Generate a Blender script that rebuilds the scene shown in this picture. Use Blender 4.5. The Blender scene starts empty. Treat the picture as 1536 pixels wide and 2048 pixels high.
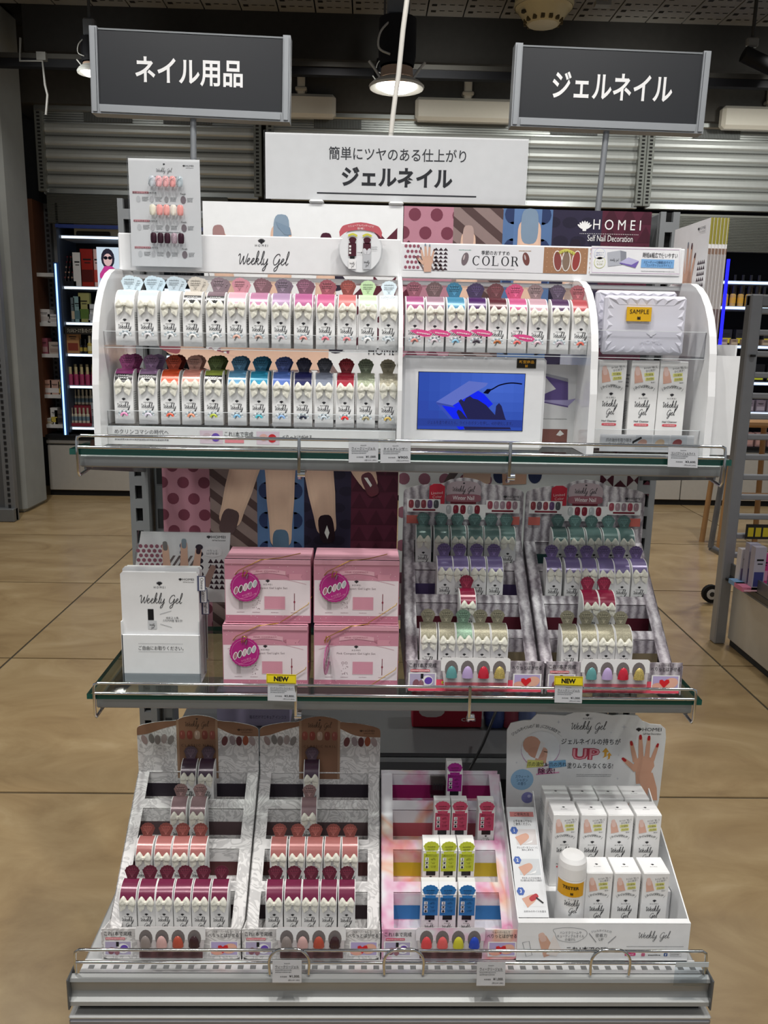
import bpy, math, random
from mathutils import Vector, Matrix
random.seed(7)
SC = bpy.context.scene
PI = math.pi

# ---------------------------------------------------------------- camera
CAM = (-0.0532, -1.419, 1.40)
YAW, PITCH, ROLL, FPX = 0.02526, 0.20838, 0.02091, 1648.6
_cy, _sy, _cp, _sp = math.cos(YAW), math.sin(YAW), math.cos(PITCH), math.sin(PITCH)
_f = Vector((_sy * _cp, _cy * _cp, -_sp)); _r0 = Vector((_cy, -_sy, 0)); _d0 = _f.cross(_r0)
_c, _s = math.cos(ROLL), math.sin(ROLL)
RIGHT, DOWN = _c * _r0 - _s * _d0, _s * _r0 + _c * _d0
cam_data = bpy.data.cameras.new('camera')
cam_data.sensor_fit = 'HORIZONTAL'; cam_data.sensor_width = 36.0
cam_data.lens = FPX / 1536.0 * 36.0
cam_data.clip_start = 0.05; cam_data.clip_end = 60
cam = bpy.data.objects.new('camera', cam_data)
SC.collection.objects.link(cam)
_m = Matrix((RIGHT, -DOWN, -_f)).transposed().to_4x4(); _m.translation = Vector(CAM)
cam.matrix_world = _m
SC.camera = cam

# ---------------------------------------------------------------- world, exposure
world = bpy.data.worlds.new('store_ambient'); SC.world = world
world.use_nodes = True
_bg = world.node_tree.nodes['Background']
_bg.inputs['Color'].default_value = (0.93, 0.96, 1.0, 1); _bg.inputs['Strength'].default_value = 0.26
SC.view_settings.view_transform = 'Standard'; SC.view_settings.look = 'None'
SC.view_settings.gamma = 1.0; SC.view_settings.use_curve_mapping = False
SC.view_settings.exposure = 0.0

# ---------------------------------------------------------------- lamps
def spot(name, loc, target, power, angle=70, blend=0.6, radius=0.03, col=(1, 0.97, 0.93)):
    l = bpy.data.lights.new(name, 'SPOT'); l.energy = power; l.spot_size = math.radians(angle); l.spot_blend = blend
    l.shadow_soft_size = radius; l.color = col
    o = bpy.data.objects.new(name, l); SC.collection.objects.link(o); o.location = loc
    o.rotation_euler = (Vector(target) - Vector(loc)).to_track_quat('-Z', 'Y').to_euler()
    return o
# ceiling spotlights over the aisle in front of the gondola
for i, (x, y, tx, p) in enumerate([(-0.62, -0.98, -0.30, 54), (0.12, -0.80, -0.05, 60), (0.60, -0.92, 0.32, 54)]):
    spot('spotlight_front', (x, y, 3.25), (tx, -0.22, 1.0), p, 62, 0.5, 0.03)
# downlights over the aisles on both sides and towards the back
for (x, y, p) in [(-1.9, 0.6, 105), (1.75, 0.4, 80), (-2.2, 3.0, 110), (2.3, 3.2, 80), (-1.2, -1.2, 60), (1.4, -1.0, 42), (-2.4, 4.2, 45), (-0.3, 4.3, 70), (1.0, 4.2, 90), (2.7, 4.3, 90)]:
    spot('downlight', (x, y, 3.35), (x, y + 0.1, 0), p, 120, 0.9, 0.06)

# spotlights behind the photographer, over the next aisle
for (x, y, tx, ty, tz, p, a) in [(-0.9, -2.5, -0.1, -0.3, 0.75, 38, 70), (0.9, -2.6, 0.1, -0.3, 0.75, 38, 70)]:
    spot('spotlight_aisle', (x, y, 3.2), (tx, ty, tz), p, a, 0.8, 0.12)
for (x, tx, p) in [(-2.1, -1.7, 7), (0.3, 0.5, 26), (1.7, 1.9, 42), (3.2, 3.2, 42)]:
    spot('shutter_fill', (x, 4.1, 3.06), (tx, 5.72, 2.75), p, 110, 0.9, 0.1, (0.985, 1.0, 0.955))  # unseen fill spots, added only to brighten the rolling shutters

# ---------------------------------------------------------------- colour and materials
def C(h):
    h = h.lstrip('#'); o = []
    for i in (0, 2, 4):
        c = int(h[i:i + 2], 16) / 255.0
        o.append(c / 12.92 if c <= 0.04045 else ((c + 0.055) / 1.055) ** 2.4)
    return tuple(o)
MATS = {}
def _base(name):
    m = bpy.data.materials.new(name); m.use_nodes = True
    nt = m.node_tree; b = nt.nodes['Principled BSDF']
    a = nt.nodes.new('ShaderNodeAttribute'); a.attribute_name = 'Col'
    MATS[name] = m
    return m, nt, b, a
def _noise(nt, scale, detail=3, coord='Object'):
    tc = nt.nodes.new('ShaderNodeTexCoord'); n = nt.nodes.new('ShaderNodeTexNoise')
    n.inputs['Scale'].default_value = scale; n.inputs['Detail'].default_value = detail
    nt.links.new(tc.outputs[coord], n.inputs['Vector'])
    return n
def _mul(nt, a, fac_socket, lo, hi):
    mr = nt.nodes.new('ShaderNodeMapRange'); mr.inputs['To Min'].default_value = lo; mr.inputs['To Max'].default_value = hi
    nt.links.new(fac_socket, mr.inputs['Value'])
    mx = nt.nodes.new('ShaderNodeMix'); mx.data_type = 'RGBA'; mx.blend_type = 'MULTIPLY'; mx.inputs['Factor'].default_value = 1
    nt.links.new(a, mx.inputs['A']); nt.links.new(mr.outputs['Result'], mx.inputs['B'])
    return mx.outputs['Result']
def _mix(nt, fac, a, b):
    mx = nt.nodes.new('ShaderNodeMix'); mx.data_type = 'RGBA'
    nt.links.new(fac, mx.inputs['Factor'])
    for s, v in (('A', a), ('B', b)):
        if isinstance(v, tuple): mx.inputs[s].default_value = (*v, 1)
        else: nt.links.new(v, mx.inputs[s])
    return mx.outputs['Result']
def _ramp(nt, fac, stops):
    r = nt.nodes.new('ShaderNodeValToRGB'); el = r.color_ramp.elements
    while len(el) < len(stops): el.new(0.5)
    for e, (p, c) in zip(el, stops): e.position = p; e.color = (*c, 1)
    nt.links.new(fac, r.inputs['Fac'])
    return r.outputs['Color']
def simple(name, rough, metal=0.0, scale=60, var=0.06, spec=0.5, coat=0.0, aniso=0.0, sheen=0.0):
    m, nt, b, a = _base(name)
    n = _noise(nt, scale)
    nt.links.new(_mul(nt, a.outputs['Color'], n.outputs['Fac'], 1 - var, 1 + var * 0.4), b.inputs['Base Color'])
    b.inputs['Roughness'].default_value = rough; b.inputs['Metallic'].default_value = metal
    b.inputs['Specular IOR Level'].default_value = spec; b.inputs['Coat Weight'].default_value = coat
    b.inputs['Coat Roughness'].default_value = 0.08
    b.inputs['Anisotropic'].default_value = aniso; b.inputs['Sheen Weight'].default_value = sheen
    return m, nt, b
simple('card', 0.5, spec=0.35)
simple('gloss', 0.16, spec=0.5, coat=0.3)
simple('satin', 0.235, metal=0.12, spec=0.8, scale=300)
simple('fabric', 0.62, scale=400, var=0.08, spec=0.3, sheen=0.25)
simple('paint', 0.42, metal=0.35, scale=25, var=0.08)
simple('metal', 0.32, metal=0.9, scale=14, var=0.12)
simple('chrome', 0.08, metal=1.0, var=0.02)
simple('dark', 0.7, scale=20, var=0.25, spec=0.2)
simple('plaster', 0.8, scale=6, var=0.16, spec=0.2)
simple('plastic', 0.35, scale=40, var=0.03)
simple('wood', 0.5, scale=9, var=0.25)
def _glitter():
    m, nt, b, a = _base('glitter')
    tc = nt.nodes.new('ShaderNodeTexCoord'); v = nt.nodes.new('ShaderNodeTexVoronoi'); v.inputs['Scale'].default_value = 1500
    nt.links.new(tc.outputs['Object'], v.inputs['Vector'])
    sep = nt.nodes.new('ShaderNodeSeparateColor'); nt.links.new(v.outputs['Color'], sep.inputs['Color'])
    nt.links.new(_mul(nt, a.outputs['Color'], sep.outputs['Red'], 0.65, 1.35), b.inputs['Base Color'])
    b.inputs['Metallic'].default_value = 0.35; b.inputs['Roughness'].default_value = 0.38
_glitter()
def _thin(name, rough, lo, hi):
    m = bpy.data.materials.new(name); m.use_nodes = True; nt = m.node_tree; nt.nodes.clear(); MATS[name] = m
    a = nt.nodes.new('ShaderNodeAttribute'); a.attribute_name = 'Col'
    t = nt.nodes.new('ShaderNodeBsdfTransparent'); g = nt.nodes.new('ShaderNodeBsdfGlossy'); g.inputs['Roughness'].default_value = rough
    f = nt.nodes.new('ShaderNodeLayerWeight'); f.inputs['Blend'].default_value = 0.22
    n = _noise(nt, 12); mr = nt.nodes.new('ShaderNodeMapRange'); mr.inputs['To Min'].default_value = lo; mr.inputs['To Max'].default_value = hi
    nt.links.new(f.outputs['Fresnel'], mr.inputs['Value'])
    mx = nt.nodes.new('ShaderNodeMixShader'); out = nt.nodes.new('ShaderNodeOutputMaterial')
    nt.links.new(_mul(nt, a.outputs['Color'], n.outputs['Fac'], 0.97, 1.0), t.inputs['Color'])
    nt.links.new(mr.outputs['Result'], mx.inputs['Fac']); nt.links.new(t.outputs[0], mx.inputs[1]); nt.links.new(g.outputs[0], mx.inputs[2])
    nt.links.new(mx.outputs[0], out.inputs['Surface'])
_thin('clear', 0.05, 0.015, 0.45)
_thin('glass', 0.02, 0.02, 0.7)
def _emit(name, k):
    m = bpy.data.materials.new(name); m.use_nodes = True; nt = m.node_tree; nt.nodes.clear(); MATS[name] = m
    a = nt.nodes.new('ShaderNodeAttribute'); a.attribute_name = 'Col'; e = nt.nodes.new('ShaderNodeEmission'); e.inputs['Strength'].default_value = k
    out = nt.nodes.new('ShaderNodeOutputMaterial'); n = _noise(nt, 30)
    nt.links.new(_mul(nt, a.outputs['Color'], n.outputs['Fac'], 0.97, 1.03), e.inputs['Color']); nt.links.new(e.outputs[0], out.inputs['Surface'])
_emit('screen', 0.9); _emit('lamp', 14.0); _emit('strip', 2.2)
def _floor():
    m, nt, b, a = _base('vinyl')
    g = nt.nodes.new('ShaderNodeNewGeometry'); oi = nt.nodes.new('ShaderNodeObjectInfo')
    mp = nt.nodes.new('ShaderNodeMapping'); mp.vector_type = 'POINT'
    cmb = nt.nodes.new('ShaderNodeCombineXYZ'); ml = nt.nodes.new('ShaderNodeMath'); ml.operation = 'MULTIPLY'; ml.inputs[1].default_value = 1.2
    nt.links.new(oi.outputs['Random'], ml.inputs[0]); nt.links.new(ml.outputs[0], cmb.inputs['Z'])
    nt.links.new(g.outputs['Position'], mp.inputs['Vector']); nt.links.new(cmb.outputs[0], mp.inputs['Rotation'])
    mp.inputs['Scale'].default_value = (1.0, 1.7, 1)
    n = nt.nodes.new('ShaderNodeTexNoise'); n.inputs['Scale'].default_value = 2.6; n.inputs['Detail'].default_value = 6; n.inputs['Roughness'].default_value = 0.62
    n.inputs['Distortion'].default_value = 0.8
    nt.links.new(mp.outputs[0], n.inputs['Vector'])
    c = _ramp(nt, n.outputs['Fac'], [(0.25, C('#897150')), (0.42, C('#9f8660')), (0.58, C('#ac946d')), (0.8, C('#bea883'))])
    nt.links.new(_mul(nt, c, oi.outputs['Random'], 0.93, 1.03), b.inputs['Base Color'])
    b.inputs['Roughness'].default_value = 0.3; b.inputs['Specular IOR Level'].default_value = 0.35
_floor()
def _perf(name, scale, lo):
    m, nt, b, a = _base(name)
    tc = nt.nodes.new('ShaderNodeTexCoord'); bt = nt.nodes.new('ShaderNodeTexBrick')
    bt.inputs['Scale'].default_value = scale; bt.inputs['Mortar Size'].default_value = 0.09; bt.inputs['Mortar Smooth'].default_value = 0.3
    bt.inputs['Color1'].default_value = bt.inputs['Color2'].default_value = (lo, lo, lo, 1); bt.inputs['Mortar'].default_value = (1, 1, 1, 1)
    nt.links.new(tc.outputs['Object'], bt.inputs['Vector'])
    nt.links.new(_mul(nt, a.outputs['Color'], bt.outputs['Color'], 0.0, 1.0), b.inputs['Base Color'])
    b.inputs['Roughness'].default_value = 0.5; b.inputs['Metallic'].default_value = 0.3
_perf('mesh', 40, 0.25)
def _knit():
    m, nt, b, a = _base('knit')
    tc = nt.nodes.new('ShaderNodeTexCoord'); mp = nt.nodes.new('ShaderNodeMapping'); mp.inputs['Scale'].default_value = (1, 1, 1)
    nt.links.new(tc.outputs['Object'], mp.inputs['Vector'])
    w = nt.nodes.new('ShaderNodeTexWave'); w.wave_type = 'BANDS'; w.bands_direction = 'X'
    w.inputs['Scale'].default_value = 22; w.inputs['Distortion'].default_value = 3.5; w.inputs['Detail'].default_value = 3; w.inputs['Detail Scale'].default_value = 3
    nt.links.new(mp.outputs[0], w.inputs['Vector'])
    n = _noise(nt, 380, 2)
    c = _ramp(nt, w.outputs['Fac'], [(0.0, C('#857c84')), (0.3, C('#a79fa7')), (0.6, C('#bdb6bd')), (1.0, C('#d3cdd2'))])
    nt.links.new(_mul(nt, c, n.outputs['Fac'], 0.62, 1.2), b.inputs['Base Color']); b.inputs['Roughness'].default_value = 0.55
_knit()
def _damask():
    m, nt, b, a = _base('damask')
    tc = nt.nodes.new('ShaderNodeTexCoord')
    n1 = nt.nodes.new('ShaderNodeTexNoise'); n1.inputs['Scale'].default_value = 26; n1.inputs['Detail'].default_value = 1.5; n1.inputs['Distortion'].default_value = 3.2
    nt.links.new(tc.outputs['Object'], n1.inputs['Vector'])
    c = _ramp(nt, n1.outputs['Fac'], [(0.0, C('#e6e4e3')), (0.43, C('#e6e4e3')), (0.455, C('#c3c1c1')), (0.53, C('#cbc9c8')), (0.555, C('#e6e4e3')), (0.63, C('#e6e4e3')), (0.65, C('#c9c7c6')), (1.0, C('#cfcdcc'))])
    nt.links.new(c, b.inputs['Base Color']); b.inputs['Roughness'].default_value = 0.5
_damask()
def _watercolour():
    m, nt, b, a = _base('watercolour')
    n1 = _noise(nt, 16, 3); n2 = _noise(nt, 9, 2); n2.inputs['Distortion'].default_value = 1.0
    c = _ramp(nt, n1.outputs['Color'], [(0.0, C('#f2f0f4')), (0.48, C('#f2f0f4')), (0.55, C('#eec4da')), (0.60, C('#e693bd')), (0.65, C('#e9e4ee')), (0.72, C('#b9c9e2'))])
    c2 = _ramp(nt, n2.outputs['Fac'], [(0.0, C('#c9c2df')), (0.36, C('#f1f0f3')), (0.56, C('#f1eff0')), (0.66, C('#efb795')), (0.74, C('#f2e3cf'))])
    mx = nt.nodes.new('ShaderNodeMix'); mx.data_type = 'RGBA'; mx.blend_type = 'MULTIPLY'; mx.inputs['Factor'].default_value = 0.9
    nt.links.new(c, mx.inputs['A']); nt.links.new(c2, mx.inputs['B']); nt.links.new(mx.outputs['Result'], b.inputs['Base Color']); b.inputs['Roughness'].default_value = 0.45
_watercolour()
# ---------------------------------------------------------------- helpers
def at(px, py, Y):
    d = RIGHT * ((px - 768) / FPX) + DOWN * ((py - 1024) / FPX) + _f
    k = (Y - CAM[1]) / d.y
    return Vector(CAM) + d * k
def atz(px, py, Z):
    d = RIGHT * ((px - 768) / FPX) + DOWN * ((py - 1024) / FPX) + _f
    k = (Z - CAM[2]) / d.z
    return Vector(CAM) + d * k
def tint(c, k): return tuple(max(0, min(1, a * k)) for a in c)
class Frame:
    def __init__(s, o, u=(1, 0, 0), v=(0, 0, 1)):
        s.o, s.u, s.v = Vector(o), Vector(u).normalized(), Vector(v).normalized(); s.n = s.u.cross(s.v)
    def p(s, x, y, lift=0): return s.o + s.u * x + s.v * y + s.n * lift
_GL = {}; _GC = {}
def glyphs(txt, bold=0.0, res=2):
    if 'M' in txt: bold = 0.0
    k = (txt, bold, res)
    if k not in _GL:
        cu = bpy.data.curves.new('lettering', 'FONT'); cu.body = txt; cu.resolution_u = res; cu.fill_mode = 'FRONT'; cu.offset = bold; cu.align_x = 'CENTER'
        o = bpy.data.objects.new('lettering', cu); me = o.to_mesh()
        v = [(a.co.x, a.co.y) for a in me.vertices]; f = [tuple(p.vertices) for p in me.polygons]
        o.to_mesh_clear(); bpy.data.objects.remove(o); bpy.data.curves.remove(cu)
        x0 = min(a[0] for a in v); x1 = max(a[0] for a in v); y0 = min(a[1] for a in v); y1 = max(a[1] for a in v)
        _GL[k] = ([((a - (x0 + x1) / 2), (b - (y0 + y1) / 2)) for a, b in v], f, x1 - x0, y1 - y0); _GC[k] = (y0 + y1) / 2
    return _GL[k]
def crom(pts, n=5):
    P = [pts[0]] + list(pts) + [pts[-1]]; out = []
    for i in range(1, len(P) - 2):
        a, b, c, d = P[i - 1], P[i], P[i + 1], P[i + 2]
        for k in range(n):
            t = k / n
            out.append(tuple(0.5 * (2 * b[j] + (c[j] - a[j]) * t + (2 * a[j] - 5 * b[j] + 4 * c[j] - d[j]) * t * t + (3 * b[j] - a[j] - 3 * c[j] + d[j]) * t ** 3) for j in range(len(b))))
    out.append(tuple(P[-2])); return out
_E = [(0, .35), (.25, .55), (.45, .85), (.3, 1.02), (.1, .7), (.1, .3), (.3, .02), (.55, .15), (.75, .45)]
_L = [(0, .3), (.25, 1.1), (.35, 1.95), (.2, 2.15), (.12, 1.4), (.14, .3), (.3, 0), (.55, .3)]
def _sh(p, dx, dy=0): return [(x + dx, y + dy) for x, y in p]
_W = [(0, 1.35), (.12, 1.65), (.3, 1.5), (.35, .6), (.5, .03), (.72, .6), (.9, 1.35), (.93, .6), (1.1, .02), (1.35, .6), (1.5, 1.75)]
_K1 = [(2.95, .4), (3.2, 1.2), (3.25, 2.0), (3.1, 2.15), (3.02, 1.4), (3.0, 0)]
_K2 = [(3.0, .45), (3.25, .95), (3.45, .85), (3.3, .55), (3.08, .5), (3.3, .3), (3.5, .02), (3.8, .3)]
_Y = [(4.3, 1.0), (4.3, .3), (4.48, .03), (4.78, .4), (4.92, 1.0), (4.88, 0), (4.75, -.8), (4.5, -1.0), (4.42, -.7), (4.75, -.2), (5.1, .2)]
_G = [(1.0, 1.4), (.8, 1.75), (.4, 1.6), (.1, 1.0), (.1, .35), (.4, 0), (.8, .35), (1.02, 1.0), (.98, 0), (.82, -.8), (.5, -1.0), (.45, -.6), (.9, -.1), (1.3, .35)]
WEEKLY = [_W, _sh(_E, 1.5), _sh(_E, 2.25), _K1, _K2, _sh(_L, 3.8), _Y]
GEL = [_G, _sh(_E, 1.3), _sh(_L, 2.05)]
class MB:
    def __init__(s): s.v, s.f, s.c, s.m, s.s = [], [], [], [], []
    def poly(s, pts, col, mat='card', smooth=False):
        n = len(s.v); s.v += [tuple(p) for p in pts]; s.f.append(tuple(range(n, n + len(pts)))); s.c.append(col); s.m.append(mat); s.s.append(smooth)
    def grid(s, rows, col, mat='card', smooth=True, closed=False):
        n = len(s.v); w = len(rows[0])
        for r in rows: s.v += [tuple(p) for p in r]
        for i in range(len(rows) - 1):
            for j in range(w if closed else w - 1):
                k = (j + 1) % w
                s.f.append((n + i * w + j, n + i * w + k, n + (i + 1) * w + k, n + (i + 1) * w + j)); s.c.append(col); s.m.append(mat); s.s.append(smooth)
    def box(s, x0, x1, y0, y1, z0, z1, col, mat='card', ch=0.0, top=None):
        if ch <= 0:
            p = [(x0, y0, z0), (x1, y0, z0), (x1, y1, z0), (x0, y1, z0), (x0, y0, z1), (x1, y0, z1), (x1, y1, z1), (x0, y1, z1)]
            n = len(s.v); s.v += p
            for i, q in enumerate([(3, 2, 1, 0), (4, 5, 6, 7), (0, 1, 5, 4), (1, 2, 6, 5), (2, 3, 7, 6), (3, 0, 4, 7)]):
                s.f.append(tuple(n + a for a in q)); s.c.append(top if (top and i == 1) else col); s.m.append(mat); s.s.append(False)
            return
        c = ((x0 + x1) / 2, (y0 + y1) / 2, (z0 + z1) / 2); h = (abs(x1 - x0) / 2, abs(y1 - y0) / 2, abs(z1 - z0) / 2); ch = min(ch, min(h) * 0.9)
        n = len(s.v); idx = {}
        for sx in (-1, 1):
            for sy in (-1, 1):
                for sz in (-1, 1):
                    for a in range(3):
                        sg = (sx, sy, sz); s.v.append(tuple(c[i] + sg[i] * (h[i] - (0 if i == a else ch)) for i in range(3))); idx[(sx, sy, sz, a)] = len(s.v) - 1
        def add(q, nrm):
            p = [Vector(s.v[i]) for i in q]; cr = (p[1] - p[0]).cross(p[2] - p[0])
            if cr.dot(Vector(nrm)) < 0: q = q[::-1]
            s.f.append(tuple(q)); s.c.append(col); s.m.append(mat); s.s.append(False)
        for a in range(3):
            b, d = (a + 1) % 3, (a + 2) % 3
            for sg in (-1, 1):
                q = []
                for tb, td in ((-1, -1), (1, -1), (1, 1), (-1, 1)):
                    k = [0, 0, 0]; k[a], k[b], k[d] = sg, tb, td; q.append(idx[(*k, a)])
                nr = [0, 0, 0]; nr[a] = sg; add(q, nr)
            for sb in (-1, 1):
                for sd in (-1, 1):
                    k1, k2 = [0, 0, 0], [0, 0, 0]; k1[a], k1[b], k1[d] = -1, sb, sd; k2[a], k2[b], k2[d] = 1, sb, sd
                    nr = [0, 0, 0]; nr[b], nr[d] = sb, sd
                    add([idx[(*k1, b)], idx[(*k2, b)], idx[(*k2, d)], idx[(*k1, d)]], nr)
        for sx in (-1, 1):
            for sy in (-1, 1):
                for sz in (-1, 1): add([idx[(sx, sy, sz, a)] for a in range(3)], (sx, sy, sz))
    def slab(s, fr, pts, t, col, mat='card', back=None, edge=None):
        """outline pts (ccw in fr) with its face at lift 0 and thickness t behind it"""
        s.poly([fr.p(x, y) for x, y in pts], col, mat)
        s.poly([fr.p(x, y, -t) for x, y in reversed(pts)], back or col, mat)
        n = len(pts)
        for i in range(n):
            a, b = pts[i], pts[(i + 1) % n]
            s.poly([fr.p(*a, -t), fr.p(*b, -t), fr.p(*b), fr.p(*a)], edge or col, mat)
    def tube(s, path, r, col, mat='chrome', n=8, closed=False):
        P = [Vector(p) for p in path]; rows = []; m = len(P); up = None
        for i in range(m):
            a = P[(i - 1) % m] if (closed or i) else P[i]; b = P[(i + 1) % m] if (closed or i < m - 1) else P[i]
            t = (b - a).normalized()
            if up is None: up = t.orthogonal().normalized()
            up = (up - t * up.dot(t)); up = up.normalized() if up.length > 1e-6 else t.orthogonal().normalized()
            w = t.cross(up)
            rr = r[i] if isinstance(r, (list, tuple)) else r
            rows.append([P[i] + (up * math.cos(2 * PI * k / n) + w * math.sin(2 * PI * k / n)) * rr for k in range(n)])
        if closed: rows.append(rows[0])
        s.grid(rows, col, mat, True, True)
        if not closed:
            s.poly(rows[0][::-1], col, mat); s.poly(rows[-1], col, mat)
    def lathe(s, prof, c, col, mat='gloss', n=16, cols=None):
        for i in range(len(prof) - 1):
            rows = [[(c[0] + r * math.cos(2 * PI * k / n), c[1] + r * math.sin(2 * PI * k / n), c[2] + z) for k in range(n)] for r, z in prof[i:i + 2]]
            s.grid(rows, cols[i] if cols else col, mat, True, True)
    # ---- flat print on a frame
    def rect(s, fr, x0, x1, y0, y1, col, lift=0.0002, mat='card'):
        s.poly([fr.p(x0, y0, lift), fr.p(x1, y0, lift), fr.p(x1, y1, lift), fr.p(x0, y1, lift)], col, mat)
    def pg(s, fr, pts, col, lift=0.0002, mat='card'): s.poly([fr.p(x, y, lift) for x, y in pts], col, mat)
    def ell(s, fr, x, y, a, b, col, lift=0.0003, rot=0, n=16, mat='card', clip=None):
        c, q = math.cos(rot), math.sin(rot); pts = []
        for i in range(n):
            ex, ey = a * math.cos(2 * PI * i / n), b * math.sin(2 * PI * i / n); pts.append((x + ex * c - ey * q, y + ex * q + ey * c))
        if clip: pts = clipr(pts, *clip)
        if len(pts) > 2: s.pg(fr, pts, col, lift, mat)
    def text(s, fr, t, x, y, w=None, h=None, col=(0.02, 0.02, 0.02), lift=0.0004, bold=0.0, rot=0, res=2, mat='card'):
        v, f, W, H = glyphs(t, bold, res)
        if w is None: sy = h / H; sx = sy
        elif h is None: sx = w / W; sy = sx
        else: sx, sy = w / W, h / H
        c, q = math.cos(rot), math.sin(rot); n = len(s.v)
        s.v += [tuple(fr.p(x + a * sx * c - b * sy * q, y + a * sx * q + b * sy * c, lift)) for a, b in v]
        for g in f: s.f.append(tuple(n + i for i in g)); s.c.append(col); s.m.append(mat); s.s.append(False)
    def arc(s, fr, t, x, y, R, span, h, col, lift=0.0004, bold=0.0):
        """characters along an arc of radius R centred under (x, y)"""
        n = len(t)
        for i, ch in enumerate(t):
            if ch == ' ': continue
            a = span * (0.5 - (i + 0.5) / n); W, H = glyphs(ch, bold, 2)[2:]; k = h / .86; dy = (_GC[(ch, 0.0 if ch == 'M' else bold, 2)] - .34) * k; q = R + dy
            s.text(fr, ch, x + q * math.sin(-a), y + q * math.cos(a) - R, None, H * k, col, lift, bold, a)
    def stroke(s, fr, pts, w, col, lift=0.0004, mat='card'):
        n = len(pts); L, Rr = [], []
        for i in range(n):
            a, b = pts[max(0, i - 1)], pts[min(n - 1, i + 1)]; dx, dy = b[0] - a[0], b[1] - a[1]; l = math.hypot(dx, dy) or 1
            nx, ny = -dy / l * w / 2, dx / l * w / 2; L.append((pts[i][0] + nx, pts[i][1] + ny)); Rr.append((pts[i][0] - nx, pts[i][1] - ny))
        k = len(s.v); s.v += [tuple(fr.p(*p, lift)) for p in L] + [tuple(fr.p(*p, lift)) for p in Rr]
        for i in range(n - 1): s.f.append((k + n + i, k + n + i + 1, k + i + 1, k + i)); s.c.append(col); s.m.append(mat); s.s.append(False)
    def script(s, fr, letters, x, y, unit, col=(0.02, 0.02, 0.02), w=0.13, lift=0.0004, n=4, shear=0.22):
        for i, l in enumerate(letters):
            s.stroke(fr, [(x + (a + b * shear) * unit, y + b * unit) for a, b in crom(l, n)], w * unit, col, lift + i * 2e-5)
    def weekly_gel(s, fr, x, y, width, col=(0.02, 0.02, 0.02), w=0.13, lift=0.0004, stacked=False, n=4):
        if stacked:
            u = width / 5.6; s.script(fr, WEEKLY, x - width / 2, y, u, col, w, lift, n); s.script(fr, GEL, x - 1.1 * u, y - 2.5 * u, u, col, w, lift, n)
        else:
            u = width / 9.0; s.script(fr, WEEKLY, x - width / 2, y, u, col, w, lift, n); s.script(fr, GEL, x - width / 2 + 5.9 * u, y, u, col, w, lift, n)
    def logo(s, fr, x, y, w, col, lift=0.0004):
        for k in range(-3, 4):
            a = k * 0.30; s.ell(fr, x - math.sin(a) * w * 0.42, y - w * 0.34 + math.cos(a) * w * 0.46, w * 0.082, w * 0.26, col, lift + (k + 3) * 1e-5, a, 8)
        s.pg(fr, [(x - w * .13, y - w * .36), (x + w * .13, y - w * .36), (x + w * .16, y - w * .10), (x - w * .16, y - w * .10)], col, lift + 8e-5)
    def homei(s, fr, x, y, h, col, lift=0.0004, above=True, bold=0.02):
        s.text(fr, 'H O M E I', x, y, h * 5.4, h, col, lift, bold)
        if above: s.logo(fr, x, y + h * 1.9, h * 2.1, col, lift)
    def homei_side(s, fr, x, y, h, col, lift=0.0004, sub='Self Nail Decoration'):
        s.logo(fr, x - h * 3.6, y, h * 1.6, col, lift); s.text(fr, 'HOMEI', x, y, h * 5.2, h, col, lift, 0.03)
        if sub: s.text(fr, sub, x + h * .1, y - h * 1.25, h * 5.0, h * .55, col, lift)
    def finger(s, fr, a, b, wa, wb, skin, nail=None, lift=0.0003, nl=None):
        dx, dy = b[0] - a[0], b[1] - a[1]; L = math.hypot(dx, dy); ux, uy = dx / L, dy / L; nx, ny = -uy, ux
        pts = [(a[0] - nx * wa, a[1] - ny * wa)]
        for t, k in ((.3, .97), (.5, 1.0), (.75, .93)):
            w = (wa + (wb - wa) * t) * k; pts.append((a[0] + dx * t - nx * w, a[1] + dy * t - ny * w))
        for i in range(9):
            g = -PI / 2 + PI * i / 8; pts.append((b[0] - ux * wb + ux * wb * math.cos(g) + nx * wb * math.sin(g), b[1] - uy * wb + uy * wb * math.cos(g) + ny * wb * math.sin(g)))
        for t, k in ((.75, .93), (.5, 1.0), (.3, .97)):
            w = (wa + (wb - wa) * t) * k; pts.append((a[0] + dx * t + nx * w, a[1] + dy * t + ny * w))
        pts.append((a[0] + nx * wa, a[1] + ny * wa)); big = wa > .012
        s.pg(fr, pts, tint(skin, .90) if big else skin, lift)
        if big:                                             # printed photograph: lighter middle of the finger
            off = lambda p, k: (p[0] - (nx * ((p[0] - a[0]) * nx + (p[1] - a[1]) * ny)) * k, p[1] - (ny * ((p[0] - a[0]) * nx + (p[1] - a[1]) * ny)) * k)
            s.pg(fr, [off(p, .20) for p in pts[:5] + pts[6:11] + pts[12:]], tint(skin, .97), lift + .00003); s.pg(fr, [off(p, .5) for p in pts[:4] + pts[-4:]], skin, lift + .00006)
        if nail:
            l = nl or wb * 1.5; cx, cy = b[0] - ux * l * .50, b[1] - uy * l * .50; q = []
            for i in range(18):
                t = 2 * PI * i / 18; ct, st = math.cos(t), math.sin(t); e = .62; x_, y_ = l * math.copysign(abs(ct) ** e, ct), wb * .76 * math.copysign(abs(st) ** e, st); q.append((cx + ux * x_ + nx * y_, cy + uy * x_ + ny * y_))
            s.pg(fr, q, nail, lift + 0.00012, 'gloss')
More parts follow.
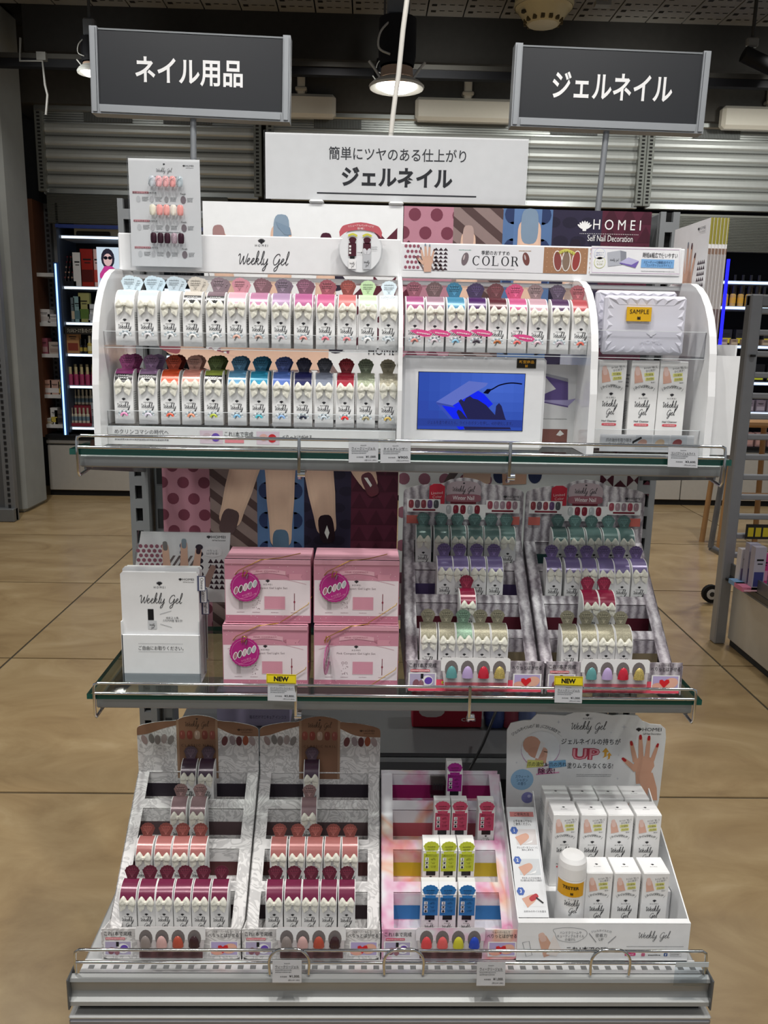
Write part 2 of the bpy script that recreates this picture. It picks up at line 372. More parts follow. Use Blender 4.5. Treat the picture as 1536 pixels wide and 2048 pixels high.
    def serif(s, fr, word, x, y, w, h, col, lift=0.0006):
        n = len(word); st = w / n
        def ring(cx, a0, a1):
            m = 22; o = [(cx + st * .40 * math.cos(t), y + h / 2 * math.sin(t)) for t in [a0 + (a1 - a0) * i / m for i in range(m + 1)]]; q = [(cx + st * .27 * math.cos(t), y + h / 2 * .90 * math.sin(t)) for t in [a0 + (a1 - a0) * i / m for i in range(m + 1)]]
            for i in range(m): s.pg(fr, [o[i], o[i + 1], q[i + 1], q[i]], col, lift)
        R = lambda x0, x1, y0, y1, k=0: s.rect(fr, x0, x1, y0, y1, col, lift + k)
        for i, ch in enumerate(word):
            cx = x - w / 2 + st * (i + .5); l = cx - st * .30; b0, t0 = y - h / 2, y + h / 2
            if ch == 'O': ring(cx, 0, 2 * PI)
            elif ch == 'C': ring(cx, .75, 2 * PI - .75); R(cx + st * .26, cx + st * .30, y + h * .18, t0)
            else:
                R(l, l + st * .13, b0, t0); R(l - st * .09, l + st * .22, b0, b0 + h * .05, 1e-5); R(l - st * .09, l + st * .22, t0 - h * .05, t0, 1e-5)
                if ch == 'L': R(l, cx + st * .30, b0, b0 + h * .05, 2e-5); R(cx + st * .26, cx + st * .30, b0, b0 + h * .28, 2e-5)
                if ch == 'R':
                    m = 12; o = [(cx + st * .02 + st * .26 * math.cos(t), y + h * .24 + h * .26 * math.sin(t)) for t in [-PI / 2 + PI * k / m for k in range(m + 1)]]; q = [(cx + st * .02 + st * .13 * math.cos(t), y + h * .24 + h * .21 * math.sin(t)) for t in [-PI / 2 + PI * k / m for k in range(m + 1)]]
                    for k in range(m): s.pg(fr, [o[k], o[k + 1], q[k + 1], q[k]], col, lift)
                    R(l, cx + st * .02, t0 - h * .05, t0, 2e-5); R(l, cx + st * .02, y - h * .02, y + h * .03, 2e-5); s.pg(fr, [(cx + st * .0, y), (cx + st * .13, y), (cx + st * .40, b0), (cx + st * .25, b0)], col, lift + 3e-5)
    def hand(s, fr, x, y, S, rot, skin, nails, lift=0.0003, flip=1):
        c, q = math.cos(rot), math.sin(rot)
        T = lambda a, b: (x + (a * flip * c - b * q) * S, y + (a * flip * q + b * c) * S)
        s.pg(fr, [T(*p) for p in [(-.24, -.55), (-.27, -.1), (-.34, .05), (-.3, .3), (-.1, .42), (.12, .42), (.32, .3), (.35, .05), (.26, -.12), (.22, -.55)]], skin, lift)
        for i, (a, b, w, w2) in enumerate([((-.27, .25), (-.42, .95), .085, .058), ((-.09, .36), (-.12, 1.15), .088, .06), ((.1, .37), (.16, 1.1), .085, .058), ((.27, .25), (.45, .82), .075, .05), ((-.24, -.05), (-.68, .38), .1, .062)]):
            s.finger(fr, T(*a), T(*b), w * S, w2 * S, skin, nails[i % len(nails)], lift + 0.00005 * (i + 1))
    def dashes(s, fr, x, y, w, h, col, rows=1, gap=1.7, lift=0.0004, seed=1):
        r = random.Random(seed)
        for k in range(rows):
            px = x - w / 2; yy = y - k * h * gap; e = x + w / 2 - (r.random() * w * .2 if k else 0)
            while px < e:
                q = h * (0.5 + r.random() * .6); s.rect(fr, px, min(px + q, e), yy - h / 2 * (0.5 + r.random() * .5), yy + h / 2 * (0.5 + r.random() * .5), col, lift); px += q + h * .28
    def nails(s, fr, x, y, pitch, a, b, cols, lift=0.0004, fan=0.0):
        n = len(cols)
        for i, c in enumerate(cols):
            t = i - (n - 1) / 2; yy = y - abs(t) * fan
            s.rrect(fr, x + t * pitch, yy, a, b, C(c), lift)
            s.ell(fr, x + t * pitch - a * .3, yy + b * .3, a * .16, b * .4, tuple(min(1, k * 1.5 + .08) for k in C(c)), lift + 0.0001, 0, 8)
    def rrect(s, fr, x, y, a, b, col, lift=0.0004, n=14, p=2.8, mat='card'):
        pts = []
        for i in range(n):
            t = 2 * PI * i / n; cx, sx = math.cos(t), math.sin(t); pts.append((x + a * math.copysign(abs(cx) ** (2 / p), cx), y + b * math.copysign(abs(sx) ** (2 / p), sx)))
        s.pg(fr, pts, col, lift, mat)
    def build(s, name, parent=None, **kw):
        me = bpy.data.meshes.new(name); me.from_pydata(s.v, [], s.f)
        used = list(dict.fromkeys(s.m))
        for k in used: me.materials.append(MATS[k])
        ix = {k: i for i, k in enumerate(used)}
        me.polygons.foreach_set('material_index', [ix[k] for k in s.m]); me.polygons.foreach_set('use_smooth', s.s)
        a = me.color_attributes.new('Col', 'FLOAT_COLOR', 'CORNER'); buf = []
        for f, c in zip(s.f, s.c): buf += [c[0], c[1], c[2], 1.0] * len(f)
        a.data.foreach_set('color', buf); me.update()
        return link(name, me, parent, **kw)
def clipr(pts, x0, x1, y0, y1):
    for ax, lim, sg in ((0, x0, 1), (0, x1, -1), (1, y0, 1), (1, y1, -1)):
        out = []
        for i in range(len(pts)):
            a, b = pts[i - 1], pts[i]; da, db = (a[ax] - lim) * sg, (b[ax] - lim) * sg
            if (da >= 0) != (db >= 0):
                t = da / (da - db); out.append((a[0] + (b[0] - a[0]) * t, a[1] + (b[1] - a[1]) * t))
            if db >= 0: out.append(b)
        pts = out
        if not pts: return []
    return pts
def link(name, data, parent=None, label=None, cat=None, group=None, kind=None, loc=None, rz=0):
    o = bpy.data.objects.new(name, data); SC.collection.objects.link(o)
    if parent is not None: o.parent = parent
    if loc is not None: o.location = loc
    if rz: o.rotation_euler = (0, 0, rz)
    if label: o['label'] = label
    if cat: o['category'] = cat
    if group: o['group'] = group
    if kind: o['kind'] = kind
    return o
def thing(name, label, cat, loc=(0, 0, 0), group=None, rz=0): return link(name, None, None, label, cat, group, None, loc, rz)
def dup(o, loc, label, group=None, rz=None):
    r = o.copy(); SC.collection.objects.link(r); r.location = loc; r['label'] = label
    if group: r['group'] = group
    if rz is not None: r.rotation_euler = (0, 0, rz)
    for ch in list(o.children):
        c = ch.copy(); SC.collection.objects.link(c); c.parent = r
        for g in list(ch.children):
            d = g.copy(); SC.collection.objects.link(d); d.parent = c
    return r
ORD = ['first', 'second', 'third', 'fourth', 'fifth', 'sixth', 'seventh', 'eighth', 'ninth', 'tenth', 'eleventh', 'twelfth', 'thirteenth', 'fourteenth']
WHITE, BLACK, GREY = C('#f3f3f2'), C('#17171a'), C('#8d8f92')
INK = C('#26262b'); SKIN = C('#e8bfa6'); ALU = C('#b4b5b5'); STEEL = C('#9a9c9e')
# ---------------------------------------------------------------- the room
TX = [-6.42, -5.21, -4.0, -2.79, -1.58, -0.37, 0.34, 1.55, 2.76, 3.97, 5.18]; TY = [-3.5, -2.4, -1.3, -0.19, 0.92, 2.0, 3.12, 4.25, 5.4, 6.5]
b = MB(); b.box(-6.4, 5.2, -3.5, 6.5, -0.03, -0.004, C('#4e4a42'), 'dark'); floor = b.build('floor', kind='structure')
for i in range(len(TX) - 1):
    for j in range(len(TY) - 1):
        if TY[j] < -1.4 and (i < 3 or i > 7): continue
        b = MB(); b.box(TX[i] + .005, TX[i + 1] - .005, TY[j] + .005, TY[j + 1] - .005, -0.02, 0, C('#bb9a68'), 'vinyl'); b.build('floor_tile', floor)
b = MB(); b.box(-3.6, 5.0, 6.15, 6.25, 0, 3.7, C('#3a3a3b'), 'dark'); b.build('wall_back', kind='structure')
b = MB(); b.box(-6.4, 5.2, -2.2, 6.2, 3.68, 3.75, C('#2a2927'), 'dark'); ceil = b.build('ceiling', kind='structure')
for i in range(30):                      # perforated metal deck, one long sheet beside the other
    x = -3.3 + i * 0.26; b = MB(); b.box(x, x + .25, 2.5, 5.0, 3.63, 3.645, C('#8f8d88'), 'card')
    fr = Frame((x, 0, 3.63), (1, 0, 0), (0, -1, 0))
    for k in range(22):
        yy = -2.62 - k * .108
        for q in (0, 1, 2, 3): b.rect(fr, .02 + q * .06, .055 + q * .06, yy - .012 * (1 + 2 * (q == 0)), yy, C('#26241f'), .0015)
    b.build('ceiling_panel', ceil)
b = MB(); b.box(-2.5, 4.5, 5.0, 5.3, 3.33, 3.68, C('#2c2a27'), 'dark'); b.build('trim_1', kind='structure')
b = MB(); b.box(-2.9, 4.5, 5.6, 6.15, 3.14, 3.68, C('#4b4843'), 'dark'); b.build('trim_2', kind='structure')
b = MB(); b.box(-3.3, -2.69, 4.95, 5.4, 0, 3.68, C('#9fa29f'), 'plaster', .03); b.build('wall_pillar', kind='structure')
b = MB(); b.box(-6.4, -3.3, 5.0, 5.2, 0, 3.68, C('#8d8c8a'), 'plaster'); b.build('wall_left', kind='structure')
b = MB(); b.box(-3.3, -2.87, 5.4, 5.75, 0, 3.1, C('#8a8a88'), 'plaster'); b.build('trim_3', kind='structure')
# tracks and channels under the ceiling
b = MB(); b.box(-3.5, 4.5, 4.62, 4.68, 3.12, 3.17, BLACK, 'dark'); b.box(-3.5, 4.5, 4.61, 4.69, 3.17, 3.2, C('#3d3b37'), 'dark')
b.build('lighting_track', label='long black lighting track running under the dark bulkhead', cat='track')
for k, (x, ww) in enumerate([(-1.86, .2), (-.55, .07), (1.38, .07)]):
    b = MB(); p0 = Vector((x, 4.9, 3.55)); b.box(x - ww / 2, x + ww / 2, 2.9, 4.24, 3.46, 3.52 if k else 3.6, C('#7a7974'), 'paint', .008)
    b.box(x - ww / 2 - .012, x + ww / 2 + .012, 4.18, 4.24, 3.44, 3.47, C('#7d7b77'), 'paint'); b.box(x - .01, x + .01, 3.5, 3.52, 3.5, 3.64, C('#6c6a66'), 'paint')
    b.build('strut_channel', label=['wide grey box channel under the ceiling above the nail supplies sign', 'slim grey strut channel under the ceiling between the two hanging signs', 'slim grey strut channel under the ceiling beside the smoke detector'][k], cat='channel', group='ceiling struts')
# wall mounted white boxes above the shutters
for k, (x0, x1, pad) in enumerate([(-.86, -.32, 0), (.3, 1.12, 0), (2.72, 3.5, 0)]):
    b = MB(); yb = 5.5; b.box(x0, x1, yb, 5.6, 3.07, 3.24, C('#d9d2c3'), 'plastic', .025)
    o = b.build('shutter_motor_box', label=['cream box on the bulkhead partly behind the nail supplies sign', 'long cream box on the bulkhead between the lamp and the gel nail sign', 'cream box on the bulkhead at the edge beyond the gel nail sign'][k], cat='box', group='boxes over the shutters')
    c = MB(); c.box((x0 + x1) / 2 - .03, (x0 + x1) / 2 + .03, yb + .02, yb + .08, 3.24, 3.40, C('#c9c2b2'), 'plastic', .01); c.box((x0 + x1) / 2 - .045, (x0 + x1) / 2 + .045, yb + .01, yb + .09, 3.26, 3.29, C('#b5ae9e'), 'plastic', .008); c.build('bracket', o)
# rolling shutters
def shutter(x0, x1, label, y=5.72, z0=2.5, z1=2.88):
    t = thing('rolling_shutter', label, 'shutter', (0, 0, 0), 'rolling shutters on the far wall')
    n = 5; hgt = .098; me = None
    for i in range(n):
        if me is None:
            b = MB(); w = x1 - x0; prof = [(0, 0), (.005, .016), (.005, .032), (-.002, .036), (-.008, .046), (-.010, .066), (-.006, .088), (0, .098)]
            for k in range(len(prof) - 1):
                (a, c), (d, e) = prof[k], prof[k + 1]
                b.poly([(0, a, c), (w, a, c), (w, d, e), (0, d, e)], C('#8d8f8b') if k in (0, 1) else C('#c6c8c4'), 'mesh' if k in (0, 1) else 'paint')
            o = b.build('slat', t); me = o.data
        else: o = link('slat', me, t)
        o.location = (x0, y, z0 + .03 + i * hgt)
    b = MB()
    for i in range(5):
        zz = z0 + .03 + n * hgt + i * .018
        b.box(x0, x1, y - .008, y + .01, zz, zz + .012, C('#b9bbb7'), 'metal')
    b.box(x0, x1, y + .008, y + .02, z0 + n * hgt, z1 + .3, C('#8f918d'), 'metal'); o = b.build('ribbed_top', t); o['kind'] = 'stuff'
    b = MB(); b.box(x0, x1, y - .02, y + .03, z0 - .02, z0 + .03, C('#c4c6c2'), 'metal', .006); b.build('bottom_bar', t)
    for xx in (x0 + .35, x1 - .75):
        b = MB(); b.box(xx, xx + .38, y - .024, y - .008, z0 + .535, z0 + .60, C('#7d7f7c'), 'mesh'); b.build('vent_grille', t)
    for xx in (x0 - .03, x1 - .03):
        b = MB(); b.box(xx, xx + .06, y - .05, y + .02, z0, z1 + .25, C('#83857f'), 'paint')
        for k in range(26): b.box(xx + .018, xx + .042, y - .053, y - .049, z0 + .02 + k * .028, z0 + .034 + k * .028, C('#2e2e2c'), 'dark')
        b.build('guide_rail', t)
    b = MB(); b.box(x0 - .03, x1 + .03, y - .06, y + .02, z1 + .22, z1 + .30, C('#aeb0ac'), 'metal', .01); b.build('head_rail', t)
shutter(-2.68, -.95, 'shaded rolling shutter beside the pillar, behind the nail supplies sign')
shutter(-.85, 2.16, 'wide rolling shutter of ribbed grey metal behind the white card sign')
shutter(2.225, 4.2, 'bright rolling shutter at the edge, behind the brochure stack')
# smoke detector
t = thing('smoke_detector', 'round cream smoke detector under the ceiling above the gel nail sign', 'smoke detector', (1.08, 4.55, 3.44))
b = MB(); b.lathe([(0, .19), (.13, .19), (.19, .17), (.195, .12), (.19, .10)], (0, 0, 0), C('#cbbd94'), 'plastic', 28); b.build('base', t)
b = MB(); b.lathe([(.187, .10), (.17, .085), (.12, .02), (.10, .0), (0, -.005)], (0, 0, 0), C('#c4b68d'), 'plastic', 28)
for k in range(14):
    a = 2 * PI * k / 14; b.box(.118 * math.cos(a) - .012, .118 * math.cos(a) + .012, .118 * math.sin(a) - .012, .118 * math.sin(a) + .012, .008, .03, C('#54492f'), 'dark')
b.build('sensor_head', t)
b = MB(); b.lathe([(0, .085), (.018, .085), (.018, .10)], (-.14, -.06, -.035), C('#3b3427'), 'dark', 10); b.build('indicator', t)
# spot lamps
def spotlamp(name, loc, label, s=1.0, glow=1.0, drop=.3):
    t = thing(name, label, 'lamp', loc, 'ceiling lamps')
    b = MB(); b.lathe([(.105 * s, .012), (.145 * s, .0), (.15 * s, .012), (.13 * s, .03), (.09 * s, .05)], (0, 0, 0), C('#c9c9c4'), 'plastic', 24); b.build('rim', t)
    b = MB(); b.lathe([(0, -.012), (.07 * s, -.010), (.108 * s, .008)], (0, 0, 0), (1 * glow, .98 * glow, .92 * glow), 'lamp', 24); b.build('diffuser', t)
    b = MB(); b.lathe([(.09 * s, .05), (.085 * s, .10 * s), (0, .11 * s)], (0, 0, 0), C('#a98f7c'), 'plastic', 20); b.build('collar', t)
    b = MB(); b.lathe([(.09 * s, .11 * s), (.1 * s, .16 * s), (.1 * s, .34 * s), (0, .35 * s)], (0, 0, 0), C('#16161a'), 'dark', 16)
    b.box(-.06 * s, .06 * s, -.05 * s, .05 * s, .35 * s, .52 * s, C('#6d7073'), 'paint', .01); b.build('housing', t)
    b = MB(); b.tube(crom([(-.02, -.06 * s, .33 * s), (-.09 * s, -.1 * s, .25 * s), (-.1 * s, -.1 * s, .17 * s), (-.04 * s, -.1 * s, .14 * s)]), .006 * s, C('#a8a8a4'), 'plastic', 6); b.build('wire', t)
    b = MB(); b.box(-.008, .008, -.008, .008, .5 * s, drop + .5 * s, C('#4b4b4b'), 'dark'); b.build('rod', t)
    for sg in (-1, 1):
        b = MB(); b.tube([(sg * .085 * s, 0, .05 * s), (sg * .12 * s, 0, .10 * s), (sg * .15 * s, 0, .135 * s)], .008 * s, C('#b5b5b0'), 'plastic', 6); b.build('spring_clip', t)
    return t
p = at(793, 178, 3.4); spotlamp('downlight_lamp', p, 'glowing round downlight hanging behind the white cable', 1.0, 1.6, .3)
p = at(184, 148, 4.4); spotlamp('downlight_lamp', p, 'small glowing lamp half hidden by the nail supplies sign', .62, .8, .4)
p = at(767, 174, 4.6); spotlamp('downlight_lamp', p, 'distant small lamp tucked behind the round downlight', .5, .8, .4)
# lamp arm and cord over the pillar
b = MB(); b.tube([at(38, 105, 4.6) + Vector((0, .04, .1)), at(40, 122, 4.6), at(85, 122, 4.6), at(90, 170, 4.6), at(95, 190, 4.6), at(92, 230, 4.6)], .008, C('#8e8d89'), 'plastic', 6); q_ = at(84, 115, 4.6); b.box(q_.x - .03, q_.x + .03, 4.58, 4.63, q_.z - .02, q_.z + .03, C('#8a8985'), 'paint')
b.build('hanging_cord', label='thin grey cord hanging from the track beside the pillar', cat='cord')
# dim spotlight head near the edge
t = thing('track_spotlight', 'dark unlit track spotlight beyond the gel nail sign', 'lamp', at(1500, 128, 4.5))
b = MB(); b.tube([(-.05, 0, .06), (.16, 0, -.02)], .05, C('#1b1b1c'), 'dark', 12); b.build('spotlight_head', t)
b = MB(); b.tube([(.0, 0, .04), (.0, 0, .4)], .012, C('#3c3b38'), 'dark', 6); b.box(-.04, .04, -.02, .02, .1, .16, C('#7a7975'), 'paint', .01); b.build('stem', t)
# white cable from the ceiling down to the card sign
b = MB(); b.tube([at(824, -60, .05), at(814, 0, .05), at(806, 60, .05), at(797, 150, .06), at(791, 190, .06), at(786, 230, .06), at(781, 275, .06)], .0042, C('#dddad2'), 'plastic', 10)
b.build('white_cable', label='white cable hanging down behind the clear card sign', cat='cable')

# ---------------------------------------------------------------- far cabinets
q5 = lambda px, py: at(px, py, 5.7)
def carton(w, d, h, col, band=None, name='carton', lab=None):
    b = MB(); b.box(-w / 2, w / 2, 0, d, 0, h, C(col), 'card')
    fr = Frame((0, 0, 0))
    if band: b.rect(fr, -w * .42, w * .42, h * .12, h * .45, C(band), .001)
    b.rect(fr, -w * .3, w * .3, h * .7, h * .74, BLACK if lab is None else C(lab), .001); b.rect(fr, -w * .2, w * .25, h * .62, h * .645, BLACK if lab is None else C(lab), .001)
    return b
def bottle(r, h, body, cap, band=None):
    b = MB(); b.lathe([(0, 0), (r, .0), (r, h * .55), (r * .5, h * .62)], (0, r, 0), C(body), 'gloss', 10)
    b.lathe([(r * .62, h * .6), (r * .6, h * .99), (0, h)], (0, r, 0), C(cap), 'gloss', 10)
    if band: b.lathe([(r * 1.02, h * .15), (r * 1.02, h * .42)], (0, r, 0), C(band), 'card', 10)
    return b
def stock(mb, name, n, x0, dx, y, z, label, cat, group, dz=0):
    me = None
    for i in range(n):
        lb = label.format(ORD[i])
        if me is None: o = mb.build(name, None, label=lb, cat=cat, group=group); me = o.data
        else: o = link(name, me, None, lb, cat, group)
        o.location = (x0 + i * dx, y, z)
# --- left cabinet
t = thing('lit_cabinet', 'dark cosmetics cabinet with cold blue lit shelves by the pillar', 'cabinet', (0, 5.7, 0))
L0, L1 = -2.60, -1.2
b = MB(); b.box(L0, L1, .40, .43, .55, 2.42, C('#23262c'), 'dark'); b.box(L0 + .0, L0 + .02, 0, .4, .55, 2.42, C('#4a5568'), 'paint'); b.box(L1 - .02, L1, 0, .4, .55, 2.42, C('#4a5568'), 'paint'); b.build('case', t)
b = MB(); b.box(L0 - .035, L0 + .008, -.02, 0, .52, 1.95, C('#3a5f99'), 'paint', .004); b.box(L0 - .022, L0 - .008, -.026, -.02, .53, 1.94, C('#9fd0ff'), 'strip', .002); b.build('light_strip', t)
b = MB(); b.box(L0, L1, -.02, .04, 2.225, 2.25, C('#3c4f9a'), 'paint'); b.build('top_rail', t)
b = MB(); b.box(L0 - .06, L1, .0, .03, 2.26, 2.49, C('#66665f'), 'mesh')
for k in range(18): b.box(L0 - .06, L1, -.006, 0, 2.265 + k * .0125, 2.270 + k * .0125, C('#5e5e57'), 'paint')
o = b.build('mesh_grille', t); o['kind'] = 'stuff'
SH = [q5(200, y).z for y in (855, 772, 708, 645, 573)]
for z in SH + [2.17]:
    b = MB(); b.box(L0 + .02, L1 - .02, .03, .39, z - .025, z, C('#c9d2dd'), 'plastic'); o = b.build('shelf', t)
    c = MB(); c.box(L0 + .03, L1 - .03, .028, .034, z - .022, z - .006, C('#d9ecff'), 'strip'); c.build('shelf_light', o)
Yc = 5.74
X = lambda px, py=700: at(px, py, Yc).x
# topmost stock and the illuminated poster
b = MB(); b.box(0, .5, 0, .2, 0, .12, C('#d8cda8'), 'card'); b.box(.02, .3, -.02, 0, .0, .04, C('#3a372f'), 'dark', .01); o = b.build('tan_box', None, label='tan box lying on top shelf of the blue lit cabinet', cat='box'); o.location = (X(145, 480), Yc + .05, 2.17)
z = SH[4]
t2 = thing('lipstick_rack', 'black rack of dark red lipsticks on the upper lit shelf', 'rack', (X(134, 560), Yc, z))
b = MB(); b.box(-.075, .075, 0, .2, 0, .04, C('#23222a'), 'dark'); b.box(-.075, .075, .15, .2, 0, .26, C('#1d1b22'), 'dark'); b.build('stand', t2)
for r in range(5):
    b = MB()
    for k in range(5): b.lathe([(.011, 0), (.011, .035), (0, .036)], (-.058 + k * .029, .12 - .02 * (4 - r), .03 + r * .043), C('#1b171a'), 'gloss', 8); b.lathe([(.008, .03), (.007, .046), (0, .05)], (-.058 + k * .029, .12 - .02 * (4 - r), .03 + r * .043), C(['#7b2230', '#8e3a3a', '#b98c7a', '#c9a58f', '#6d1e2b'][(k + r) % 5]), 'gloss', 8)
    b.build('lipstick_row', t2)['kind'] = 'stuff'
def one(mb, name, px, z, label, cat, dy=0, group=None):
    o = mb.build(name, None, label=label, cat=cat, group=group); o.location = (X(px, 600), Yc + dy, z); return o
one(carton(.07, .05, .27, '#e8e6e6', None), 'mascara_pack', 158, z, 'white pack with a black wand on the upper lit shelf', 'pack')
one(carton(.11, .05, .30, '#a32218', '#5b0f0c'), 'red_pack', 178, z, 'tall red pack on the upper lit shelf beside the white pack', 'pack')
one(carton(.06, .05, .30, '#e6b7ad', '#c3463a'), 'pale_pack', 197, z, 'pale pink pack with red band beside the lit poster', 'pack')
t2 = thing('lit_poster', 'small lit poster of a person in sunglasses and pink top', 'poster', (X(222, 560), Yc - .06, q5(222, 495).z - .46))
b = MB(); fr = Frame((0, 0, 0)); b.box(-.09, .16, .001, .02, 0, .46, C('#cfe0ee'), 'screen')
b.ell(fr, 0, .37, .055, .08, C('#2c2a38'), .001, 0, 14, 'screen'); b.ell(fr, 0, .36, .036, .05, C('#d9b6b5'), .002, 0, 14, 'screen'); b.ell(fr, -.017, .375, .017, .014, C('#14131d'), .003, 0, 10, 'screen'); b.ell(fr, .018, .375, .017, .014, C('#14131d'), .003, 0, 10, 'screen')
b.pg(fr, [(-.08, .10), (.12, .10), (.1, .26), (.03, .31), (-.03, .31), (-.07, .25)], C('#c5418e'), .0015, 'screen'); b.pg(fr, [(-.085, .02), (-.01, .0), (-.03, .18), (-.07, .22)], C('#8aa6c5'), .002, 'screen'); b.build('poster_panel', t2)
z = SH[3]
for i, (px, w, h, c, bd) in enumerate([(143, .03, .2, '#6f7d84', '#c9b9a0'), (152, .06, .21, '#8fb0b4', '#5c7f86'), (166, .09, .24, '#a8a76b', '#5f7d3a'), (180, .06, .15, '#d6dade', '#b8bcc4'), (190, .03, .17, '#3d3036', '#d8d8d8'), (197, .04, .19, '#a8383f', '#d5565c'), (204, .03, .19, '#b45a80', '#8c2c5a')]):
    one(carton(w, .05, h, c, bd), 'cosmetic_pack', px, z, ['slim grey pack on the second lit shelf by the light strip', 'blue green pack on the second lit shelf', 'olive yellow pack on the second lit shelf', 'white pack on the second lit shelf', 'slim dark pack on the second lit shelf', 'red pack on the second lit shelf', 'magenta pack on the second lit shelf'][i], 'pack', .02, 'packs on the second lit shelf')
z = SH[2]
b = MB(); b.box(0, .34, -.01, 0, 0, .06, C('#2a2724'), 'card'); fr = Frame((0, -.01, 0)); b.text(fr, 'ジェルもコースで 思い切ってネルスタッフ', .17, .03, .28, .035, C('#d9d2c0'), .001)
o = b.build('shelf_sign', None, label='dark sign strip with pale writing under the second lit shelf', cat='sign'); o.location = (X(130, 650), Yc - .03, SH[3] - .1)
one(carton(.1, .06, .19, '#b98a5d', '#8b3f31'), 'kraft_pack', 141, z, 'kraft brown pack on the third lit shelf', 'pack')
stock(bottle(.018, .12, '#25232c', '#1b1a20', '#b8a24a'), 'small_jar', 3, X(158, 690), .042, Yc + .02, z, '{} dark jar in the row beside the kraft pack', 'jar', 'dark jars on the third lit shelf')
stock(bottle(.019, .15, '#cbb55a', '#e3dfc5', '#d9d5a5'), 'yellow_bottle', 5, X(178, 690), .043, Yc, z, '{} yellow bottle with pale cap in the row past the dark jars', 'bottle', 'yellow bottles on the third lit shelf')
z = SH[1]
stock(bottle(.021, .155, '#a83a66', '#c5b98d', None), 'nail_polish_bottle', 7, X(140, 760), .048, Yc, z, '{} pink polish bottle with tan cap, counted from the light strip', 'bottle', 'pink polish bottles on the fourth lit shelf')
stock(bottle(.021, .155, '#a03f5f', '#b9ad80', None), 'nail_polish_bottle', 6, X(143, 760), .05, Yc + .09, z + .02, '{} polish bottle in the back row behind the pink bottles', 'bottle', 'polish bottles at the back of the fourth lit shelf')
z = SH[0]
for r in range(2):
    stock(bottle(.015, .13, '#cfc8b4', '#b9b09a', '#6f8796'), 'nail_tube', 5, X(141, 830), .034, Yc + .02 + .1 * r, z + .03 + r * .15, '{} slim silver tube in the ' + ['lower', 'upper'][r] + ' tier of the red tester stand', 'tube', 'tubes in the red tester stand')
b = MB(); b.box(-.02, .17, 0, .2, 0, .028, C('#8e2a3a'), 'plastic', .006); b.box(-.02, .17, .09, .2, .028, .175, C('#93303f'), 'plastic', .006); o = b.build('tester_stand', None, label='red two tier tester stand on the lowest lit shelf', cat='stand'); o.location = (X(141, 830), Yc, z)
stock(carton(.018, .04, .2, '#9fa6b0', '#6f7885'), 'silver_pen', 5, X(183, 830), .024, Yc + .03, z, '{} silver pen pack beside the red tester stand', 'pen', 'silver pens on the lowest lit shelf')
# --- pale shelving beside the pillar
t = thing('pale_shelf_unit', 'cream shelf unit with white shelves between pillar and blue light strip', 'shelf', (0, 5.75, 0))
b = MB(); b.box(-2.95, -2.63, .3, .32, .5, 2.45, C('#b9b9b8'), 'plaster'); b.build('back_board', t)
b = MB(); b.box(-2.86, -2.80, .0, .28, .5, 2.45, C('#7d5038'), 'wood'); b.build('side_board', t)
b = MB(); b.box(-2.8, -2.75, .24, .29, .5, 2.45, C('#7e8084'), 'paint')
for k in range(46): b.box(-2.785, -2.765, .236, .241, .54 + k * .041, .562 + k * .041, C('#3a3a3c'), 'dark')
b.build('slotted_post', t)
PS = [q5(95, y).z for y in (850, 790, 708, 645, 545)]
for z in PS:
    b = MB(); b.box(-2.8, -2.66, .0, .26, z - .03, z, C('#e9e7e4'), 'plastic'); b.build('shelf', t)
for i, (k, px, w, h, c, bd, lb) in enumerate([(3, 85, .1, .11, '#eeeae8', '#d8d0cc', 'white carton on the pale shelf level with the yellow packs'), (3, 103, .09, .07, '#f0ecea', '#d5cfca', 'low white carton on the pale shelf touching the light strip'), (2, 82, .06, .13, '#a55a6a', '#c9a0a0', 'rose pouch on the middle pale shelf'), (2, 103, .1, .10, '#c9b9ae', '#b09a90', 'beige pouch on the middle pale shelf'), (1, 82, .08, .12, '#d9a896', '#efe9e6', 'peach carton on the lower pale shelf'), (1, 98, .08, .12, '#d8b0a2', '#efe9e6', 'second peach carton on the lower pale shelf'), (1, 110, .04, .11, '#e8d9a0', '#e0b84a', 'cream carton with yellow tag on the lower pale shelf'), (0, 93, .06, .14, '#e8e6e4', '#d9c35a', 'white tube carton on the lowest pale shelf'), (0, 106, .1, .12, '#6b625c', '#3a3532', 'dark bag on the lowest pale shelf'), (0, 82, .08, .05, '#efece4', '#cbbf9e', 'small white box on the lowest pale shelf')]):
    o = carton(w, .1, h, c, bd).build('shelf_carton', None, label=lb, cat='carton', group='cartons on the pale shelves'); o.location = (at(px, 700, 5.78).x + .03, 5.78, PS[k])
# base cabinets
for (x0, x1, lb) in [(-2.78, -.9, 'low white base cabinet with black plinth under the blue lit shelves'), (-.7, 3.6, 'long low white base cabinet under the shelves by the brochures')]:
    t = thing('base_cabinet', lb, 'cabinet', (0, 5.68, 0), 'base cabinets along the far wall')
    b = MB(); b.box(x0, x1, .02, .4, .0, .06, C('#222222'), 'dark'); b.build('plinth', t)
    n = int((x1 - x0) / .9 + .5); w = (x1 - x0) / n
    for k in range(n):
        b = MB(); b.box(x0 + k * w + .004, x0 + (k + 1) * w - .004, 0, .03, .05, .44, C('#cfccc5'), 'paint', .004); b.build('drawer_front', t)
    b = MB(); b.box(x0, x1, .03, .4, .05, .5, C('#8e8c88'), 'paint'); b.build('carcass', t)
    b = MB(); b.box(x0, x1, -.01, .05, .455, .485, C('#a6a39d'), 'paint', .004); b.build('handle_rail', t)
    b = MB(); b.box(x0, x1, -.02, .4, .5, .53, C('#1b1b1d'), 'dark'); b.build('counter', t)
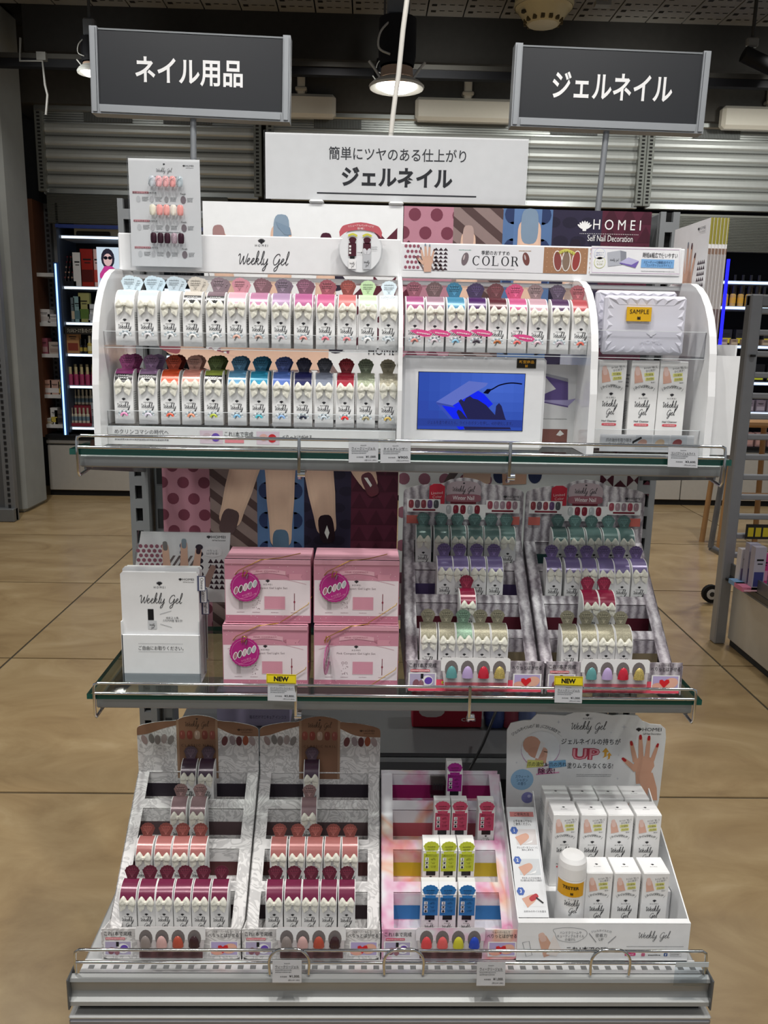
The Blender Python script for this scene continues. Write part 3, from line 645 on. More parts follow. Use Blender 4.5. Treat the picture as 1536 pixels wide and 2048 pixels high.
# --- right cabinet
t = thing('night_cabinet', 'dark cosmetics cabinet with blue lights behind the brochure stack', 'cabinet', (0, 5.7, 0))
R0, R1 = 2.2, 4.1
b = MB(); b.box(R0, R1, .42, .44, .55, 2.45, C('#15161d'), 'dark'); b.box(R0, R0 + .02, 0, .42, .55, 2.45, C('#2b2d35'), 'dark'); b.build('case', t)
b = MB(); b.box(R0, R1, .0, .03, 2.16, 2.45, C('#8c8c84'), 'mesh')
for k in range(22): b.box(R0, R1, -.008, 0, 2.165 + k * .0125, 2.171 + k * .0125, C('#6a6a62'), 'paint')
b.build('mesh_grille', t)['kind'] = 'stuff'
RS = [q5(1465, y).z for y in (893, 823, 763, 690, 612)]
for z in RS + [1.93]:
    b = MB(); b.box(R0, R1, .02, .42, z - .03, z, C('#9aa0ad'), 'plastic'); o = b.build('shelf', t)
    c = MB(); c.box(R0 + .02, R1, .012, .02, z - .024, z - .006, C('#c2dcff'), 'strip'); c.build('shelf_light', o)
b = MB(); b.box(2.95, 2.97, -.02, 0, .6, 2.1, C('#2222ff'), 'strip'); b.build('blue_light', t)
b = MB(); b.box(2.45, 2.86, .0, .3, 1.74, 1.9, C('#17171d'), 'dark'); b.box(2.45, 2.86, -.006, 0, 1.885, 1.9, C('#1a1aff'), 'strip'); b.box(2.45, 2.86, -.006, 0, 1.74, 1.75, C('#1a1aff'), 'strip'); o = b.build('blue_lit_box', None, label='black box edged with blue light lines on the dark cabinet', cat='box'); o.location = (0, 5.7, 0)
b = MB(); b.box(2.45, 2.8, 0, .2, 0, .07, C('#6f716e'), 'paint', .01); o = b.build('grey_case', None, label='flat grey case on top shelf of the dark cabinet', cat='case'); o.location = (0, 5.72, 1.935)
def RX(px): return at(px, 650, 5.72).x
stock(bottle(.026, .17, '#caa25c', '#14131a', '#d8a63f'), 'amber_bottle', 7, RX(1447), .066, 5.72, RS[4], '{} black capped amber bottle along the front of the upper shelf', 'bottle', 'amber bottles in front')
stock(bottle(.026, .17, '#b9a590', '#14131a', '#8d7a62'), 'amber_bottle', 6, RX(1443), .07, 5.85, RS[4] + .10, '{} black capped bottle in the raised row behind the amber ones', 'bottle', 'amber bottles behind')
stock(carton(.085, .06, .13, '#2a2a31', '#e6d23a'), 'dark_pouch', 5, RX(1458), .12, 5.74, RS[3], '{} dark pouch with yellow tag on the shelf under the amber bottles', 'pouch', 'dark pouches with yellow tags')
stock(carton(.06, .06, .05, '#a08a78', '#c9b8a0'), 'makeup_case', 6, RX(1450), .09, 5.705, RS[3] - .0, '{} small tan case before the dark pouches', 'case', 'tan cases')
stock(carton(.09, .06, .15, '#17171c', '#d9e23a'), 'black_carton', 5, RX(1450), .115, 5.73, RS[2], '{} black carton with lime tag on the third dark shelf', 'carton', 'black cartons with lime tags')
stock(carton(.08, .06, .10, '#8b7f8d', '#b5aab5'), 'mauve_carton', 6, RX(1448), .1, 5.73, RS[1], '{} mauve carton on the fourth dark shelf', 'carton', 'mauve cartons')
stock(carton(.09, .06, .12, '#b08a86', '#d8a9a0'), 'rose_carton', 6, RX(1447), .11, 5.73, RS[0], '{} rose carton on the lowest dark shelf', 'carton', 'rose cartons')

# ---------------------------------------------------------------- grey ladder rack with its own base, at the side aisle
t = thing('ladder_rack', 'grey metal end rack with slotted ladder panel and white base', 'rack', (1.63, 2.3, 0))
b = MB(); b.box(0, .055, -.03, .03, .0, 1.62, C('#9b9da1'), 'paint', .006)
for zz in (.32, 1.35): b.lathe([(0, 0), (.012, .0), (.012, .01)], (.03, -.04, zz), C('#2e2e30'), 'dark', 8)
b.build('post', t)
for k in range(13):
    b = MB(); z = .42 + k * .093; b.box(.055, .62, -.012, .012, z, z + .026, C('#a2a4a8'), 'paint', .005); b.build('rung', t)
b = MB(); b.box(.0, .62, -.02, .02, 1.565, 1.62, C('#8d8f93'), 'paint', .008); b.build('top_rail', t)
b = MB(); b.box(.62, .67, -.03, .03, 0, 1.62, C('#9b9da1'), 'paint', .006); b.build('post', t)
b = MB(); b.box(.06, .62, -1.6, -.03, .03, .30, C('#d3d0c8'), 'paint', .006); b.build('base_panel', t)
b = MB(); b.box(.07, .61, -1.59, -.04, 0, .03, C('#3a3a3a'), 'dark'); b.build('plinth', t)
b = MB(); b.box(.04, .64, -1.62, -.02, .315, .345, C('#55575a'), 'paint', .004); b.box(.04, .05, -1.62, -.02, .345, .40, C('#6e7073'), 'paint'); b.build('deck', t)
random.seed(4)
for i, (px, py, w, h, c, bd, lb) in enumerate([(1497, 985, .06, .16, '#d8d3d6', '#8f7fa0', 'slim white pack leaning at the post of the ladder rack'), (1513, 960, .05, .2, '#a9a6b8', '#3b3f86', 'tall grey pouch with blue label on the ladder rack base'), (1527, 950, .05, .2, '#b3aebd', '#3d417f', 'second tall grey pouch with blue label on the ladder rack base'), (1535, 970, .04, .14, '#d8458a', '#e9a0c0', 'pink pack at the edge of the ladder rack base'), (1500, 1010, .1, .02, '#7fa6cf', '#c9d9e9', 'flat blue sachet on the ladder rack base'), (1512, 1020, .1, .02, '#d97f9f', '#f0c0d0', 'flat pink sachet on the ladder rack base')]):
    p = at(px, py, 2.12 - .06 * (i % 3)); o = carton(w, .04 if h > .05 else .08, h, c, bd).build('sachet_pack', None, label=lb, cat='pack'); o.location = (p.x + .03, p.y, .3455)
b = MB(); fr = Frame((0, 0, 0)); b.box(0, .2, .0, .004, 0, .07, C('#2c2a26'), 'card')
for k in range(5): b.rect(fr, .01 + k * .035, .036 + k * .035, .012, .055, C('#d9c32e'), .001)
o = b.build('price_strip', None, label='dark price strip with yellow tags on the ladder rack base', cat='price tag'); o.location = (at(1508, 905, 2.27).x, 2.262, .52)
# folding trolley and wooden chair behind the rack
t = thing('folding_trolley', 'grey folding trolley frame on castor wheel behind the ladder rack', 'trolley', (0, 2.9, 0))
p0, p1, p2 = at(1421, 1095, 2.9), at(1450, 925, 2.9), at(1440, 1105, 2.9)
b = MB(); b.tube([p0 - Vector((0, 2.9, 0)), p1 - Vector((0, 2.9, 0)), p1 - Vector((-.02, 2.9, -.45))], .016, C('#7f8185'), 'paint', 8); b.build('strut', t)
b = MB(); b.tube([p0 - Vector((0, 2.9, 0)), p2 - Vector((0, 2.9, 0))], .018, C('#85878a'), 'paint', 8); b.build('foot_bar', t)
b = MB(); cx, cz = p0.x + .03, .055
b.tube([(cx, -.014, cz), (cx, .014, cz)], .05, C('#1c1c1d'), 'dark', 18); b.tube([(cx, -.016, cz), (cx, .016, cz)], .03, C('#c8c8c8'), 'plastic', 14); b.tube([(cx, -.018, cz), (cx, .018, cz)], .014, C('#3a3a3a'), 'dark', 10); b.build('castor_wheel', t)
t = thing('wooden_stool', 'light wooden stool seen through the ladder rack', 'stool', (at(1470, 800, 4.2).x + .12, 4.2, 0))
b = MB(); b.box(-.19, .2, -.15, .15, .86, .91, C('#b48a5e'), 'wood', .015); b.build('seat', t)
for sx in (-.15, .16):
    for sy in (-.12, .12):
        b = MB(); b.tube([(sx, sy, .86), (sx * 1.25, sy * 1.2, 0)], .02, C('#b08658'), 'wood', 8); b.build('leg', t)
b = MB(); b.tube([(-.16, -.13, .4), (.17, -.13, .4)], .014, C('#a57c50'), 'wood', 8); b.build('stretcher', t)
# slotted rack end at the far edge beside the pillar
t = thing('slotted_rack', 'grey slotted rack end standing beside the pillar', 'rack', (0, 0, 0))
p = at(20, 985, 4.7)
b = MB(); b.box(p.x - .03, p.x + .05, 4.66, 4.72, 0, 2.6, C('#7c7e80'), 'paint', .004)
for k in range(58): b.box(p.x, p.x + .018, 4.655, 4.661, .1 + k * .043, .126 + k * .043, C('#2b2b2c'), 'dark')
b.build('slotted_post', t)
b = MB(); b.box(p.x - .7, p.x - .03, 4.68, 4.72, .05, 2.6, C('#5c5d5e'), 'mesh'); b.build('mesh_panel', t)
b = MB(); b.box(p.x - .7, p.x + .05, 4.62, 4.7, 0, .1, C('#77797a'), 'paint', .006); b.build('foot', t)
# ---------------------------------------------------------------- gondola
def tint(c, k): return tuple(max(0, min(1, a * k)) for a in c)
G1, G2, G3 = 1.238, 0.880, 0.496
t = thing('display_gondola', 'grey metal display gondola with slotted uprights and white deck', 'shelving', (0, 0, 0))
for sx, xs in ((-1, -.46), (1, .428)):
    b = MB(); b.box(xs, xs + .032, .008, .06, .0, 1.612, C('#8b8e90'), 'paint', .003)
    b.box(xs, xs + .009, -.001, .008, .0, 1.612, C('#8f9294'), 'paint'); b.box(xs + .021, xs + .032, -.001, .008, .0, 1.612, C('#8f9294'), 'paint')
    for k in range(40): b.box(xs + .009, xs + .021, -.001, .008, .02 + k * .04, .036 + k * .04, C('#8f9294'), 'paint')
    b.box(xs + .009, xs + .021, .0075, .0085, 0, 1.612, C('#141415'), 'dark'); b.build('upright', t)
for xs in (-.424, .394):
    b = MB(); b.box(xs, xs + .022, .02, .06, .0, 1.60, C('#7b7e80'), 'paint', .003)
    for k in range(19): b.box(xs + .006, xs + .018, .0185, .0205, .1 + k * .08, .135 + k * .08, C('#38393a'), 'dark')
    b.build('inner_rail', t)
for z, h in ((.575, .042), (.478, .034), (1.595, .016)):
    b = MB(); b.box(-.43, .43, .05, .09, z - h / 2, z + h / 2, C('#7d8082'), 'paint', .004); b.build('crossbar', t)
b = MB(); b.box(-.43, .43, .10, .115, .12, .58, C('#3e4042'), 'mesh'); b.build('lower_back_panel', t)
b = MB(); b.box(-.452, .452, -.36, .0, .485, G3, C('#c9cbcc'), 'paint', .002)
b.build('deck', t)
# perforated white strip: two rails with bridges so that the holes open onto a black plate
b = MB(); zt = G3 + .001
b.box(-.452, .452, -.386, -.3795, zt - .02, zt, C('#e3e4e4'), 'paint'); b.box(-.452, .452, -.3715, -.36, zt - .02, zt, C('#e3e4e4'), 'paint')
for k in range(51): x = -.452 + k * .018; b.box(x, x + .0095, -.3795, -.3715, zt - .02, zt, C('#e3e4e4'), 'paint')
b.box(-.452, .452, -.384, -.361, zt - .026, zt - .021, C('#050505'), 'dark'); b.build('perforated_strip', t)  # black plate stands in for the shade inside the holes
b = MB(); pr = [(-.388, .497), (-.396, .4955), (-.398, .491), (-.394, .488), (-.392, .472), (-.395, .464), (-.401, .461), (-.402, .455), (-.396, .452), (-.38, .452)]
for (a, c), (d, e) in zip(pr, pr[1:]): b.poly([(-.462, a, c), (-.462, d, e), (.462, d, e), (.462, a, c)], C('#a0a2a1'), 'paint')
b.poly([(-.462, a, c) for a, c in pr], C('#8b8c8b'), 'metal'); b.poly([(.462, a, c) for a, c in pr[::-1]], C('#8b8c8b'), 'metal'); b.build('price_channel', t)
for xs in (-.4645, .462):
    b = MB(); b.box(xs, xs + .0025, -.405, -.37, .45, .50, C('#55585a'), 'plastic', .001); b.build('channel_end_cap', t)
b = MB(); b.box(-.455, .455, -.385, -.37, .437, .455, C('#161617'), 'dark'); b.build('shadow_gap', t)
b = MB(); b.box(-.466, .468, -.402, -.30, .431, .437, C('#b9bab9'), 'paint', .002); b.box(-.466, .468, -.402, -.38, .415, .431, C('#85868a'), 'paint', .003); b.build('handle_edge', t)
b = MB(); b.box(-.455, .455, -.39, -.37, .03, .416, C('#c9c7bf'), 'paint', .002); b.build('kick_panel', t)
for xs in (-.455, .445):
    b = MB(); b.box(xs, xs + .01, -.37, .0, .0, .49, C('#8e9092'), 'paint'); b.build('side_panel', t)

def glass_shelf(z, yf, w, label, posts, sp):
    t = thing('glass_shelf', label, 'shelf', (0, 0, 0), 'glass shelves')
    zt = z + .008; E = C('#155247'); g = (.94, .985, .965)
    b = MB(); b.poly([(-w, yf, zt), (w, yf, zt), (w, -.012, zt), (-w, -.012, zt)], g, 'glass'); b.poly([(-w, yf, z), (-w, -.012, z), (w, -.012, z), (w, yf, z)], g, 'glass')
    for q in ([(-w, yf), (w, yf)], [(w, yf), (w, -.012)], [(w, -.012), (-w, -.012)], [(-w, -.012), (-w, yf)]):
        b.poly([(*q[0], z), (*q[1], z), (*q[1], zt), (*q[0], zt)], E, 'gloss')
    b.build('glass_plate', t)
    for sx in (-1, 1):
        b = MB(); x = sx * (w - .016); fr = Frame((x + .0015, 0, 0), (0, 1, 0), (0, 0, 1))
        b.slab(fr, [(yf + .012, z - .022), (0.004, z - .075), (.004, z - .001), (yf + .012, z - .001)], .003, C('#7f8284'), 'paint'); b.build('bracket', t)
    b = MB(); b.box(-w + .01, w - .01, yf + .008, yf + .03, z - .018, z - .001, C('#8f9192'), 'paint', .002); b.build('front_bar', t)
    zr = zt + .0185; r = .0022; yr = yf - .004
    b = MB(); xe = w - .012
    for sx in (-1, 1):
        b.tube([(sx * (xe - .006), yr, zr), (sx * (xe - .001), yr, zr - .002), (sx * xe, yr, zr - .008), (sx * xe, yr, z - .022), (sx * xe, yr + .004, z - .028), (sx * (xe - .004), yf + .04, z - .022)], r, C('#d6d8da'), 'chrome', 8)
    b.tube([(-xe + .006, yr, zr), (xe - .006, yr, zr)], r, C('#d6d8da'), 'chrome', 8); b.tube([(-xe, yr, zt + .003), (xe, yr, zt + .003)], r, C('#d6d8da'), 'chrome', 8); b.build('guard_rail', t)
    for x in posts:
        b = MB(); b.tube([(x, yr - .003, zr + .002), (x, yr - .004, z - .018), (x, yr, z - .026), (x, yr + .01, z - .028), (x + .006, yf + .02, z - .02)], .0024, C('#d6d8da'), 'chrome', 8); b.tube([(x - .002, yr - .001, z - .02), (x + .008, yr - .001, z - .02)], .005, C('#d6d8da'), 'chrome', 8); b.build('guard_post', t)
    return t
glass_shelf(G1, -.312, .449, 'upper glass shelf with chrome guard under the acrylic display', (-.141, .143), 0)
glass_shelf(G2, -.30, .449, 'middle glass shelf with chrome guard under the pink gift boxes', (-.147, .105), 0)
# guard of the bottom deck
b = MB(); z0 = .515; r = .0022; y = -.389
for sx in (-1, 1): b.tube([(sx * .449, y, .537), (sx * .455, y, .533), (sx * .456, y, .524), (sx * .456, y, .50)], r, C('#cfd1d2'), 'chrome', 8)
b.tube([(-.449, y, .537), (.449, y, .537)], r, C('#cfd1d2'), 'chrome', 8); b.tube([(-.456, y, .5165), (.456, y, .5165)], r, C('#cfd1d2'), 'chrome', 8)
for x0 in (-.15, .015, .315):
    b.tube(crom([(x0 - .028, y - .003, .50), (x0 - .028, y - .003, .525), (x0 - .018, y - .003, .539), (x0, y - .003, .5415), (x0 + .018, y - .003, .539), (x0 + .028, y - .003, .525), (x0 + .028, y - .003, .50)], 4), r, C('#cfd1d2'), 'chrome', 8)
b.build('wire_guard', None, label='chrome wire guard along the front of the bottom deck', cat='guard rail')

# ---------------------------------------------------------------- hanging signs on poles
def sign(txt, ctr, w, h, ang, pole_x, pole_b, label, tw, lean):
    t = thing('pole_sign', label, 'sign', ctr, 'dark signs on poles')
    fr = Frame((0, -.012, 0), (math.cos(ang), 0, math.sin(ang)), (-math.sin(ang), 0, math.cos(ang)))
    A = C('#9ea2a6')
    def bar(x0, x1, z0, z1, nm):
        b = MB(); b.slab(fr, [(x0, z0), (x1, z0), (x1, z1), (x0, z1)], .026, A, 'paint'); f2 = Frame(fr.p(0, 0, .003), fr.u, fr.v); k = .0025
        b.slab(f2, [(x0 + k, z0 + k), (x1 - k, z0 + k), (x1 - k, z1 - k), (x0 + k, z1 - k)], .0029, A, 'paint'); b.build(nm, t)
    bar(-w / 2, -w / 2 + .012, -h / 2, h / 2, 'frame_side'); bar(w / 2 - .012, w / 2, -h / 2, h / 2, 'frame_side'); bar(-w / 2 + .0122, w / 2 - .0122, -h / 2, -h / 2 + .014, 'frame_bottom')
    b = MB(); b.slab(Frame(fr.p(0, h / 2 - .003, -.004), fr.u, fr.v), [(-w / 2 + .012, -.002), (w / 2 - .012, -.002), (w / 2 - .012, .0015), (-w / 2 + .012, .0015)], .02, C('#7f8386'), 'paint'); b.build('frame_top', t)
    b = MB(); b.slab(Frame(fr.p(0, 0, -.004), fr.u, fr.v), [(-w / 2 + .01, -h / 2 + .01), (w / 2 - .01, -h / 2 + .01), (w / 2 - .01, h / 2 - .004), (-w / 2 + .01, h / 2 - .004)], .014, C('#25272b'), 'plastic')
    b.text(fr, txt, -.003 if lean < 0 else .004, .004, tw, .040, C('#f2f2f2'), -.0035, .022, 0, 4); b.build('sign_panel', t)
    px = Vector(pole_x) - Vector(ctr)
    b = MB(); b.tube([(px.x, .0, px.z), (Vector(pole_b) - Vector(ctr)).to_tuple()], .0050, C('#8f9397'), 'paint', 10); b.build('pole', t)
sign('ネイル用品', (-.3402, .03, 1.8045), .317, .128, -.018, (-.340, .03, 1.745), (-.343, .03, 1.56), 'dark hanging sign for nail supplies on a pole above the info card', .171, -1)
sign('ジェルネイル', (.335, .03, 1.801), .316, .124, -.012, (.3365, .03, 1.742), (.329, .03, 1.56), 'dark hanging sign for gel nails on a pole above the patterned poster', .196, 1)

# ---------------------------------------------------------------- clear card sign
cc = at(793.5, 337, .014)
t = thing('card_sign', 'white card sign in a clear acrylic sleeve under the white cable', 'sign', cc)
b = MB(); b.box(-.2140, .2140, .0, .0008, -.0515, .0500, C('#f0f1f2'), 'card'); fr = Frame((0, 0, 0))
b.text(fr, '簡単にツヤのある仕上がり', .001, .0211, .2237, .0201, C('#3c3d42'), .0003, .006, 0, 3); b.text(fr, 'ジェルネイル', .001, -.0139, .1815, .0299, C('#2f3035'), .0003, .035, 0, 4); b.rect(fr, -.130, .132, -.0418, -.0395, C('#3a3b40'), .0003)
b.build('card', t)
b = MB(); b.box(-.2160, .2160, -.003, .003, -.0535, .0535, (.985, .99, .995), 'clear', .0005); b.build('acrylic_sleeve', t)
for x in (-.13, .0):
    b = MB(); b.box(x - .012, x + .012, -.018, .006, -.059, -.0535, C('#d9dbdc'), 'plastic', .003); b.build('clip', t)

# ---------------------------------------------------------------- posters on the back of the gondola
def P(px, py, Y=0.0): v = at(px, py, Y); return (v.x, v.z)
FW = Frame((0, 0, 0))
SK1, SK2 = C('#e9c4ad'), C('#d9ac93')
def patterns(b, x0, z0, z1, w, cols=5, dx=0.0):
    pal = [('#b98292', '#75384a'), ('#8f7b78', '#54403f'), ('#5876a3', '#2a3a63'), ('#2d2840', '#221e33'), ('#541f33', '#441628')]
    for k in range(cols):
        a, e = x0 + k * w, x0 + (k + 1) * w; A, B = C(pal[k][0]), C(pal[k][1]); cl = (a, e, z0, z1)
        b.rect(FW, a, e, z0, z1, A, .0002)
        if k == 0:
            r = w * .125; j = 0; zz = z0 - r
            while zz < z1 + r:
                for i in range(-1, 4): b.ell(FW, a + (i + (.5 if j % 2 else 0)) * w * .44, zz, r, r, B, .0004, 0, 14, clip=cl)
                zz += w * .35; j += 1
        elif k == 1:
            s = w * .46; n = int((z1 - z0) / s) + 6
            for i in range(-5, n):
                q = clipr([(a, z0 + i * s + w * .78), (a, z0 + i * s + w * .78 + s * .42), (e, z0 + i * s + s * .42), (e, z0 + i * s)], *cl)
                if len(q) > 2: b.pg(FW, q, B, .0004)
        elif k == 2:
            r = w * .19; zz = z0; j = 0
            b.rect(FW, a + w * .22, e - w * .22, z0, z1, tint(A, 1.12), .0003)
            while zz < z1 + r:
                for xx in (a + w * .22, e - w * .22): b.ell(FW, xx, zz, r, r, B if j % 2 == 0 else tint(A, 1.12 if False else 1.0), .0004, 0, 14, clip=(a, a + w * .22, z0, z1) if xx < (a + e) / 2 else (e - w * .22, e, z0, z1))
                zz += r * 1.7; j += 1
        else:
            s = w * .36; zz = z0; j = 0
            while zz < z1:
                for i in range(3):
                    q = clipr([(a + i * s, zz), (a + (i + 1) * s, zz), (a + (i + .5) * s, zz + s * .9)], *cl) if k == 4 else None
                    if k == 4 and q and len(q) > 2: b.pg(FW, q, B, .0004)
                    if k == 3: b.ell(FW, a + (i + (.5 if j % 2 else 0)) * s, zz, s * .45, s * .3, B, .0004, 0, 12, clip=cl)
                zz += s; j += 1
def tri_pattern(b, x0, z0, nx, nz, s, col):
    for i in range(nx):
        for j in range(nz):
            x, z = x0 + i * s, z0 + j * s
            if (i + j) % 2: b.pg(FW, [(x, z), (x, z + s), (x + s * .5, z + s * .5)], col, .0003); b.pg(FW, [(x + s, z), (x + s, z + s), (x + s * .5, z + s * .5)], col, .0003)
            else: b.pg(FW, [(x, z), (x + s, z), (x + s * .5, z + s * .5)], col, .0003)
def fing(b, pts, wa, wb, nail, skin=SK1, lift=.0008, nl=None): b.finger(FW, pts[0], pts[1], wa, wb, skin, nail, lift, nl)
# upper white poster with a hand
b = MB(); x0, x1, zb, zt = P(405, 410)[0], P(807, 412)[0], 1.26, 1.611
b.box(x0, x1, .0, .004, zb, zt, C('#eef0f1'), 'card'); DK = C('#5b2233')
for k in range(6):
    for j in range(9): b.ell(FW, x0 + .008 + k * .016 + (j % 2) * .008, 1.27 + j * .017, .006, .006, C('#9a5a6b'), .0003, 0, 10, clip=(x0, x1, zb, zt))
for k in range(5):
    q = clipr([(-.25 + k * .022, 1.43), (-.262 + k * .022, 1.43), (-.20 + k * .022, 1.34), (-.188 + k * .022, 1.34)], x0, x1, zb, zt); b.pg(FW, q, C('#83706e'), .0003)
tri_pattern(b, P(700, 640)[0], P(700, 690)[1], 3, 5, .038, DK)
for k in range(4): b.ell(FW, P(672, 600)[0], P(672, 690)[1] + k * .034, .016, .014, C('#2b2436'), .0003)
b.pg(FW, [P(452, 740), P(470, 640), P(520, 640), P(600, 650), P(660, 660), P(655, 740)], SK1, .0006)
fing(b, [P(468, 700), P(437, 462)], .022, .013, C('#a98584')); fing(b, [P(555, 680), P(563, 445)], .023, .017, C('#8ea2b5'), SK1, .0009)
b.pg(FW, [P(552, 443), P(580, 455), P(583, 470), P(570, 470), P(556, 455)], C('#7d93a8'), .0014)
fing(b, [P(650, 690), P(652, 478)], .021, .013, C('#4a2032'), SK1, .0011); fing(b, [P(470, 735), P(330, 690)], .02, .012, C('#a05a62'), SK1, .0013)
b.text(FW, 'はがせる!', *P(371, 548), .050, .013, INK, .0006, .01); b.stroke(FW, crom([P(325, 562), P(322, 545), P(335, 533), P(370, 529), P(405, 534), P(418, 548), P(415, 560)]), .0008, INK, .0006)
b.text(FW, 'HOMEI', P(790, 703)[0] - .02, P(790, 703)[1], .05, .012, INK, .0006, .03)
b.build('hand_poster', None, label='white poster with a hand and maroon triangles behind the header', cat='poster')
# upper patterned poster
b = MB(); x0, x1 = P(807, 412)[0] + .001, P(1304, 425)[0]; b.box(x0, x1, .0, .004, 1.18, 1.611, C('#541f33'), 'card'); patterns(b, x0, 1.18, 1.611, (x1 - x0) / 5)
fing(b, [P(930, 640), P(937, 462)], .022, .012, C('#b9a099')); fing(b, [P(1050, 660), P(1060, 435)], .027, .019, C('#8398ae'), SK1, .0010, .028); fing(b, [P(1140, 650), P(1150, 490)], .024, .012, C('#2b2230'), SK1, .0012)
b.logo(FW, *P(1169, 452), .022, WHITE, .0008); b.text(FW, 'H O M E I', *P(1234, 450), .079, .0160, WHITE, .0008, .02, 0, 3)
for k in range(33): b.ell(FW, P(1160, 467)[0] + k * .003, P(1160, 467)[1], .0007, .0007, WHITE, .0008, 0, 6)
b.text(FW, 'Self Nail Decoration', *P(1220, 477), .0755, .0100, WHITE, .0008, .0)
b.build('pattern_poster', None, label='five striped patterned poster with white shell logo beside the header', cat='poster')
# middle patterned poster, hand pointing down
b = MB(); x0, x1 = P(325, 980)[0], P(796, 980)[0]; b.box(x0, x1, .0, .004, .87, 1.235, C('#541f33'), 'card'); patterns(b, x0, .87, 1.235, (x1 - x0) / 5)
fing(b, [P(500, 900), P(455, 1055)], .028, .020, C('#5f4a4c'), SK1, .0008, .023); fing(b, [P(560, 900), P(562, 1098)], .029, .019, C('#5d7893'), SK1, .0011, .024)
fing(b, [P(632, 900), P(655, 1072)], .029, .018, C('#221b22'), SK1, .0014, .026); b.pg(FW, [P(649, 1065), P(654, 1050), P(659, 1065), P(655, 1078)], WHITE, .0018); fing(b, [P(710, 900), P(745, 980)], .026, .015, C('#5d1826'), SK1, .0017, .022)
b.pg(FW, [P(728, 955), P(735, 955), P(744, 970), P(741, 974)], WHITE, .0021); b.pg(FW, [P(470, 860), P(720, 860), P(740, 915), P(470, 915)], SK1, .0006)
b.build('pattern_poster', None, label='patterned poster with fingers pointing down behind the pink gift boxes', cat='poster')
# middle white poster with dots
b = MB(); x0, x1 = P(798, 980)[0], P(1277, 980)[0]; b.box(x0, x1, .0, .004, .90, 1.235, C('#eaebeb'), 'card')
for k in range(5):
    for j in range(11): b.ell(FW, x0 + .008 + k * .036 + (j % 2) * .018, .92 + j * .03, .0105, .0105, C('#a06a7b'), .0003, 0, 14, clip=(x0, x1, .90, 1.235))
b.pg(FW, [P(885, 968), P(900, 968), P(925, 935), P(905, 935)], C('#6d5f5e'), .0004)
b.pg(FW, [P(925, 960), P(930, 920), P(985, 920), P(980, 965), P(965, 975)], SK1, .0006); b.pg(FW, [P(1005, 970), P(1003, 920), P(1055, 920), P(1052, 968)], SK2, .0006)
for q in (1000, 1070): b.ell(FW, *P(q, 950), .012, .015, C('#2f3a5d'), .0004)
tri_pattern(b, P(1200, 960)[0], P(1200, 1000)[1], 4, 2, .024, DK)
b.build('dotted_poster', None, label='white poster with mauve dots behind the winter displays', cat='poster')
# ---------------------------------------------------------------- product makers
def shell_outline(w, h):
    pts = [(-w * .33, 0), (w * .33, 0), (w * .36, h * .18), (w * .5, h * .52)]
    n = 7
    for i in range(n):
        for k in range(1, 5):
            a = PI * (i + k / 5.0) / n; bump = .97 + .17 * math.sin(PI * k / 5.0)
            pts.append((w * .5 * math.cos(a) * bump, h * .55 + h * .45 * math.sin(a) * bump * .95))
    pts += [(-w * .5, h * .52), (-w * .36, h * .18)]
    return pts
BW, BD, BH = .0260, .028, .0755
PROF = [(0, .0465)] + [(.024 - .024 * math.cos(a), .0465 + .0285 * math.sin(a)) for a in [PI / 2 * k / 9 for k in range(1, 10)]] + [(BD, .0752)]
_bow = None
def bow_mesh(col='#f2f0e2'):
    b = MB(); c = C(col); z0, y0, kz = 0.0, 0.0, 1.0
    for sg in (-1, 1):
        out = [(.0, .0014), (.0025, .0056), (.0050, .0092), (.0068, .0104), (.0086, .0094), (.0112, .0052), (.0130, .0004), (.0131, -.0044), (.0112, -.0060), (.0075, -.0062), (.0040, -.0052), (.0012, -.0026)]
        cen = (.0068, .0010); rings = []
        for f, y, jag in ((1.0, .0, 0), (.90, -.0024, .0), (.62, -.0042, .0003), (.28, -.0040, -.0005)):
            rings.append([(sg * (cen[0] + (p[0] - cen[0]) * f), y0 + y + jag * (1 if i % 2 else -1), (cen[1] + (p[1] - cen[1]) * f) * kz) for i, p in enumerate(out)])
        if sg < 0: rings = [r[::-1] for r in rings]
        rings = [[(x * .93, y, z * .87) for x, y, z in r] for r in rings]
        b.grid(rings, c, 'fabric', True, True); b.poly(rings[-1], c, 'fabric', True)
        t = [(.0008, -.0016, -.002), (.0055, -.0024, -.003), (.0128, -.001, -.0055), (.0098, -.0004, -.0168), (.0026, -.0012, -.0110)]
        q = [(sg * x * .92, y0 + y, z0 + z * .88) for x, y, z in t]
        if sg < 0: q = q[::-1]
        m = (sg * .0068, y0 - .0024, z0 - .0075)
        n = len(q)
        for i in range(n): b.poly([q[i], q[(i + 1) % n], m], c, 'fabric')
    b.box(-.0022, .0022, y0 - .0052, y0, z0 - .0026, z0 + .0030, c, 'fabric', .0012)
    return b
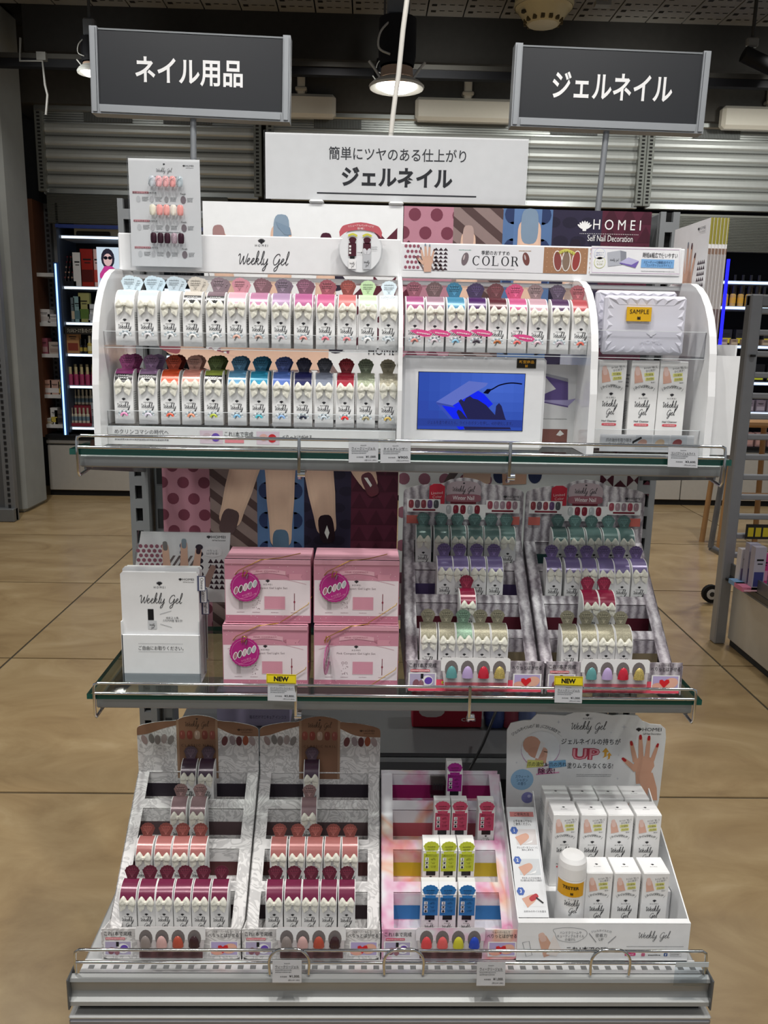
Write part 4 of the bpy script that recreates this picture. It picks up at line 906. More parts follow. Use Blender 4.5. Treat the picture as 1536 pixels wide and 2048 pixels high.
def body_mesh(black=False):
    b = MB(); w = BW / 2
    side = [(0, 0)] + PROF + [(BD, 0)]
    b.poly([(-w, y, z) for y, z in reversed(side)], WHITE); b.poly([(w, y, z) for y, z in side], WHITE)
    b.poly([(-w, 0, 0), (w, 0, 0), (w, 0, .0465), (-w, 0, .0465)], WHITE); b.poly([(w, BD, 0), (-w, BD, 0), (-w, BD, .0752), (w, BD, .0752)], WHITE)
    b.grid([[(-w, y, z), (w, y, z)] for y, z in PROF], WHITE, 'card', True); b.poly([(-w, 0, 0), (-w, BD, 0), (w, BD, 0), (w, 0, 0)], WHITE)
    fr = Frame((0, 0, 0)); b.logo(fr, 0, .0342, .0052, INK, .0002); b.text(fr, 'HOMEI', 0, .0300, .0110, .0020, INK, .0002, .03, 0, 1); b.weekly_gel(fr, 0, .0222, .0200, INK, .14, .0002, True, 3)
    fs = Frame((w, 0, 0), (0, 1, 0)); b.dashes(fs, .012, .044, .016, .0012, GREY, 9, 2.6, .0002, 5)
    return b
def ribbon_mesh(col, mat='satin', black=False):
    b = MB(); w = BW / 2 - .0012; o = .0003; rows = []
    pr = [(y - o, z + o) for y, z in PROF[1:]]
    b.grid([[(-w, y, z), (w, y, z)] for y, z in pr], C(col), mat, True)
    if black:
        i0, i1 = 0, 4; b.grid([[(-w, y - .0003, z + .0002), (w, y - .0003, z + .0002)] for y, z in pr[i0:i1 + 1]], BLACK, 'satin', True)
        (y, z), (y2, z2) = pr[2], pr[5]; fr = Frame((0, y - .0006, z), (1, 0, 0), (0, y2 - y, z2 - z)); b.text(fr, 'MARIE', 0, .0060, .014, .0022, C('#e6e6e6'), .0016, .03, 0, 1); b.text(fr, 'NAILS', 0, .0022, .014, .0022, C('#e6e6e6'), .0012, .03, 0, 1)
    return b
def tint(c, k): return tuple(max(0, min(1, a * k)) for a in c)
def tab_mesh(col, line=None, txt=None):
    b = MB(); c = C(col); lum = sum(c) / 3; fr = Frame((0, BD - .002, .0735), (1, 0, 0), (0, .25, 1)); w, h = .0206, .0222
    b.slab(fr, shell_outline(w, h), .0006, c, 'card')
    lc = C(line) if line else (tint(c, 2.4) if lum < .3 else tint(c, .62)); lc = tuple(min(1, a + (.06 if lum < .3 else 0)) for a in lc)
    for k in range(5):
        a = PI / 2 + (k - 2) * .42; b.stroke(fr, [(math.cos(a) * .003 + (k - 2) * .0012, .004), (math.cos(a) * w * .45, h * .5 + math.sin(a) * h * .36)], .00035, lc, .0002)
    b.stroke(fr, [(-.0035, .004), (.0035, .004)], .0003, lc, .00022)
    tc = tint(c, .35) if lum > .12 else tint(c, 2.2); b.dashes(fr, 0, .0165, .013, .0016, tc, 1, 1.7, .0003, 3); b.dashes(fr, 0, .0128, .014, .0013, tc, 2, 1.9, .0003, 4)
    return b
_PR = {}
def nail_box(col, black=False, tab=None, mat='satin', slim=False):
    """a first box of this colour; later ones are copied from it"""
    k = (col, black, tab, mat)
    if k in _PR: return None
    if 'body' not in _PR: _PR['body'] = None
    t = thing('nail_gel_box', 'x', 'box', (0, 0, -5))
    if _PR['body'] is None: _PR['body'] = body_mesh().build('box_body', t).data; _PR['bow'] = [bow_mesh().build('bow', t).data]
    else: link('box_body', _PR['body'], t); link('bow', _PR['bow'][0], t)
    ribbon_mesh(col, mat, black).build('ribbon_band', t); tab_mesh(tab or col).build('shell_tab', t)
    _PR[k] = t; return t
random.seed(11)
def place_box(col, loc, label, group, black=False, tab=None, mat='satin', bowed=True):
    k = (col, black, tab, mat); rz = random.uniform(-.035, .035)
    o = nail_box(*k)
    if o is None: o = dup(_PR[k], loc, label, group, rz)
    else: o.location = loc; o['label'] = label; o['group'] = group; o.rotation_euler = (0, 0, rz)
    for ch in o.children:
        if ch.name.startswith('bow'): ch.rotation_euler = (-.20, random.uniform(-.07, .07), 0); ch.location = (random.uniform(-.0004, .0004), .0004 - random.uniform(0, .0005), .0545 + random.uniform(-.0010, .0010))
    return o

# ---------------------------------------------------------------- white acrylic display
DISP = thing('acrylic_display', 'white acrylic display stand with clear trays on the upper glass shelf', 'display stand', (0, 0, 0))
ZB = G1 + .0085
WA = C('#f4f5f6')
def side_panel(x, th, top=1.488):
    b = MB(); fr = Frame((x + th / 2, 0, 0), (0, 1, 0), (0, 0, 1))
    out = [(-.291, ZB), (-.10, ZB), (-.10, top), (-.165, top)] + [(-.165 - .118 * math.sin(a), top - .125 + .125 * math.cos(a)) for a in [PI / 2 * k / 8 for k in range(1, 9)]] + [(-.289, 1.33)]
    b.slab(fr, out, th, WA, 'gloss'); b.build('side_panel', DISP)
side_panel(-.417, .009, 1.490); side_panel(-.0065, .006); side_panel(.2585, .010); side_panel(.4215, .010)
b = MB(); b.box(-.417, -.0045, -.155, -.147, 1.488, 1.5415, WA, 'gloss', .0015); fr = Frame((0, -.155, 0))
h = lambda px, py: (at(px, py, -.155).x, at(px, py, -.155).z)
b.logo(fr, *h(523, 482), .010, INK, .0004); b.text(fr, 'H O M E I', *h(523, 491), .0185, .0032, INK, .0004, .03); b.weekly_gel(fr, h(528, 528)[0], h(528, 528)[1] - .001, .079, INK, .11, .0004, False, 5)
b.build('header_board', DISP)
b = MB(); b.box(-.0045, .417, -.155, -.147, 1.487, 1.5375, WA, 'gloss', .0015)
x0, x1, z0, z1 = h(806, 520)[0], h(1175, 520)[0], h(990, 544)[1], h(990, 492)[1]
b.rect(fr, x0, x1, z0, z1, C('#ebebee'), .0004)
cl = (x0, x1, z0, z1)
for k in range(4):
    for j in range(5): b.ell(fr, x0 + .004 + k * .006 + (j % 2) * .003, z0 + .004 + j * .0075, .0024, .0024, C('#9a5a6b'), .0006, 0, 8, clip=cl)
for k in range(5):
    q = clipr([(x0 + .02 + k * .007, z0 + .02), (x0 + .017 + k * .007, z0 + .02), (x0 + .03 + k * .007, z0), (x0 + .033 + k * .007, z0)], *cl)
    if len(q) > 2: b.pg(fr, q, C('#7b6a69'), .0006)
for k in range(3):
    for j in range(6): b.pg(fr, [(x0 + .045 + k * .007, z0 + .001 + j * .0055), (x0 + .052 + k * .007, z0 + .001 + j * .0055), (x0 + .0485 + k * .007, z0 + .005 + j * .0055)], C('#3b2a33'), .0006)
b.hand(fr, *h(855, 526), .023, 0.05, C('#ddb49d'), [C('#6d5a60'), C('#8196ac'), C('#8b9aa8'), C('#43303a'), C('#9a5a62')], .0008)
b.text(fr, '季節のおすすめ', *h(991, 506), .042, .0062, INK, .0006, .005); b.serif(fr, 'COLOR', *h(991, 522), .071, .0135, INK, .0006)
for px, c, rz in ((930, '#7c6f74', -.25), (1052, '#7a4a46', .25)): b.ell(fr, *h(px, 518), .0050, .0095, C(c), .0006, rz); b.ell(fr, *h(px - 2, 515), .0012, .004, C('#c9bcbc'), .0008, rz)
b.dashes(fr, *h(930, 500), .018, .0012, C('#7aa79a'), 1, 1.7, .0006); b.dashes(fr, *h(1050, 502), .018, .0012, C('#b08a5a'), 1, 1.7, .0006, 2); b.dashes(fr, *h(991, 538), .056, .0010, GREY, 1, 1.7, .0006)
x2 = h(1087, 520)[0]; b.rect(fr, x2, x1, z0, z1, C('#a97f60'), .0005)
for k in range(9):
    for j in range(6): b.ell(fr, x2 + .005 + k * .008, z0 + .003 + j * .0065, .0008, .0008, C('#c9a081'), .0007, 0, 6)
for i, (px, c) in enumerate(((1115, '#8d4a46'), (1132, '#8a7565'), (1152, '#9b4440'))): b.ell(fr, *h(px, 522), .0068, .0150, C('#f0e8e2'), .0008, (i - 1) * -.12); b.ell(fr, *h(px, 522), .0054, .0134, C(c), .0010, (i - 1) * -.12)
b.arc(fr, 'ネイル定番カラー', *h(1132, 504), .03, 1.0, .003, C('#6b6b20'), .0012); b.stroke(fr, crom([h(1113, 510), h(1122, 504), h(1132, 501), h(1142, 504), h(1152, 510)]), .0042, C('#d9d36a'), .0009)
b.build('header_board', DISP)
# separate strip card for the light
xa, xb = h(1181, 520)[0], h(1360, 524)[0]
t = thing('header_card', 'white strip card about the compact light on the header end', 'card', (0, -.1562, 0))
b = MB(); f2 = Frame((0, 0, 0)); b.box(xa, xb, 0, .0006, h(1270, 550)[1], h(1270, 494)[1], C('#f2f2f4'), 'card')
Hh = lambda px, py: h(px, py)
b.stroke(f2, [h(1183, 496), h(1358, 500), h(1358, 548), h(1183, 545), h(1183, 496)], .0006, C('#c9a9c9'), .0003)
b.ell(f2, *h(1199, 508), .0085, .0085, C('#c9d3ec'), .0003); b.ell(f2, *h(1199, 508), .0078, .0078, WHITE, .0004); b.text(f2, 'USBタイプ\nLEDライト', *h(1199, 508), .012, .006, C('#3f57a5'), .0005); b.ell(f2, *h(1199, 525), .0085, .0085, C('#d9dd7e'), .0003); b.ell(f2, *h(1199, 525), .0078, .0078, WHITE, .0004); b.text(f2, 'ハンド\nもOK!', *h(1199, 526), .010, .007, C('#8a8c20'), .0005)
b.pg(f2, [h(1214, 505), h(1240, 501), h(1241, 530), h(1215, 533)], C('#b9bcc4'), .0004); b.pg(f2, [h(1240, 501), h(1252, 504), h(1252, 528), h(1241, 530)], C('#8f929b'), .0004); b.weekly_gel(f2, h(1228, 522)[0], h(1228, 522)[1], .014, INK, .12, .0006); b.pg(f2, [h(1238, 527), h(1256, 516), h(1277, 523), h(1270, 536)], C('#7a66b5'), .0006); b.pg(f2, [h(1238, 525), h(1256, 515), h(1277, 522), h(1262, 530)], C('#c3bfe2'), .0007)
b.text(f2, '時短&幅広で使いやすい', *h(1320, 511), .052, .0075, INK, .0004, .008); b.rect(f2, h(1282, 520)[0], h(1348, 520)[0], h(1310, 536)[1], h(1310, 519)[1], C('#7fb1e3'), .0004); b.text(f2, 'スピーディーな極細LEDライト\n『コンパクトジェルライト』', *h(1315, 528), .043, .0085, C('#24375f'), .0006); b.dashes(f2, *h(1315, 543), .05, .001, GREY, 1, 1.7, .0004)
b.build('printed_card', t)
# top plate, clear trays
b = MB(); b.box(-.417, .417, -.147, -.10, 1.478, 1.484, WA, 'gloss'); b.build('top_plate', DISP)
def tray(x0, x1, z, lip, y0=-.2565, y1=-.175):
    b = MB(); c = (.97, .975, .98)
    b.box(x0, x1, y0, y1, z - .003, z, c, 'clear'); b.box(x0, x1, y0 - .003, y0, z - .003, z + lip, c, 'clear'); b.box(x0, x1, y0 - .0032, y0 + .0002, z + lip - .0006, z + lip, C('#eef3f5'), 'gloss'); b.box(x0, x1, y0 - .0032, y0 + .0002, z - .0034, z - .0026, C('#dfe6e9'), 'gloss'); b.build('clear_tray', DISP)
Z1, Z2 = 1.3825, 1.2745
tray(-.412, -.01, Z1, .019); tray(-.003, .2535, Z1, .019); tray(-.412, -.01, Z2, .019); tray(.264, .416, Z1, .034, -.262, -.17); tray(.264, .416, G1 + .0115, .032, -.272, -.17)
b = MB(); b.box(-.412, -.01, -.262, -.255, ZB, Z2 - .0035, C('#dfe1e2'), 'gloss'); fb = Frame((0, -.262, 0)); g = lambda px, py: (at(px, py, -.262).x, at(px, py, -.262).z)
zc = (ZB + Z2) / 2 - .001
b.text(fb, 'めクリンコマシの時代へ', -.365, zc + .005, .075, .0065, C('#4b4b50'), .0004); b.dashes(fb, -.365, zc - .006, .075, .0022, C('#7b7b80'), 1, 1.7, .0004)
for px, c1, c2 in ((423, '#c9b4bd', '#6b4fb0'), (536, '#d9a9a0', '#c0272d')):
    xx = g(px, 880)[0]; b.rect(fb, xx - .016, xx + .016, zc - .010, zc + .0085, C('#d3c3cf'), .0003); b.ell(fb, xx - .006, zc, .006, .005, C(c1), .0005); b.ell(fb, xx + .006, zc - .001, .006, .006, C(c2), .0006)
b.text(fb, 'これ1本で完成', g(478, 880)[0], zc + .004, .040, .0075, INK, .0004, .004); b.rect(fb, g(450, 888)[0], g(488, 888)[0], zc - .0085, zc - .004, C('#e08a94'), .0004); b.text(fb, 'べりっとはがせる', g(594, 884)[0], zc + .001, .042, .0075, INK, .0004, .004)
b.build('base_insert', DISP)

ROW1 = [250, 295, 340, 385, 431, 473, 517, 562, 607, 651, 694, 736, 777]
N1 = [('pale blue', '#dce8ee', 0, '#c9dbe4'), ('ice blue', '#dbe7ef', 0, '#c4d8e3'), ('silver blue', '#e3eaf0', 0, '#bccbd4'), ('beige and black', '#d9d2c8', 1, '#c6bfb4'), ('mauve grey and black', '#87737b', 1, '#7e6c74'), ('light pink', '#eab9c6', 0, '#bf8490'), ('orchid pink', '#c58aaa', 0, '#73525a'), ('lilac', '#b697b8', 0, '#6e5f6e'), ('hot pink', '#bd6a9a', 0, '#70485b'), ('magenta pink', '#cc6590', 0, '#8d4a55'), ('coral pink', '#d47b7a', 0, '#7d3c36'), ('pale green', '#cfe0c2', 0, '#b9d6a8'), ('white glitter', '#e2eaef', 0, '#d5e4ec')]
ROW2 = [248, 296, 340, 382, 427, 474, 518, 563, 606, 648, 690, 732, 776]
N2 = [('magenta and black', '#a8488a', 1, '#9f4a80'), ('lilac and black', '#a886ae', 1, '#947597'), ('orange red', '#e4572f', 0, '#b4472a'), ('peach pink', '#eb9c8d', 0, '#c99a8b'), ('lime green and black', '#a3b34d', 1, '#4f5d2c'), ('sky blue', '#6aa6cd', 0, '#4e7f9d'), ('turquoise', '#2f9ec4', 0, '#2c7291'), ('cornflower blue', '#5a7bc9', 0, '#4a5a95'), ('dark navy', '#242760', 0, '#23233a'), ('slate grey', '#8d95a8', 0, '#44464f'), ('crimson', '#b1243c', 0, '#87222c'), ('sage glitter', '#a9b197', 0, '#77806a'), ('champagne glitter', '#c5bfa9', 0, '#a9a088')]
ROW3 = [830, 870, 912, 954, 996, 1036, 1077, 1121, 1163]
N3 = [('plum pink', '#a85a86', 0, '#7f4a58'), ('dusty mauve', '#a78796', 0, '#5f4a4c'), ('teal blue', '#4f8fb0', 0, '#2b6a88'), ('deep purple', '#4e2a63', 0, '#35264a'), ('wine brown', '#5d2a33', 0, '#5c2f35'), ('bright rose', '#c75d8a', 0, '#b8456d'), ('dusty pink', '#c9a3ae', 0, '#7f6a6c'), ('aubergine', '#553a5d', 0, '#4a3d50'), ('brick rose', '#b5545a', 0, '#94535a')]
for row, names, z, nm, py, nb in ((ROW1, N1, Z1, 'upper clear tray', 640, 10), (ROW2, N2, Z2, 'lower clear tray', 800, 8), (ROW3, N3, Z1, 'tray above the tablet', 640, 6)):
    for i, (px, (cn, c, bl, tb)) in enumerate(zip(row, names)):
        x = at(px, py, -.25).x; m = 'glitter' if 'glitter' in cn else 'satin'
        place_box(c, (x, -.2515, z), f'{cn} nail gel box, {ORD[i]} along the {nm}', 'nail boxes on the ' + nm, bool(bl), tb, m)
        if i < nb:
            bc, bt = c, tb
            if (cn, i) == ('orange red', 2): bc, bt = '#6e2118', '#6e2118'
            if (cn, i) == ('lilac and black', 1): bc, bt = '#a98fbb', '#a98fbb'
            place_box(bc, (x + .001, -.2215, z), f'box hidden behind the {cn} nail gel box of the {nm}', 'second boxes on the ' + nm, bool(bl), bt, m)
# nail chip samples stuck to the tray lips
_chip = None
def chip(x, z, col, label, group, big=1.0):
    global _chip
    t = thing('nail_chip', label, 'nail sample', (x, -.2602, z), group)
    if _chip is None:
        b = MB(); fr = Frame((0, 0, 0), (1, 0, 0), (0, 0, 1))
        for k in range(9):
            a = PI * k / 8; b.box(.0072 * math.cos(a) - .0014, .0072 * math.cos(a) + .0014, -.002, .0, .0005 + .0050 * math.sin(a) - .0014, .0005 + .0050 * math.sin(a) + .0014, C('#e9f0f4'), 'clear' if k % 2 else 'gloss', .0005)
        _chip = b.build('clear_backing', t).data
    else: link('clear_backing', _chip, t)
    b = MB(); rows = []
    for r, y in ((.0066, -.0022), (.0048, -.0038), (.0028, -.0030)):
        rows.append([(r * math.cos(PI * k / 8) * .82, y, r * math.sin(PI * k / 8) * .78 - .001) for k in range(9)])
    b.grid(rows, C(col), 'gloss'); b.build('nail_tip', t)
CH1 = ['#dfe3e6', '#e3e1e4', '#e9ebec', '#f0eeea', '#efedea', '#e8b7a6', '#c5a79c', '#d5c3c9', '#e59a93', '#e8808f', '#ea8f95', '#f6f7f7', '#d5dde2']
CH2 = ['#ef9cc8', '#e5deee', '#f4694d', '#f2a17f', '#bccb48', '#8cc4e8', '#5cc3d3', '#8fb8ea', '#2c3347', '#c9d5de', '#ef3b3b', '#a89f78', '#e3c368']
CH3 = ['#d08a80', '#d3c6cd', '#8ac1de', '#423a45', '#b26a3c', '#e8706a', '#dcb9c4', '#b8aeb9', '#e0705f']
for row, cols, z, nm, py, nms in ((ROW1, CH1, Z1 + .0235, 'upper tray lip', 640, N1), (ROW2, CH2, Z2 + .0170, 'lower tray lip', 800, N2), (ROW3, CH3, Z1 + .0235, 'tray lip above the tablet', 640, N3)):
    for i, (px, c) in enumerate(zip(row, cols)):
        chip(at(px, py, -.26).x, z - .010 if nm != 'lower tray lip' else z - .004, c, f'nail chip sample under the {nms[i][0]} box on the {nm}', 'nail chips on the ' + nm)
for i, px in enumerate((842, 879, 922, 963, 1047)):
    b = MB(); fr = Frame((0, 0, 0)); p = at(px, 666 if i < 4 else 676, -.263)
    pts = [(-.016, .001), (-.009, .0035), (.0, .0048), (.010, .0040), (.016, .0010), (.013, -.0030), (.005, -.0044), (-.004, -.0030)]
    b.slab(fr, pts, .0006, C('#f0569a'), 'gloss'); b.dashes(fr, .003, 0, .018, .0022, C('#fbe4ee'), 1, 1.7, .0004, i); o = b.build('pink_sticker', None, label=f'pink lip shaped sticker, {ORD[i]} along the tray above the tablet', cat='sticker', group='pink stickers on the tray'); o.location = (p.x, -.2625, p.z); o.rotation_euler = (0, .12, 0)
# acrylic fasteners at the tray ends
# info card in sleeve
p = at(331, 427, -.165)
t = thing('info_card', 'white nail art guide card with tip samples in a clear sleeve, above the header', 'card', p)
fr = Frame((0, 0, 0)); b = MB(); b.box(-.0505, .0505, 0, .0006, -.0735, .0735, C('#eef0f2'), 'card')
b.logo(fr, 0, .0665, .0032, INK, .0003); b.weekly_gel(fr, .0, .0560, .024, INK, .11, .0003); b.homei_side(fr, .036, .0650, .0022, INK, .0003)
for (zz, tl, px_) in ((.0275, '変形フレンチの作り方', 0), (-.0110, 'チェックネイルの作り方', 0), (-.0478, 'マーブルネイルの作り方', 0)):
    b.dashes(fr, 0, zz + .022, .042, .0016, GREY, 1, 1.7, .0003); b.rect(fr, -.046, -.023, zz - .0012, zz + .0018, C('#dba2a8'), .0003); b.text(fr, tl, -.029, zz, .034, .0028, INK, .0005)
    for k, xx in enumerate((-.038, -.019, .002, .026)):
        b.ell(fr, xx, zz - .0085, .003 + .001 * (k == 3), .0044 + .001 * (k == 3), C(['#d6d9dc', '#cfd0d3', '#a9a9ac', '#8b8086'][k]), .0004, 0, 10); b.dashes(fr, xx + .010, zz - .006, .009, .0010, GREY, 4, 1.6, .0003, k)
    b.text(fr, 'Finish', .026, zz - .0005, .0075, .0025, INK, .0004, .0)
b.build('printed_card', t)
b = MB(); b.box(-.052, .052, -.0022, .0022, -.0755, .0755, (.985, .99, .995), 'clear'); b.build('acrylic_sleeve', t)
for r, (zz, cols, mt) in enumerate(((.0425, ['#c9cfd6', '#f0b9bd', '#efb4b6', '#f2a8a6', '#b9c6cc'], 'gloss'), (.0040, ['#ece8d4', '#f2a7a3', '#f3aaa4', '#efe9dc', '#f0a29c'], 'gloss'), (-.0345, ['#3d1f2d', '#3a1d2b', '#40202f', '#b9a3ae', '#3c1e2d'], 'glitter'))):
    for k, c in enumerate(cols):
        b = MB(); rows = []; w, hh = .0046, .0072
        for j in range(6):
            a = -PI / 2 + PI * j / 5; zc2 = math.sin(a) * hh; ww = w * (.78 + .22 * math.cos(a)) * (1 if j not in (0, 5) else .7)
            rows.append([(ww * math.sin(q), -.001 - .004 * math.cos(q), zc2) for q in [-1.4 + .7 * i for i in range(5)]])
        b.grid(rows, C(c), mt); o = b.build('nail_tip', t); o.location = (-.017 + k * .0098, -.003, zz)
        if r == 0:
            f3 = Frame((0, -.0056, 0)); m = MB(); m.stroke(f3, crom([(-.0040, -.005), (-.001, .002), (.0035, .004)]), .0006, C('#5c6a72'), .0); m.build('line_art', o)
# round pop on the header
p = at(721, 494, -.168); t = thing('round_card', 'round white card with two bottle pictures and red banner on the header', 'card', p)
b = MB(); fr = Frame((0, 0, 0)); R = .0325
b.slab(fr, [(R * math.cos(a), R * math.sin(a) * 1.05 - .004) for a in [2 * PI * k / 36 for k in range(36)]], .0025, (.97, .975, .98), 'clear'); b.slab(Frame((0, -.0008, 0)), [(R * .93 * math.cos(a), R * .97 * math.sin(a) - .004) for a in [2 * PI * k / 36 for k in range(36)]], .0006, C('#eceef0'), 'card')
up = crom([(-.031, .020), (-.028, .026), (-.022, .030), (0, .034), (.022, .030), (.028, .026), (.031, .020)], 3); lo = crom([(.030, .013), (.020, .0205), (0, .0235), (-.020, .0205), (-.030, .013)], 3)
b.slab(Frame((0, -.0016, 0)), list(reversed(up + lo)), .0006, C('#c9606a'), 'card'); f4 = Frame((0, -.0018, 0)); b.arc(f4, 'リニューアルパッケージで', 0, .0295, .09, .42, .0030, WHITE, .0004); b.text(f4, '登場！', 0, .0253, .010, .003, WHITE, .0004)
DR = C('#4a1828')
for xx in (-.0115, .0095):
    b.stroke(f4, crom([(xx - .0065, .0150), (xx, .0175), (xx + .0065, .0150)]), .0026, C('#d6d34b'), .0002); b.pg(f4, [(q[0] * .5 + xx, q[1] * .42 + .0045) for q in shell_outline(.0205, .021)], DR, .0003)
b.rect(f4, -.0172, -.0062, -.013, .0048, DR, .0003); b.rect(f4, -.0150, -.0085, -.017, -.013, BLACK, .0003); b.rect(f4, -.0172, -.0062, -.031, -.017, C('#f6f6f6'), .0003)
for k in range(3): b.rect(f4, -.0164, -.0136, -.0012 - k * .0045, .0018 - k * .0045, WHITE, .0005)
b.rect(f4, .0038, .0150, -.007, .0055, DR, .0003); b.rect(f4, .0038, .0150, -.031, -.007, C('#c5c7cb'), .0003); b.ell(f4, .0066, -.006, .0028, .0045, C('#d9dade'), .0005, .4, 10); b.ell(f4, .0122, -.006, .0028, .0045, C('#d9dade'), .0005, -.4, 10)
b.weekly_gel(f4, .0094, -.0225, .0095, INK, .13, .0005, True, 3); b.weekly_gel(f4, -.0117, -.0245, .0085, INK, .13, .0005, True, 3); b.stroke(f4, [(-.0045, -.008), (.0015, -.008)], .0005, INK, .0004); b.pg(f4, [(.0012, -.0066), (.0028, -.008), (.0012, -.0094)], INK, .0004); b.dashes(f4, .0205, .000, .009, .0012, GREY, 2, 2, .0004)
b.build('printed_disc', t)
# tablet
p = at(945, 806, -.25); t = thing('tablet_screen', 'white framed tablet playing a blue video of a hand under a light', 'tablet', (0, -.252, 0))
A, B = at(806, 710, -.252), at(1084, 900, -.252); b = MB(); b.box(A.x, B.x, 0, .016, ZB, A.z, C('#eff0f2'), 'gloss', .004); b.build('frame', t)
a0, a1 = at(838, 744, -.2525), at(1044, 860, -.2525); x0, x1, z0, z1 = a0.x, a1.x, a1.z - .001, a0.z
b = MB(); b.box(x0 - .0008, x1 + .0008, -.0005, .002, z0 - .0008, z1 + .0008, C('#101014'), 'gloss'); fr = Frame((0, -.0006, 0)); S = lambda px, py: (at(px, py, -.253).x, at(px, py, -.253).z)
nx, nz = 10, 6
for i in range(nx):
    for j in range(nz):
        u, v = (i + .5) / nx, (j + .5) / nz; d = math.hypot(u - .75, v - .8); c = (0.035 + .05 * max(0, .7 - d), .075 + .10 * max(0, .8 - d), .42 + .30 * max(0, .8 - d))
        b.rect(fr, x0 + (x1 - x0) * i / nx, x0 + (x1 - x0) * (i + 1) / nx, z0 + (z1 - z0) * j / nz, z0 + (z1 - z0) * (j + 1) / nz, c, .0002, 'screen')
b.pg(fr, [S(872, 806), S(945, 775), S(968, 788), S(986, 808), S(976, 816), S(925, 859), S(918, 859)], (.01, .025, .95), .0005, 'screen'); b.pg(fr, [S(872, 806), S(880, 806), S(918, 852), S(912, 852)], (.05, .09, .5), .0006, 'screen')
b.pg(fr, [S(872, 804), S(938, 762), S(976, 766), S(972, 772), S(905, 811)], (.13, .18, .60), .0007, 'screen'); b.pg(fr, [S(872, 804), S(905, 811), S(910, 815), S(874, 809)], (.05, .08, .4), .0008, 'screen')
b.pg(fr, [S(930, 859), S(918, 835), S(913, 824), S(916, 819), S(922, 822), S(935, 838), S(924, 815), S(917, 802), S(922, 798), S(928, 803), S(932, 796), S(940, 792), S(946, 797), S(955, 799), S(972, 810), S(990, 830), S(992, 812), S(998, 806), S(1003, 812), S(1010, 836), S(1022, 859)], (.022, .022, .085), .0009, 'screen'); b.stroke(fr, crom([S(972, 784), S(985, 778), S(1000, 770), S(1022, 766), S(1044, 768)]), .0018, (.004, .004, .02), .001, 'screen'); b.pg(fr, [S(966, 786), S(974, 778), S(984, 778), S(976, 788)], (.004, .004, .02), .0011, 'screen')
b.rect(fr, x0, x1, z0 + .0045, z0 + .0150, (.03, .06, .33), .0012, 'screen'); b.text(fr, 'ジェルを塗り終えたら。ライトのボタンを押し、45秒硬化します。', (x0 + x1) / 2, z0 + .0098, .121, .0054, (.02, .025, .12), .0014, 0, 0, 2, 'screen'); b.build('display', t)
q = at(1053, 727, -.2525); b = MB(); b.box(q.x - .0135, q.x + .0135, -.0009, -.0002, q.z - .0065, q.z + .0065, C('#241f14'), 'card'); f5 = Frame((q.x, -.0009, q.z)); b.text(f5, '新型商品', 0, .0022, .021, .0045, C('#e3a62c'), .0003, .02); b.text(f5, '誠', 0, -.0034, .004, .004, C('#e3a62c'), .0003, .02); b.build('black_label', t)
# card with purple light behind the tablet
t = thing('light_card', 'white card with purple light picture peeking out behind the tablet', 'card', (0, -.212, 0)); b = MB(); S2 = lambda px, py: (at(px, py, -.212).x, at(px, py, -.212).z)
A, B = S2(1060, 728), S2(1172, 890); b.box(A[0], B[0], 0, .001, ZB, A[1], C('#eeeff1'), 'card'); fr = Frame((0, 0, 0)); b.pg(fr, [S2(1083, 745), S2(1136, 760), S2(1136, 815), S2(1060, 800), S2(1112, 778)], C('#6d5b9a'), .0003); b.pg(fr, [S2(1083, 745), S2(1136, 757), S2(1136, 764), S2(1083, 750)], C('#a9a9b4'), .0004); b.pg(fr, [S2(1070, 800), S2(1136, 800), S2(1152, 797), S2(1136, 812)], C('#b5addb'), .0005)
b.dashes(fr, *S2(1110, 838), .035, .0014, GREY, 1, 1.7, .0003); b.rect(fr, S2(1085, 858)[0], S2(1135, 858)[0], S2(1100, 886)[1], S2(1100, 858)[1], C('#8e5f58'), .0003); b.pg(fr, [S2(1112, 870), S2(1120, 860), S2(1128, 868), S2(1120, 872)], WHITE, .0005); b.build('printed_card', t)
